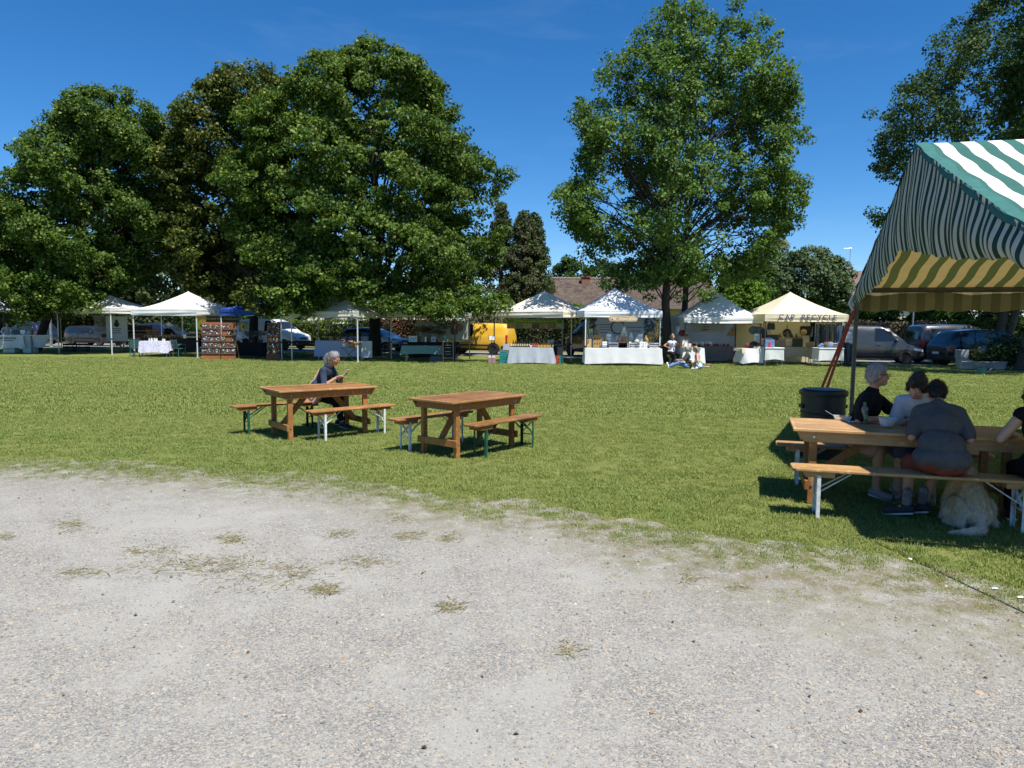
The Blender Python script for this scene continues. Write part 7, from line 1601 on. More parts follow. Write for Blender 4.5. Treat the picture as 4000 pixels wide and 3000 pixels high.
    for k in range(9):
        nm = ['denim blue','grey','brown','pale blue'][k%4]; t = thing('folded_garment', nm+' clothing heaped on the right front table', 'garment', (XW(3205+9*k,32.4),32.35+.12*(k%2),.845), k*.7, nm+' clothes on the right front table'); m = MB(); m.ell((0,0,.06+.03*(k%3)),(.16,.12,.07+.035*(k%3)),n=12,m=7); m.build('cloth', MAT('heap '+nm, {'denim blue':(.10,.17,.33),'grey':(.2,.2,.2),'brown':(.12,.08,.05),'pale blue':(.3,.42,.62)}[nm], .95, .4, 10), t, smooth=True); m = MB(); m.ell((.05,-.05,.13+.05*(k%3)),(.09,.08,.03),n=10,m=5); m.build('sleeve', MAT('heap '+nm), t, smooth=True)
    crate('low dark crate with folded jeans on the grass at the right of the lettered tent', (XW(3325,32.6),32.6,0), 0, (.75,.4,.16), BLACK, None, 1)
    for k in range(2): one('folded_jeans', MB().box((0,0,.06),(.30,.26,.12)), MAT(['heap denim blue','heap pale blue'][k]), ['blue','pale'][k]+' folded jeans in the low dark crate', 'garment', (XW(3318+12*k,32.5),32.55,.165), .2*k, bevel=.03)
    # mannequin in striped top and dark skirt
    t = thing('mannequin', 'dress form in striped top and dark trousers behind the orange strap', 'mannequin', (XW(3322,32.3),32.3,0)); m, tt, b = nodes('striped jersey'); sx = N(tt,'ShaderNodeSeparateXYZ'); tc_ = N(tt,'ShaderNodeTexCoord'); tt.links.new(tc_.outputs['Object'], sx.inputs[0]); mu = N(tt,'ShaderNodeMath',operation='MULTIPLY'); mu.inputs[1].default_value = 17; tt.links.new(sx.outputs[2],mu.inputs[0]); fr = N(tt,'ShaderNodeMath',operation='FRACT'); tt.links.new(mu.outputs[0],fr.inputs[0]); gt = N(tt,'ShaderNodeMath',operation='GREATER_THAN'); gt.inputs[1].default_value = .55; tt.links.new(fr.outputs[0],gt.inputs[0]); tt.links.new(mix(tt, gt.outputs[0], (.75,.75,.78,1), (.05,.06,.1,1)), b.inputs['Base Color']); b.inputs['Roughness'].default_value = .9; SJ = m
    q = MB(); q.lathe([(.13,1.02),(.17,1.12),(.19,1.3),(.20,1.42),(.16,1.52),(.06,1.56)],16,(0,0,0),Matrix.Diagonal((1.0,.65,1)).to_3x3()); q.build('top', SJ, t, smooth=True)
    for s in (-1,1): q = MB(); q.cap((s*.19,0,1.45),(s*.22,-.04,1.12),.055,.045); q.build('sleeve', SJ, t, smooth=True)
    for s in (-1,1): q = MB(); q.cap((s*.085,0,1.0),(s*.09,-.02,.28),.115,.09); q.build('trouser_leg', MAT('dark jeans'), t, smooth=True)
    q = MB(); q.cyl((0,0,0),(0,0,1.05),.018,n=8); q.lathe([(.2,0),(.2,.015)],16); q.build('stand', BLACK, t)
s9()
# ---- boat planter under the right hand tree
def planter():
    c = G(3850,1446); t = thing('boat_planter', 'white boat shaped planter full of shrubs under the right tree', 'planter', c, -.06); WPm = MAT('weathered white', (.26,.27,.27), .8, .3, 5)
    xa, xb = XW(3752,c.y)-c.x, XW(3926,c.y)-c.x; m = MB(); n = 14; V = []
    for i in range(n+1):
        f = i/n; x = xa+(xb-xa)*f; w = .5*math.sin(math.pi*(.12+.80*f))**.7; z = .33+.28*(1-f)**6; V += [(x,-w,z),(x,-w*.7,.06),(x,w*.7,.06),(x,w,z)]
    m._add(V,[(i*4+j,i*4+j+1,(i+1)*4+j+1,(i+1)*4+j) for i in range(n) for j in range(3)]+[(0,1,2,3),(n*4+3,n*4+2,n*4+1,n*4)]); m.build('hull', WPm, t)
    m = MB(); m.box((xa+.12,0,.68),(.32,.5,.36)); m.build('stern_box', WPm, t, bevel=.02); m = MB(); m.tube([(xa,-.3,.36),((xa+xb)/2,-.53,.36),(xb,-.2,.36)],[.03]*3,6); m.build('gunwale', WPm, t)
    rg = np.random.default_rng(77)
    for nm, x0, x1, zz, K, hg in (('flower_bed', xa+.3, xb-.2, .45, 70, .22),):
        P = np.stack([rg.uniform(x0,x1,K), rg.normal(0,.2,K), zz+np.abs(rg.normal(0,hg,K))],1); V, F, C = clump_leaves(P, np.tile([0,0,1.],(K,1)), 22, .16, .07, [(.04,.075,.02),(.06,.09,.03),(.03,.055,.015)], rg); o = link('plants', np_mesh('plants', V, F, LN, C), t); tag(o, kind='stuff')
    b = thing('evergreen_shrub', 'dark evergreen shrub at the right end of the boat planter', 'shrub', (XW(3962,c.y-.2),c.y+.2,0)); P = rg.normal(0,1,(120,3))*np.array([.55,.45,.4])+[0,0,.85]; V, F, C = clump_leaves(P, unit(P-[0,0,.5]), 26, .22, .09, [(.03,.055,.016),(.04,.07,.02)], rg); o = link('crown', np_mesh('crown', V, F, LN, C), b); tag(o, kind='stuff'); m = MB(); m.tube([(0,0,0),(.03,0,.5),(0,0,1.0)],[.05,.035,.015],7); m.build('stem', BARK, b)
    s = thing('white_signboard', 'white painted board with dark marks behind the boat planter', 'sign', (XW(3935,c.y+.8),c.y+.8,0)); z = AT(3935,1387,c.y+.8).z; m = MB(); m.box((0,0,z),(.72,.03,.32)); m.build('board', MAT('weathered white'), s); rr = random.Random(2)
    for k in range(7): q = MB(); x = -.28+.09*k; q.bar((x,-.02,z+rr.uniform(-.1,.0)),(x+.06,-.02,z+rr.uniform(0,.12)),.006,.022,(0,1,0)); q.build('mark', TXT, s)
    for sd in (-1,1): q = MB(); q.cyl((sd*.3,0.02,0),(sd*.3,.02,z),.02,n=6); q.build('post', MAT('grey wood'), s)
    for k in range(3): one('white_stick', MB().bar((0,0,.02),(.34 if k == 0 else .2,.05,.22-.2*(k==2)),.05,.03), MAT('weathered white'), ['longer','shorter','flat lying'][k]+' white stick propped below the boat planter', 'stick', G(3862+28*k+ (40 if k == 2 else 0),1452), .3-.9*k)
    one('green_cube', MB().box((0,0,.13),(.26,.24,.26)), MAT('dull green tin', (.09,.2,.15), .7), 'small green tin on the lawn before the boat planter', 'tin', G(3832,1463), .5, bevel=.02)
planter()
# litter on the lawn edge
one('paper_scrap', MB()._add([(-.02,-.01,.008),(.02,-.012,.01),(.022,.01,.014),(-.014,.011,.009)],[(0,1,2,3)]), MAT('pale blue paper', (.5,.65,.72), .8), 'pale blue paper scrap on the dry grass by the guy rope', 'litter', G(3884,2305)+Vector((0,0,.004)))
one('paper_scrap', MB()._add([(-.02,-.01,.01),(.02,-.012,.01),(.022,.01,.014),(-.014,.011,.012)],[(0,1,2,3)]), MAT('paper'), 'white paper scrap at the right edge of the dry grass', 'litter', G(3985,2340)+Vector((0,0,.004)))
one('white_pebble', MB().ell((0,0,.008),(.02,.014,.010),n=8,m=5), MAT('white pebble', (.7,.7,.68), .7), 'small white pebble in the grass by the marquee shadow', 'pebble', G(3555,2188), smooth=True)
# ================================================================== PEOPLE AND DOG
from mathutils import noise as mnoise
def remesh(mb, vox, smooth=4, wr=0.0, wf=9.0, extra=None, fac=.5):
    me = mb.mesh('tmp', [BLACK]); o = bpy.data.objects.new('tmp', me); COL.objects.link(o)
    r = o.modifiers.new('r','REMESH'); r.mode = 'VOXEL'; r.voxel_size = vox
    s = o.modifiers.new('s','SMOOTH'); s.factor = fac; s.iterations = smooth
    dg = bpy.context.evaluated_depsgraph_get(); out = bpy.data.meshes.new_from_object(o.evaluated_get(dg), depsgraph=dg)
    bpy.data.objects.remove(o); bpy.data.meshes.remove(me)
    if wr:
        n = len(out.vertices); co = np.empty(n*3, np.float32); no = np.empty(n*3, np.float32); out.vertices.foreach_get('co', co); out.vertices.foreach_get('normal', no)
        co = co.reshape(-1,3); no = no.reshape(-1,3)
        d = np.array([mnoise.noise(Vector((p[0]*wf, p[1]*wf, p[2]*wf*.55))) + .5*mnoise.noise(Vector((p[0]*wf*2.3, p[1]*wf*2.3+5, p[2]*wf*1.1))) for p in co], np.float32)
        co = co + no*(d*wr)[:,None]; out.vertices.foreach_set('co', co.ravel())
    if extra is not None and extra.v:
        bm = bmesh.new(); bm.from_mesh(out); t2 = extra.mesh('t2', [BLACK]); bm.from_mesh(t2); bm.to_mesh(out); bm.free(); bpy.data.meshes.remove(t2)
    out.polygons.foreach_set('use_smooth', [True]*len(out.polygons)); out.update()
    return out
def put(name, me, mat, parent):
    me.name = name; me.materials.clear(); me.materials.append(mat); return link(name, me, parent)
def ik(a, b, l1, l2, pole):
    a, b, pole = Vector(a), Vector(b), Vector(pole); d = b-a; L = min(d.length, (l1+l2)*.995); d.normalize()
    x = (l1*l1-l2*l2+L*L)/(2*L); h = math.sqrt(max(0,l1*l1-x*x)); p = pole - d*pole.dot(d)
    if p.length < 1e-5: p = Vector((0,0,-1))
    p.normalize(); return a+d*x+p*h, a+d*L
def hand(mb, wr, fwd, up, s=1.0, curl=.5, side=1):
    """palm, four fingers with knuckle bends and a thumb leaving the side of the palm"""
    f = Vector(fwd).normalized(); u = Vector(up); u = (u-f*u.dot(f)).normalized(); r = f.cross(u)*side; wr = Vector(wr)
    pc = wr+f*.045*s; M = Matrix((f,r,u)).transposed(); mb.ell(pc,(.05*s,.04*s,.018*s),M,10,6)
    for k,(o,l) in enumerate(((-.030,.062),(-.010,.072),(.010,.068),(.029,.052))):
        b = wr+f*.082*s+r*o*s; c1 = curl*.8; d1 = (f*math.cos(c1)-u*math.sin(c1)); m_ = b+d1*l*.5*s; c2 = curl*1.7; d2 = (f*math.cos(c2)-u*math.sin(c2)); e = m_+d2*l*.5*s
        mb.cap(b-f*.012*s,m_,.0095*s,.0085*s,7); mb.cap(m_,e,.0085*s,.007*s,7)
    tb = wr+f*.03*s-r*.03*s; t1 = tb+(f*.6-r*.75-u*.25).normalized()*.034*s; t2 = t1+(f*.85-r*.2-u*.4).normalized()*.03*s
    mb.cap(tb,t1,.013*s,.010*s,7); mb.cap(t1,t2,.010*s,.008*s,7)
SKIN = {}
def skin(name, col):
    m, t, b = nodes(name); v = coords(t); n1 = noise(t, v, 11, 4)
    t.links.new(ramp(t, n1, [(.3, tuple(c*.88 for c in col)), (.7, tuple(min(1,c*1.08) for c in col))]), b.inputs['Base Color'])
    b.inputs['Roughness'].default_value = .5; b.inputs['Subsurface Weight'].default_value = .08; b.inputs['Subsurface Radius'].default_value = (.02,.008,.004); return m
SK_TAN = skin('tanned skin', (.42,.22,.135)); SK_MID = skin('fair skin', (.50,.30,.20)); SK_RED = skin('sunburnt skin', (.48,.25,.16))
def fabric(name, col=(.1,.1,.1), var=.15, rough=.9): return MAT(name, col, rough, var, 9, .35, 70, spec=.15)
def strands(o, s, mat, K=2600, L0=.03, seed=3):
    me = o.data; n = len(me.vertices); rg = np.random.default_rng(seed); co = np.empty(n*3,np.float32); no = np.empty(n*3,np.float32); me.vertices.foreach_get('co',co); me.vertices.foreach_get('normal',no); co = co.reshape(-1,3); no = no.reshape(-1,3)
    i = rg.integers(n,size=K); p = co[i]; nn = no[i]; dn = -np.array(s.hu)*.9-np.array(s.hf)*.45
    d = unit(dn[None]-nn*np.sum(nn*dn,1,keepdims=True)*.85+rg.normal(0,.22,(K,3))+nn*.12); L = (L0*rg.uniform(.6,1.6,K))[:,None]; sd = unit(np.cross(d,nn)+1e-6)*.0016; p = p+nn*.002
    V = np.empty((K,3,3)); V[:,0] = p-sd; V[:,1] = p+sd; V[:,2] = p+d*L+nn*.004*rg.uniform(0,1,(K,1))
    q = link('strands', np_mesh('strands', V.reshape(-1,3), np.arange(K*3).reshape(-1,3), mat, k=3), o); tag(q, kind='stuff')
class Person:
    def __init__(s, label, loc, rz, group, scale=1.0, cat='person'):
        s.t = thing('person', label, cat, loc, rz, group); s.t.scale = (scale,)*3
    def seated(s, seat=.475, lean=.15, twist=0.0, headfwd=None, headup=None, neckf=.0, back=0.0, headpos=None, side=0.0, girth=1.0, slump=.0):
        P = s.P = {}; P['pel'] = Vector((0,0,seat+.115)); up = Vector((math.sin(lean), side, math.cos(lean))).normalized(); fw = Vector((math.cos(lean),0,-math.sin(lean)))
        P['waist'] = P['pel']+up*.16-fw*.01; P['chest'] = P['pel']+up*.35+Vector((slump*.4,0,0)); up2 = (up+Vector((slump,0,-slump*.3))).normalized(); P['neckb'] = P['chest']+up2*.17
        Rz = Matrix.Rotation(twist,3,'Z'); lat = Rz @ Vector((0,1,0)); s.lat = lat; s.fw = Rz @ fw; s.up = up2; s.girth = girth
        for k, sg in (('L',1),('R',-1)): P['sh'+k] = P['neckb']+lat*sg*.16-up2*.07
        hf = Vector(headfwd or s.fw).normalized(); hu = Vector(headup or (0,0,1)); hu = (hu-hf*hu.dot(hf)).normalized(); s.hf, s.hu = hf, hu
        P['head'] = Vector(headpos) if headpos else P['neckb']+up2*.06+hu*.13+hf*(.03+neckf)
        for k, sg in (('L',1),('R',-1)): P['hip'+k] = P['pel']+Vector((.02,sg*.09,-.02))
    def arm(s, k, wrist, pole, l1=.285, l2=.255):
        e, w = ik(s.P['sh'+k], wrist, l1, l2, pole); s.P['el'+k] = e; s.P['wr'+k] = w
    def leg(s, k, ankle, pole=(.6,0,1), l1=.43, l2=.42):
        e, w = ik(s.P['hip'+k], ankle, l1, l2, pole); s.P['kn'+k] = e; s.P['an'+k] = w
    def torso(s, mb, g=0.0):
        P, q = s.P, s.girth; M = Matrix((s.fw, s.lat, s.up)).transposed()
        mb.ell(P['pel']+Vector((0,0,.03 if g > 0 else 0)),(.13*q+g*1.8,.172*q+g*1.8,.115+g),None,14,9); mb.ell(P['waist'],(.108*q+g,.145*q+g,.14+g),M,14,9); mb.ell(P['chest'],(.115*q+g,.158*q**.5+g,.19+g),M,14,9)
        for k in 'LR': mb.cap(P['chest']+s.up*.11, P['sh'+k], .08+g, .058+g)
        mb.cap(P['chest']+s.up*.08, P['neckb'], .085+g, .06+g)
    def limbs_(s, mb, g=0, arms=True, legs=True, af=1.0, lf=1.0, loose=0.0):
        P = s.P
        for k in 'LR':
            if arms and 'el'+k in P:
                a, e, w = P['sh'+k], P['el'+k], P['wr'+k]
                if af >= 1: mb.cap(a,e,.055+g,.043+g); q = min(1,af-1) if af < 2 else 1; mb.cap(e, e.lerp(w,max(.05,q)), .043+g, .043+(.030-.043)*q+g)
                elif af > 0: mb.cap(a,a.lerp(e,af),.056+g,.050+g+loose)
            if legs and 'kn'+k in P:
                a, e, w = P['hip'+k], P['kn'+k], P['an'+k]
                if lf >= 1: mb.cap(a,e,.092+g,.060+g); q = min(1,lf-1); mb.cap(e, e.lerp(w,max(.03,q)), .058+g, .058+(.040-.058)*q+g)
                else: mb.cap(a,a.lerp(e,lf),.094+g,.078+g+loose)
    def headmb(s, mb):
        P = s.P; hf, hu = s.hf, s.hu; hl = hu.cross(hf); M = Matrix((hf,hl,hu)).transposed(); c = P['head']; at = lambda x,y,z: c+hf*x+hl*y+hu*z
        mb.ell(at(-.012,0,.03),(.097,.076,.088),M,16,10); mb.ell(at(.018,0,-.035),(.078,.064,.085),M,16,10); mb.ell(at(.052,0,-.085),(.036,.038,.03),M,10,7)
        mb.cap(at(.088,0,.008),at(.112,0,-.03),.010,.015); mb.ell(at(.094,0,-.066),(.014,.024,.011),M,8,6)
        for q in (1,-1): mb.ell(at(-.012,.077*q,-.012),(.022,.010,.032),M,8,6); mb.ell(at(.075,.032*q,.018),(.02,.022,.012),M,8,6); mb.ell(at(.065,.042*q,-.03),(.028,.02,.025),M,8,6)
        mb.cap(P['neckb']-s.up*.02, at(-.02,0,-.075), .055, .050)
        s.at = at; s.M = M
    def build(s, sk, vox, shirt, sleeve, trousers, tl, shoe=None, wr=.006, bare_feet=False, skirt=None, hands=True, handcfg=None, sh_g=.014, tr_g=.014, loose=.006, shirt_name='shirt', tr_name='trousers', strap=False):
        P, t = s.P, s.t; mb = MB(); s.torso(mb,-.006); s.limbs_(mb,0,lf=2,af=2); s.headmb(mb); ex = MB()
        for k in 'LR':
            if 'an'+k in P:
                d = P.get('toe'+k) or (P['an'+k]+Vector((.17,0,-.05))); mb.cap(P['an'+k]-Vector((0,0,.02)), d, .04, .028)
            if hands and 'wr'+k in P:
                e, w = P['el'+k], P['wr'+k]; cfg = (handcfg or {}).get(k, {}); hand(ex, w-(w-e).normalized()*.01, cfg.get('f', w-e), cfg.get('u',(0,0,1)), 1.0, cfg.get('c',.55), 1 if k == 'R' else -1)
        s.body = put('body', remesh(mb, vox, 4, extra=ex), sk, t)
        if shirt:
            mb = MB(); s.torso(mb,sh_g)
            if sleeve: s.limbs_(mb,sh_g,legs=False,af=sleeve,loose=loose)
            s.shirt = put(shirt_name, remesh(mb, vox, 4, wr, 8), shirt, t)
        if trousers:
            mb = MB(); q = s.girth; mb.ell(P['pel']-Vector((0,0,.01)),(.135*q+tr_g,.172*q+tr_g,.115+tr_g)); s.limbs_(mb,tr_g,arms=False,lf=tl,loose=.02); put(tr_name, remesh(mb, vox, 4, wr, 9), trousers, t)
        if shoe:
            for k in 'LR':
                if 'an'+k in P:
                    d = P.get('toe'+k) or (P['an'+k]+Vector((.17,0,-.05))); m = MB(); h = (d-P['an'+k]); heel = P['an'+k]-h.normalized()*.035-Vector((0,0,.035)); m.cap(heel, d, .045, .036); m.cap(P['an'+k], heel, .046, .045); sh = put('shoe', remesh(m, min(vox,.011), 3), shoe, t)
                    if vox < .015: m = MB(); z = min(heel.z,d.z)-.04; m.bar(Vector((heel.x,heel.y,heel.z-.042))-h.normalized()*.03, Vector((d.x,d.y,d.z-.034))+h.normalized()*.03, .085, .018); m.build('sole', MAT('pale sole', (.5,.5,.48), .8), sh, bevel=.006)
        for q in (1,-1):
            m = MB(); m.ell(s.at(.083,.032*q,.008),(.011,.013,.010),s.M,8,6); ey = m.build('eye', MAT('eye white', (.6,.58,.55), .3), s.body, smooth=True); m = MB(); m.ell(s.at(.0915,.033*q,.008),(.004,.006,.006),s.M,8,6); m.build('iris', MAT('iris dark', (.04,.025,.015), .2), s.body, smooth=True)
        m = MB(); m.tube([s.at(.100,-.024,-.067),s.at(.109,0,-.065),s.at(.100,.024,-.067)],[.003,.005,.003],6); m.build('mouth', MAT('lips', (.34,.12,.10), .5), s.body, smooth=True)
    def hair(s, mat, parts, vox, wr=.010, wf=22, base=True, top=.0, name='hair'):
        """parts: capsules in head coordinates (x fwd, y left, z up)"""
        mb = MB()
        if base: mb.ell(s.at(-.022,0,.048+top),(.102,.087,.088),s.M,16,10); mb.ell(s.at(-.055,0,-.005),(.066,.08,.085),s.M,16,10)
        for p in parts: mb.cap(s.at(*p[0]), s.at(*p[1]), p[2], p[3])
        o = put(name, remesh(mb, vox, 2, wr, wf), mat, s.t)
        if vox < .014: strands(o, s, mat)
        return o
    def glasses(s, mat=BLACK):
        m = MB()
        for q in (1,-1):
            m.tube([s.at(.106,.034*q+.024*math.cos(a),.006+.018*math.sin(a)) for a in np.linspace(0,6.283,13)],[.0032]*13,5,False); m.tube([s.at(.104,.058*q,.012),s.at(.04,.080*q,.014),s.at(-.02,.084*q,.006)],[.004,.0035,.003],5)
        m.tube([s.at(.107,-.01,.010),s.at(.112,0,.014),s.at(.107,.01,.010)],[.0035]*3,5); m.build('glasses', mat, s.t)
def streak(name, c1, c2, sc=(6,30,30)):
    m, t, b = nodes(name); v = coords(t, sc); n1 = noise(t, v, 3, 5, .7); t.links.new(ramp(t, n1, [(.35,c1),(.65,c2)]), b.inputs['Base Color']); b.inputs['Roughness'].default_value = .5; bump(t, b, n1, .7, .01); return m
GREYH = streak('grey hair', (.10,.095,.09), (.42,.41,.40)); DARKH = streak('dark hair', (.012,.009,.007), (.035,.025,.02)); SILV = streak('silver hair', (.22,.22,.22), (.48,.48,.47)); AUB = streak('auburn hair', (.03,.014,.01), (.08,.035,.022)); BRNH = streak('blond brown hair', (.13,.085,.045), (.30,.21,.12)); SALT = streak('salt hair', (.2,.19,.17), (.42,.40,.36))

# ---- woman with phone at the left table
def woman_phone():
    c = AT(1240,1560,12.5); s = Person('grey haired woman with ponytail and glasses sitting at the table looking at her phone', (c.x,12.5,0), R(-16), None, .94)
    s.seated(.505, .15, headfwd=(.93,-.06,-.30), neckf=.03, slump=.30, girth=1.05)
    s.arm('R', (.47,-.12,.93), (.1,-.35,-1)); s.arm('L', (.51,.03,.95), (.1,.5,-1)); 
    s.leg('R', (.60,-.13,.10), (.7,0,1)); s.leg('L', (.36,.14,.10), (.6,.1,1))
    s.P['toeR'] = s.P['anR']+Vector((.17,-.02,-.06)); s.P['toeL'] = s.P['anL']+Vector((.15,.05,-.055))
    DEN = fabric('dark denim', (.030,.042,.068), .3); s.build(SK_TAN, .011, DEN, 1.12, fabric('black trousers', (.016,.017,.02)), 1.8, MAT('black sandal', (.02,.02,.02), .5), wr=.009, handcfg={'R':{'f':(.7,.35,.5),'u':(-.3,0,1),'c':.7},'L':{'f':(.7,-.1,.5),'u':(-.5,.1,.8),'c':.35}}, shirt_name='denim_jacket')
    s.hair(GREYH, [((-.11,0,.05),(-.15,0,.02),.035,.035),((-.15,0,.02),(-.175,0,-.06),.040,.040),((-.175,0,-.06),(-.15,0,-.16),.040,.028),((-.15,0,-.16),(-.13,.0,-.21),.026,.010)], .009, .003, 26)
    m = MB(); m.lathe([(.040,-.012),(.045,0),(.040,.012)],12,s.at(-.125,0,.045),s.M@Matrix.Rotation(R(90),3,'Y'),cap=False); m.build('hair_band', BLACK, s.t, smooth=True)
    s.glasses(MAT('dark red frame', (.06,.012,.012), .3)); m = MB(); m.tube([s.at(-.01,-.088+.0*math.cos(a)-.006,-.06+.018*math.sin(a))+s.hf*.018*math.cos(a) for a in np.linspace(0,6.283,11)],[.005]*11,6,False); m.build('earring', MAT('gold', (.6,.4,.15), .3, metal=.9), s.t)
    m = MB(); col = s.P['neckb']; m.tube([col+s.up*.03+s.fw*.075*math.cos(a)*1.0+s.lat*.085*math.sin(a)-s.up*.03*math.cos(a) for a in np.linspace(-2.6,2.6,13)],[.024]*13,6); m.build('collar', DEN, s.shirt, smooth=True)
    # phone in the hand, bag at the hip
    w = s.t; ph = thing('smartphone', 'pale smartphone held by the grey haired woman', 'phone', Matrix.Translation(s.t.location) @ Matrix.Rotation(R(-16),4,'Z') @ ((s.P['wrL']+Vector((.10,-.035,.075)))*.94), R(-16)); Mt = Matrix.Rotation(R(-48),3,'Y'); m = MB(); m.box((0,0,0),(.15,.074,.009),Mt); m.build('body', MAT('phone shell', (.62,.6,.6), .3), ph, bevel=.004); m = MB(); m.box(Mt@Vector((0,0,.0056)),(.14,.066,.001),Mt); m.build('screen', GLASS_DARK(), ph)
    bg_ = thing('handbag', 'pale pink shoulder bag hanging at the seated woman\'s hip', 'bag', (c.x-.02,12.5-.24,0), R(-12)); PK = MAT('pink leather', (.62,.36,.31), .5, .1); m = MB(); m.prism([(-.14,.46),(-.08,.41),(.08,.42),(.16,.52),(.15,.64),(-.15,.63)],.10,Matrix.Identity(4)); m.build('pouch', PK, bg_, bevel=.02); m = MB(); m.prism([(-.15,.64),(.155,.65),(.02,.50)],.012,Matrix.Translation((0,-.058,0))); m.build('flap', PK, bg_, bevel=.004)
    Q = s.P; lp = [Q['pel']+Vector((-.12,-.16,.04)), Q['waist']+Vector((-.125,-.07,.0)), Q['waist'].lerp(Q['chest'],.6)+Vector((-.142,-.03,0)), Q['chest']+Vector((-.12,.0,.10)), Q['neckb']+Vector((-.075,.06,.035)), Q['neckb']+Vector((.0,.085,.055)), Q['chest']+Vector((.10,.05,.13))]
    WM_ = Matrix.Translation(s.t.location) @ Matrix.Rotation(R(-16),4,'Z') @ Matrix.Scale(.94,4); BI = (Matrix.Translation(bg_.location) @ Matrix.Rotation(R(-12),4,'Z')).inverted(); pts = [BI @ WM_ @ p for p in lp]; m = MB(); m.tube(pts,[.014]*7,6); m.build('strap', PK, bg_, smooth=True)
woman_phone()
def man_black():
    s = Person('silver haired man in black shirt and dark glasses sitting at the far bench', (3.88,7.96,0), R(-62), 'people at the marquee table')
    s.seated(.48, .16, twist=.45, headfwd=(.50,.86,-.06), slump=.12, girth=1.12)
    s.arm('R', (.36,-.10,.84), (-.2,-.9,-.5)); s.arm('L', (.40,.33,.84), (0,.9,-.6)); s.leg('R', (.40,-.22,.09), (.6,-.2,1)); s.leg('L', (.36,.20,.09), (.6,.2,1))
    s.build(SK_RED, .012, fabric('black shirt', (.012,.012,.014)), .85, fabric('faded pink shorts', (.42,.26,.23)), .85, MAT('grey trainer', (.2,.2,.21), .8), wr=.010, shirt_name='shirt', tr_name='shorts')
    s.hair(SILV, [((-.07,.07,.06),(-.08,.08,-.02),.03,.02),((-.09,-.05,.08),(-.10,-.05,0),.03,.02)], .010, .010, 30); s.glasses()
    m = MB(); m.ell(s.at(.06,0,-.082),(.045,.05,.03),s.M,10,7); m.ell(s.at(.088,0,-.053),(.016,.03,.008),s.M,8,6); put('beard', remesh(m,.010,2,.003,40), SILV, s.t)
man_black()
def person_white():
    s = Person('dark haired person in white shirt bent over the table on the far bench', (4.42,7.74,0), R(-120), 'people at the marquee table')
    s.seated(.50, .34, headfwd=(.80,-.25,-.55), headup=(.5,0,.8), slump=.25, neckf=.05)
    s.arm('R', (.46,-.10,.84), (-.5,-.5,-1)); s.arm('L', (.46,.10,.84), (-.5,.5,-1)); s.leg('R', (.36,-.16,.09)); s.leg('L', (.34,.16,.09))
    s.build(SK_MID, .013, fabric('white shirt cloth', (.48,.49,.53), .08), .85, fabric('blue shorts', (.07,.09,.15)), .9, MAT('grey trainer'), wr=.010, tr_name='shorts'); s.hair(DARKH, [((-.05,0,.09),(.05,0,.10),.07,.05),((-.09,0,.0),(-.095,0,-.07),.06,.04),((.03,.07,.04),(.03,.075,-.01),.03,.02),((.03,-.07,.04),(.03,-.075,-.02),.03,.02)], .012, .014, 24)
    m = MB(); m.ell((.02,-.02,s.P['chest'].z+.06),(.004,.004,.004)); 
person_white()
def man_grey():
    s = Person('man in grey t-shirt and red shorts seen from behind on the nearest bench', (3.93,6.47,0), R(66), 'people at the marquee table')
    s.seated(.48, .32, headfwd=(.72,.05,-.72), headup=(.6,0,.75), slump=.42, girth=1.22, neckf=.02)
    s.arm('R', (.40,-.12,.83), (-.7,-.30,-1)); s.arm('L', (.40,.10,.84), (-.7,.30,-1)); s.leg('L', (.22,.24,.10), (1,.15,.5)); s.leg('R', (.30,.10,.11), (1,-.15,.5)); s.P['toeL'] = s.P['anL']+Vector((.02,.18,-.06)); s.P['toeR'] = s.P['anR']+Vector((.06,.16,-.065))
    s.build(SK_RED, .011, fabric('grey t-shirt', (.085,.083,.082), .18), .80, fabric('brick red shorts', (.20,.05,.037)), .85, MAT('black trainer', (.025,.025,.028), .7, .3), wr=.013, sh_g=.02, tr_name='shorts', shirt_name='t_shirt'); s.hair(DARKH, [((-.03,0,.10),(.04,0,.09),.06,.05)], .011, .008, 34)
    for k in 'LR': m = MB(); a = s.P['an'+k]; m.cap(a+Vector((0,0,.03)), a+Vector((-.005,0,.14)),.045,.048); put('sock', remesh(m,.010,3), MAT('grey sock', (.15,.15,.155), .95, .5, 18), s.t)
man_grey()
def woman_black():
    s = Person('auburn haired woman in sleeveless black top at the right edge of the photo', (4.70,6.24,0), R(68), 'people at the marquee table')
    s.seated(.48, .12, headfwd=(.95,-.1,-.2), slump=.10, girth=1.0); s.arm('L', (.36,.20,.82), (-.5,.8,-.8)); s.arm('R', (.38,-.2,.84), (0,-1,-.6)); s.leg('L', (.36,.14,.09)); s.leg('R', (.36,-.14,.09))
    s.build(SK_MID, .012, fabric('black top', (.008,.008,.011)), 0, fabric('black leggings', (.008,.008,.010)), 1.9, MAT('black trainer'), wr=.007, shirt_name='top'); rg = random.Random(5)
    s.hair(AUB, [((-.05,.06*a,.06),(-.07+.03*rg.random(),(.10+.02*rg.random())*a,-.10),.06,.045) for a in (-1,1)]+[((-.08,0,.05),(-.11,0,-.12),.07,.05),((-.02,0,.10),(-.05,0,.11),.07,.07)], .012, .022, 30)
woman_black()
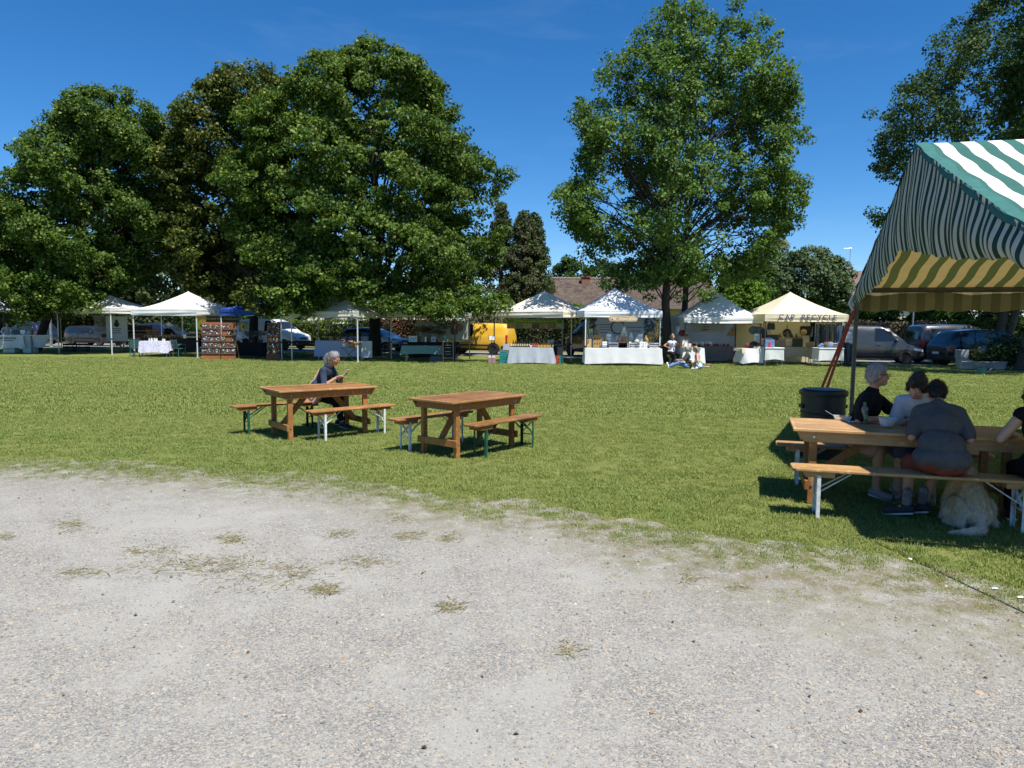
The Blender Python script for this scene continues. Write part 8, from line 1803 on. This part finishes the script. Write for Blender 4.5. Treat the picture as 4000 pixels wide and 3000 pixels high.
# ---- picnickers at the foot of the ash
def picnic_people():
    c = G(2622,1424); t = thing('folding_stool', 'small folding stool under the woman in the white vest', 'stool', (c.x,c.y,0)); m = MB(); m.box((0,0,.44),(.38,.34,.03)); m.build('seat', MAT('pine'), t)
    for a in (-1,1):
        m = MB(); m.bar((-.18,a*.15,0),(.18,a*.15,.43),.02,.02); m.build('leg', WHITEP, t); m = MB(); m.bar((.18,a*.15,0),(-.18,a*.15,.43),.02,.02); m.build('leg', WHITEP, t)
    s = Person('woman in white vest sitting on a stool against the ash trunk', (c.x,c.y,0), R(-75), 'picnickers by the ash'); s.seated(.455,.05,headfwd=(.95,.1,-.1)); s.arm('R',(.22,-.30,.80),(-.3,-.8,-.4)); s.arm('L',(.24,.16,.98),(.1,.8,-.8)); s.leg('R',(.30,-.12,.09)); s.leg('L',(.34,.12,.09))
    s.build(SK_TAN,.02,fabric('white vest', (.75,.76,.80), .05),0,fabric('black trousers'),1.9,MAT('tan shoe', (.4,.25,.15), .7),wr=.006,shirt_name='vest'); s.hair(BRNH,[((-.04,.0,.10),(-.10,0,.08),.06,.05)],.016)
    c2 = G(2688,1440); s = Person('grey haired man in dark green t-shirt and jeans sitting on the grass', (c2.x,c2.y,0), R(172), 'picnickers by the ash'); s.seated(.0,.10,headfwd=(.5,-.85,-.1)); s.arm('R',(.42,-.1,.36),(-.2,-.6,-.7)); s.arm('L',(.42,.12,.38),(-.2,.6,-.7)); s.leg('R',(.80,-.12,.08),(.2,0,1)); s.leg('L',(.82,.10,.07),(.2,0,1)); s.P['toeR'] = s.P['anR']+Vector((.06,-.02,.14)); s.P['toeL'] = s.P['anL']+Vector((.06,.03,.15))
    s.build(SK_MID,.02,fabric('moss t-shirt', (.055,.065,.045), .1),.8,fabric('blue jeans', (.13,.22,.40), .2),1.85,MAT('white trainer', (.75,.75,.74), .7),shirt_name='t_shirt',tr_name='jeans'); s.hair(SALT,[],.016)
    c3 = G(2730,1441); s = Person('brown haired woman in strapless floral dress sitting on the grass', (c3.x,c3.y-.05,0), R(168), 'picnickers by the ash'); s.seated(.02,.22,headfwd=(.95,.05,-.2),girth=1.12); s.arm('R',(.30,-.18,.20),(-.4,-.6,-.4)); s.arm('L',(.28,.20,.25),(-.3,.6,-.4)); s.leg('R',(.10,-.28,.07),(1,-.3,.4)); s.leg('L',(.14,.24,.07),(1,.3,.4))
    m, tt, b = nodes('floral cloth'); v = coords(tt); vo = N(tt,'ShaderNodeTexVoronoi'); vo.inputs['Scale'].default_value = 11; tt.links.new(v,vo.inputs['Vector']); sp = N(tt,'ShaderNodeSeparateColor'); tt.links.new(vo.outputs['Color'],sp.inputs[0]); tt.links.new(ramp(tt,sp.outputs[0],[(0,(.12,.25,.6)),(.3,(.7,.7,.72)),(.5,(.6,.45,.1)),(.7,(.2,.3,.12)),(.85,(.7,.72,.75)),(1,(.45,.12,.15))],'CONSTANT'),b.inputs['Base Color']); b.inputs['Roughness'].default_value = .9
    s.build(SK_RED,.02,None,0,m,1.05,MAT('white trainer'),tr_name='dress_skirt'); mb = MB(); s_t = s.P; mb.ell(s_t['pel'],(.16,.2,.15)); mb.ell(s_t['waist'],(.14,.175,.16)); mb.ell(s_t['chest']-s.up*.06,(.135,.175,.10)); put('dress_bodice', remesh(mb,.02,3,.005), m, s.t); s.hair(BRNH,[((-.06,.05,.02),(-.07,.06,-.07),.05,.04),((-.06,-.05,.02),(-.07,-.06,-.07),.05,.04)],.016); s.glasses()
    one('white_plate', MB().lathe([(.09,.0),(.14,.015),(.135,.02),(.001,.01)],18,cap=False), MAT('white plastic'), 'white plate on the grass beside the floral dress', 'plate', G(2738,1434)+Vector((.25,0,.02)), smooth=True)
    one('dog_toy', MB().ell((0,0,.06),(.12,.08,.06),n=10,m=6).ell((.1,0,.09),(.05,.05,.05),n=8,m=6), MAT('brown felt', (.22,.10,.06), .95, .4, 20), 'small brown bundle on the grass in front of the walled tent', 'bag', G(2767,1433), smooth=True)
picnic_people()
def standing(label, loc, rz, skn, shirt, trous, hairm, hat=None, group=None, lean=.05, wr=((.25,-.2,1.0),(.25,.2,1.0)), headfwd=None):
    s = Person(label, loc, rz, group); s.seated(.80, lean, headfwd=headfwd); s.P['pel'].z = .93; s.arm('R', wr[0], (-.3,-.8,-.3)); s.arm('L', wr[1], (-.3,.8,-.3))
    for k, sg in (('L',1),('R',-1)): s.P['hip'+k] = s.P['pel']+Vector((0,sg*.09,-.03)); s.leg(k, (0.02*sg,sg*.11,.08), (1,0,.05))
    s.build(skn,.02,shirt,1.9,trous,1.92,MAT('black trainer')); s.hair(hairm,[],.016)
    if hat: m = MB(); m.lathe([(.105,0),(.10,.05),(.07,.085),(.001,.095)],14,s.at(-.015,0,.075),s.M,cap=False); m.lathe([(.10,.002),(.17,-.012),(.165,-.016),(.10,-.004)],16,s.at(-.015,0,.075),s.M,cap=False); m.build('hat', hat, s.t, smooth=True)
    return s
standing('stallholder in pale hat and black clothes behind the deli jars', (XW(655,39.4),39.4,0), R(-35), SK_MID, fabric('black shirt'), fabric('black trousers'), DARKH, MAT('pale hat', (.5,.48,.43), .9), None, .18, ((.40,-.1,1.05),(.40,.12,1.1)), (.8,0,-.5))
c = AT(28,1330,42.3); s0 = standing('person in pale clothes behind the boat counter at the left edge', (c.x,42.3,0), R(-40), SK_MID, fabric('pale shirt', (.6,.6,.64)), fabric('blue jeans'), DARKH, None, None, .2, ((.4,-.25,1.0),(.42,.15,1.05)))

# ---- dog
def dog():
    c = G(3850,2085); t = thing('dog', 'cream golden long haired dog sitting under the nearest bench with its back to us', 'dog', (c.x,c.y+.20,0), R(97)); t.scale = (.9,.85,1)
    mb = MB(); e = mb.ell; k = mb.cap
    e((-.02,0,.14),(.18,.165,.145)); k((-.03,0,.22),(.12,0,.44),.135,.125); k((.12,0,.44),(.20,0,.55),.125,.10); k((.20,0,.55),(.26,0,.64),.085,.08)
    e((.31,0,.69),(.105,.085,.085)); k((.37,0,.675),(.47,0,.645),.052,.038); e((.47,0,.653),(.02,.022,.018))
    for sg in (1,-1):
        k((.27,.075*sg,.745),(.26,.105*sg,.645),.028,.022)                     # hanging ear
        k((.16,.09*sg,.38),(.27,.105*sg,.17),.062,.040); k((.27,.105*sg,.17),(.28,.10*sg,.04),.036,.032); e((.31,.10*sg,.025),(.055,.035,.025))
        e((.02,.165*sg,.16),(.15,.07,.13)); k((.10,.20*sg,.12),(-.08,.19*sg,.06),.06,.045); k((-.08,.19*sg,.06),(.12,.21*sg,.03),.04,.033)
    k((-.14,.02,.08),(-.24,.10,.035),.055,.05); k((-.24,.10,.035),(-.27,.26,.03),.055,.04); k((-.27,.26,.03),(-.22,.44,.022),.04,.012)
    me = remesh(mb, .012, 5, .012, 16)
    m, tt, b = nodes('dog coat'); v = coords(tt); sx = N(tt,'ShaderNodeSeparateXYZ'); tt.links.new(v,sx.inputs[0]); n1 = noise(tt,v,5,4); n2 = noise(tt,coords(tt,(30,30,8)),3,4,.7)
    ad = N(tt,'ShaderNodeMath',operation='MULTIPLY_ADD'); ad.inputs[1].default_value = .35; tt.links.new(n1,ad.inputs[0]); tt.links.new(sx.outputs[2],ad.inputs[2])
    cc = ramp(tt, ad.outputs[0], [(.22,(.66,.55,.41)),(.42,(.55,.38,.20)),(.75,(.42,.26,.11))]); tt.links.new(mix(tt,ramp(tt,n2,[(.4,(0,0,0)),(.7,(.35,.35,.35))]),cc,(.66,.58,.46,1)), b.inputs['Base Color']); b.inputs['Roughness'].default_value = .9; bump(tt,b,n2,.8,.02)
    bo = put('body', me, m, t)
    rg = np.random.default_rng(4); n = len(me.vertices); co = np.empty(n*3,np.float32); no = np.empty(n*3,np.float32); me.vertices.foreach_get('co',co); me.vertices.foreach_get('normal',no); co = co.reshape(-1,3); no = no.reshape(-1,3)
    K = 12000; i = rg.integers(n,size=K); p = co[i]; nn = no[i]; d = unit(nn*.55+np.array([-.35,0,-.75])+rg.normal(0,.25,(K,3))); L = (.016+.024*rg.uniform(0,1,K))[:,None]; sd = unit(np.cross(d,nn)+1e-6)*.0028
    V = np.empty((K,3,3)); V[:,0] = p-sd; V[:,1] = p+sd; V[:,2] = p+d*L; V[:,:,2] = np.maximum(V[:,:,2],.004)
    o = link('fur', np_mesh('fur', V.reshape(-1,3), np.arange(K*3).reshape(-1,3), m, k=3), t); tag(o, kind='stuff')
    m = MB(); m.ell((.485,0,.657),(.012,.016,.012)); m.build('nose', BLACK, t, smooth=True)
    m = MB(); m.tube([(.20+.09*math.cos(a)*.8,.105*math.sin(a),.585-.05*math.cos(a)) for a in np.linspace(0,6.283,17)],[.008]*17,6,False); m.build('collar', MAT('dark collar', (.03,.03,.04), .7), t)
    for sg in (1,-1): m = MB(); m.ell((.395,.045*sg,.71),(.010,.010,.010)); m.build('eye', MAT('iris dark'), t, smooth=True)
dog()
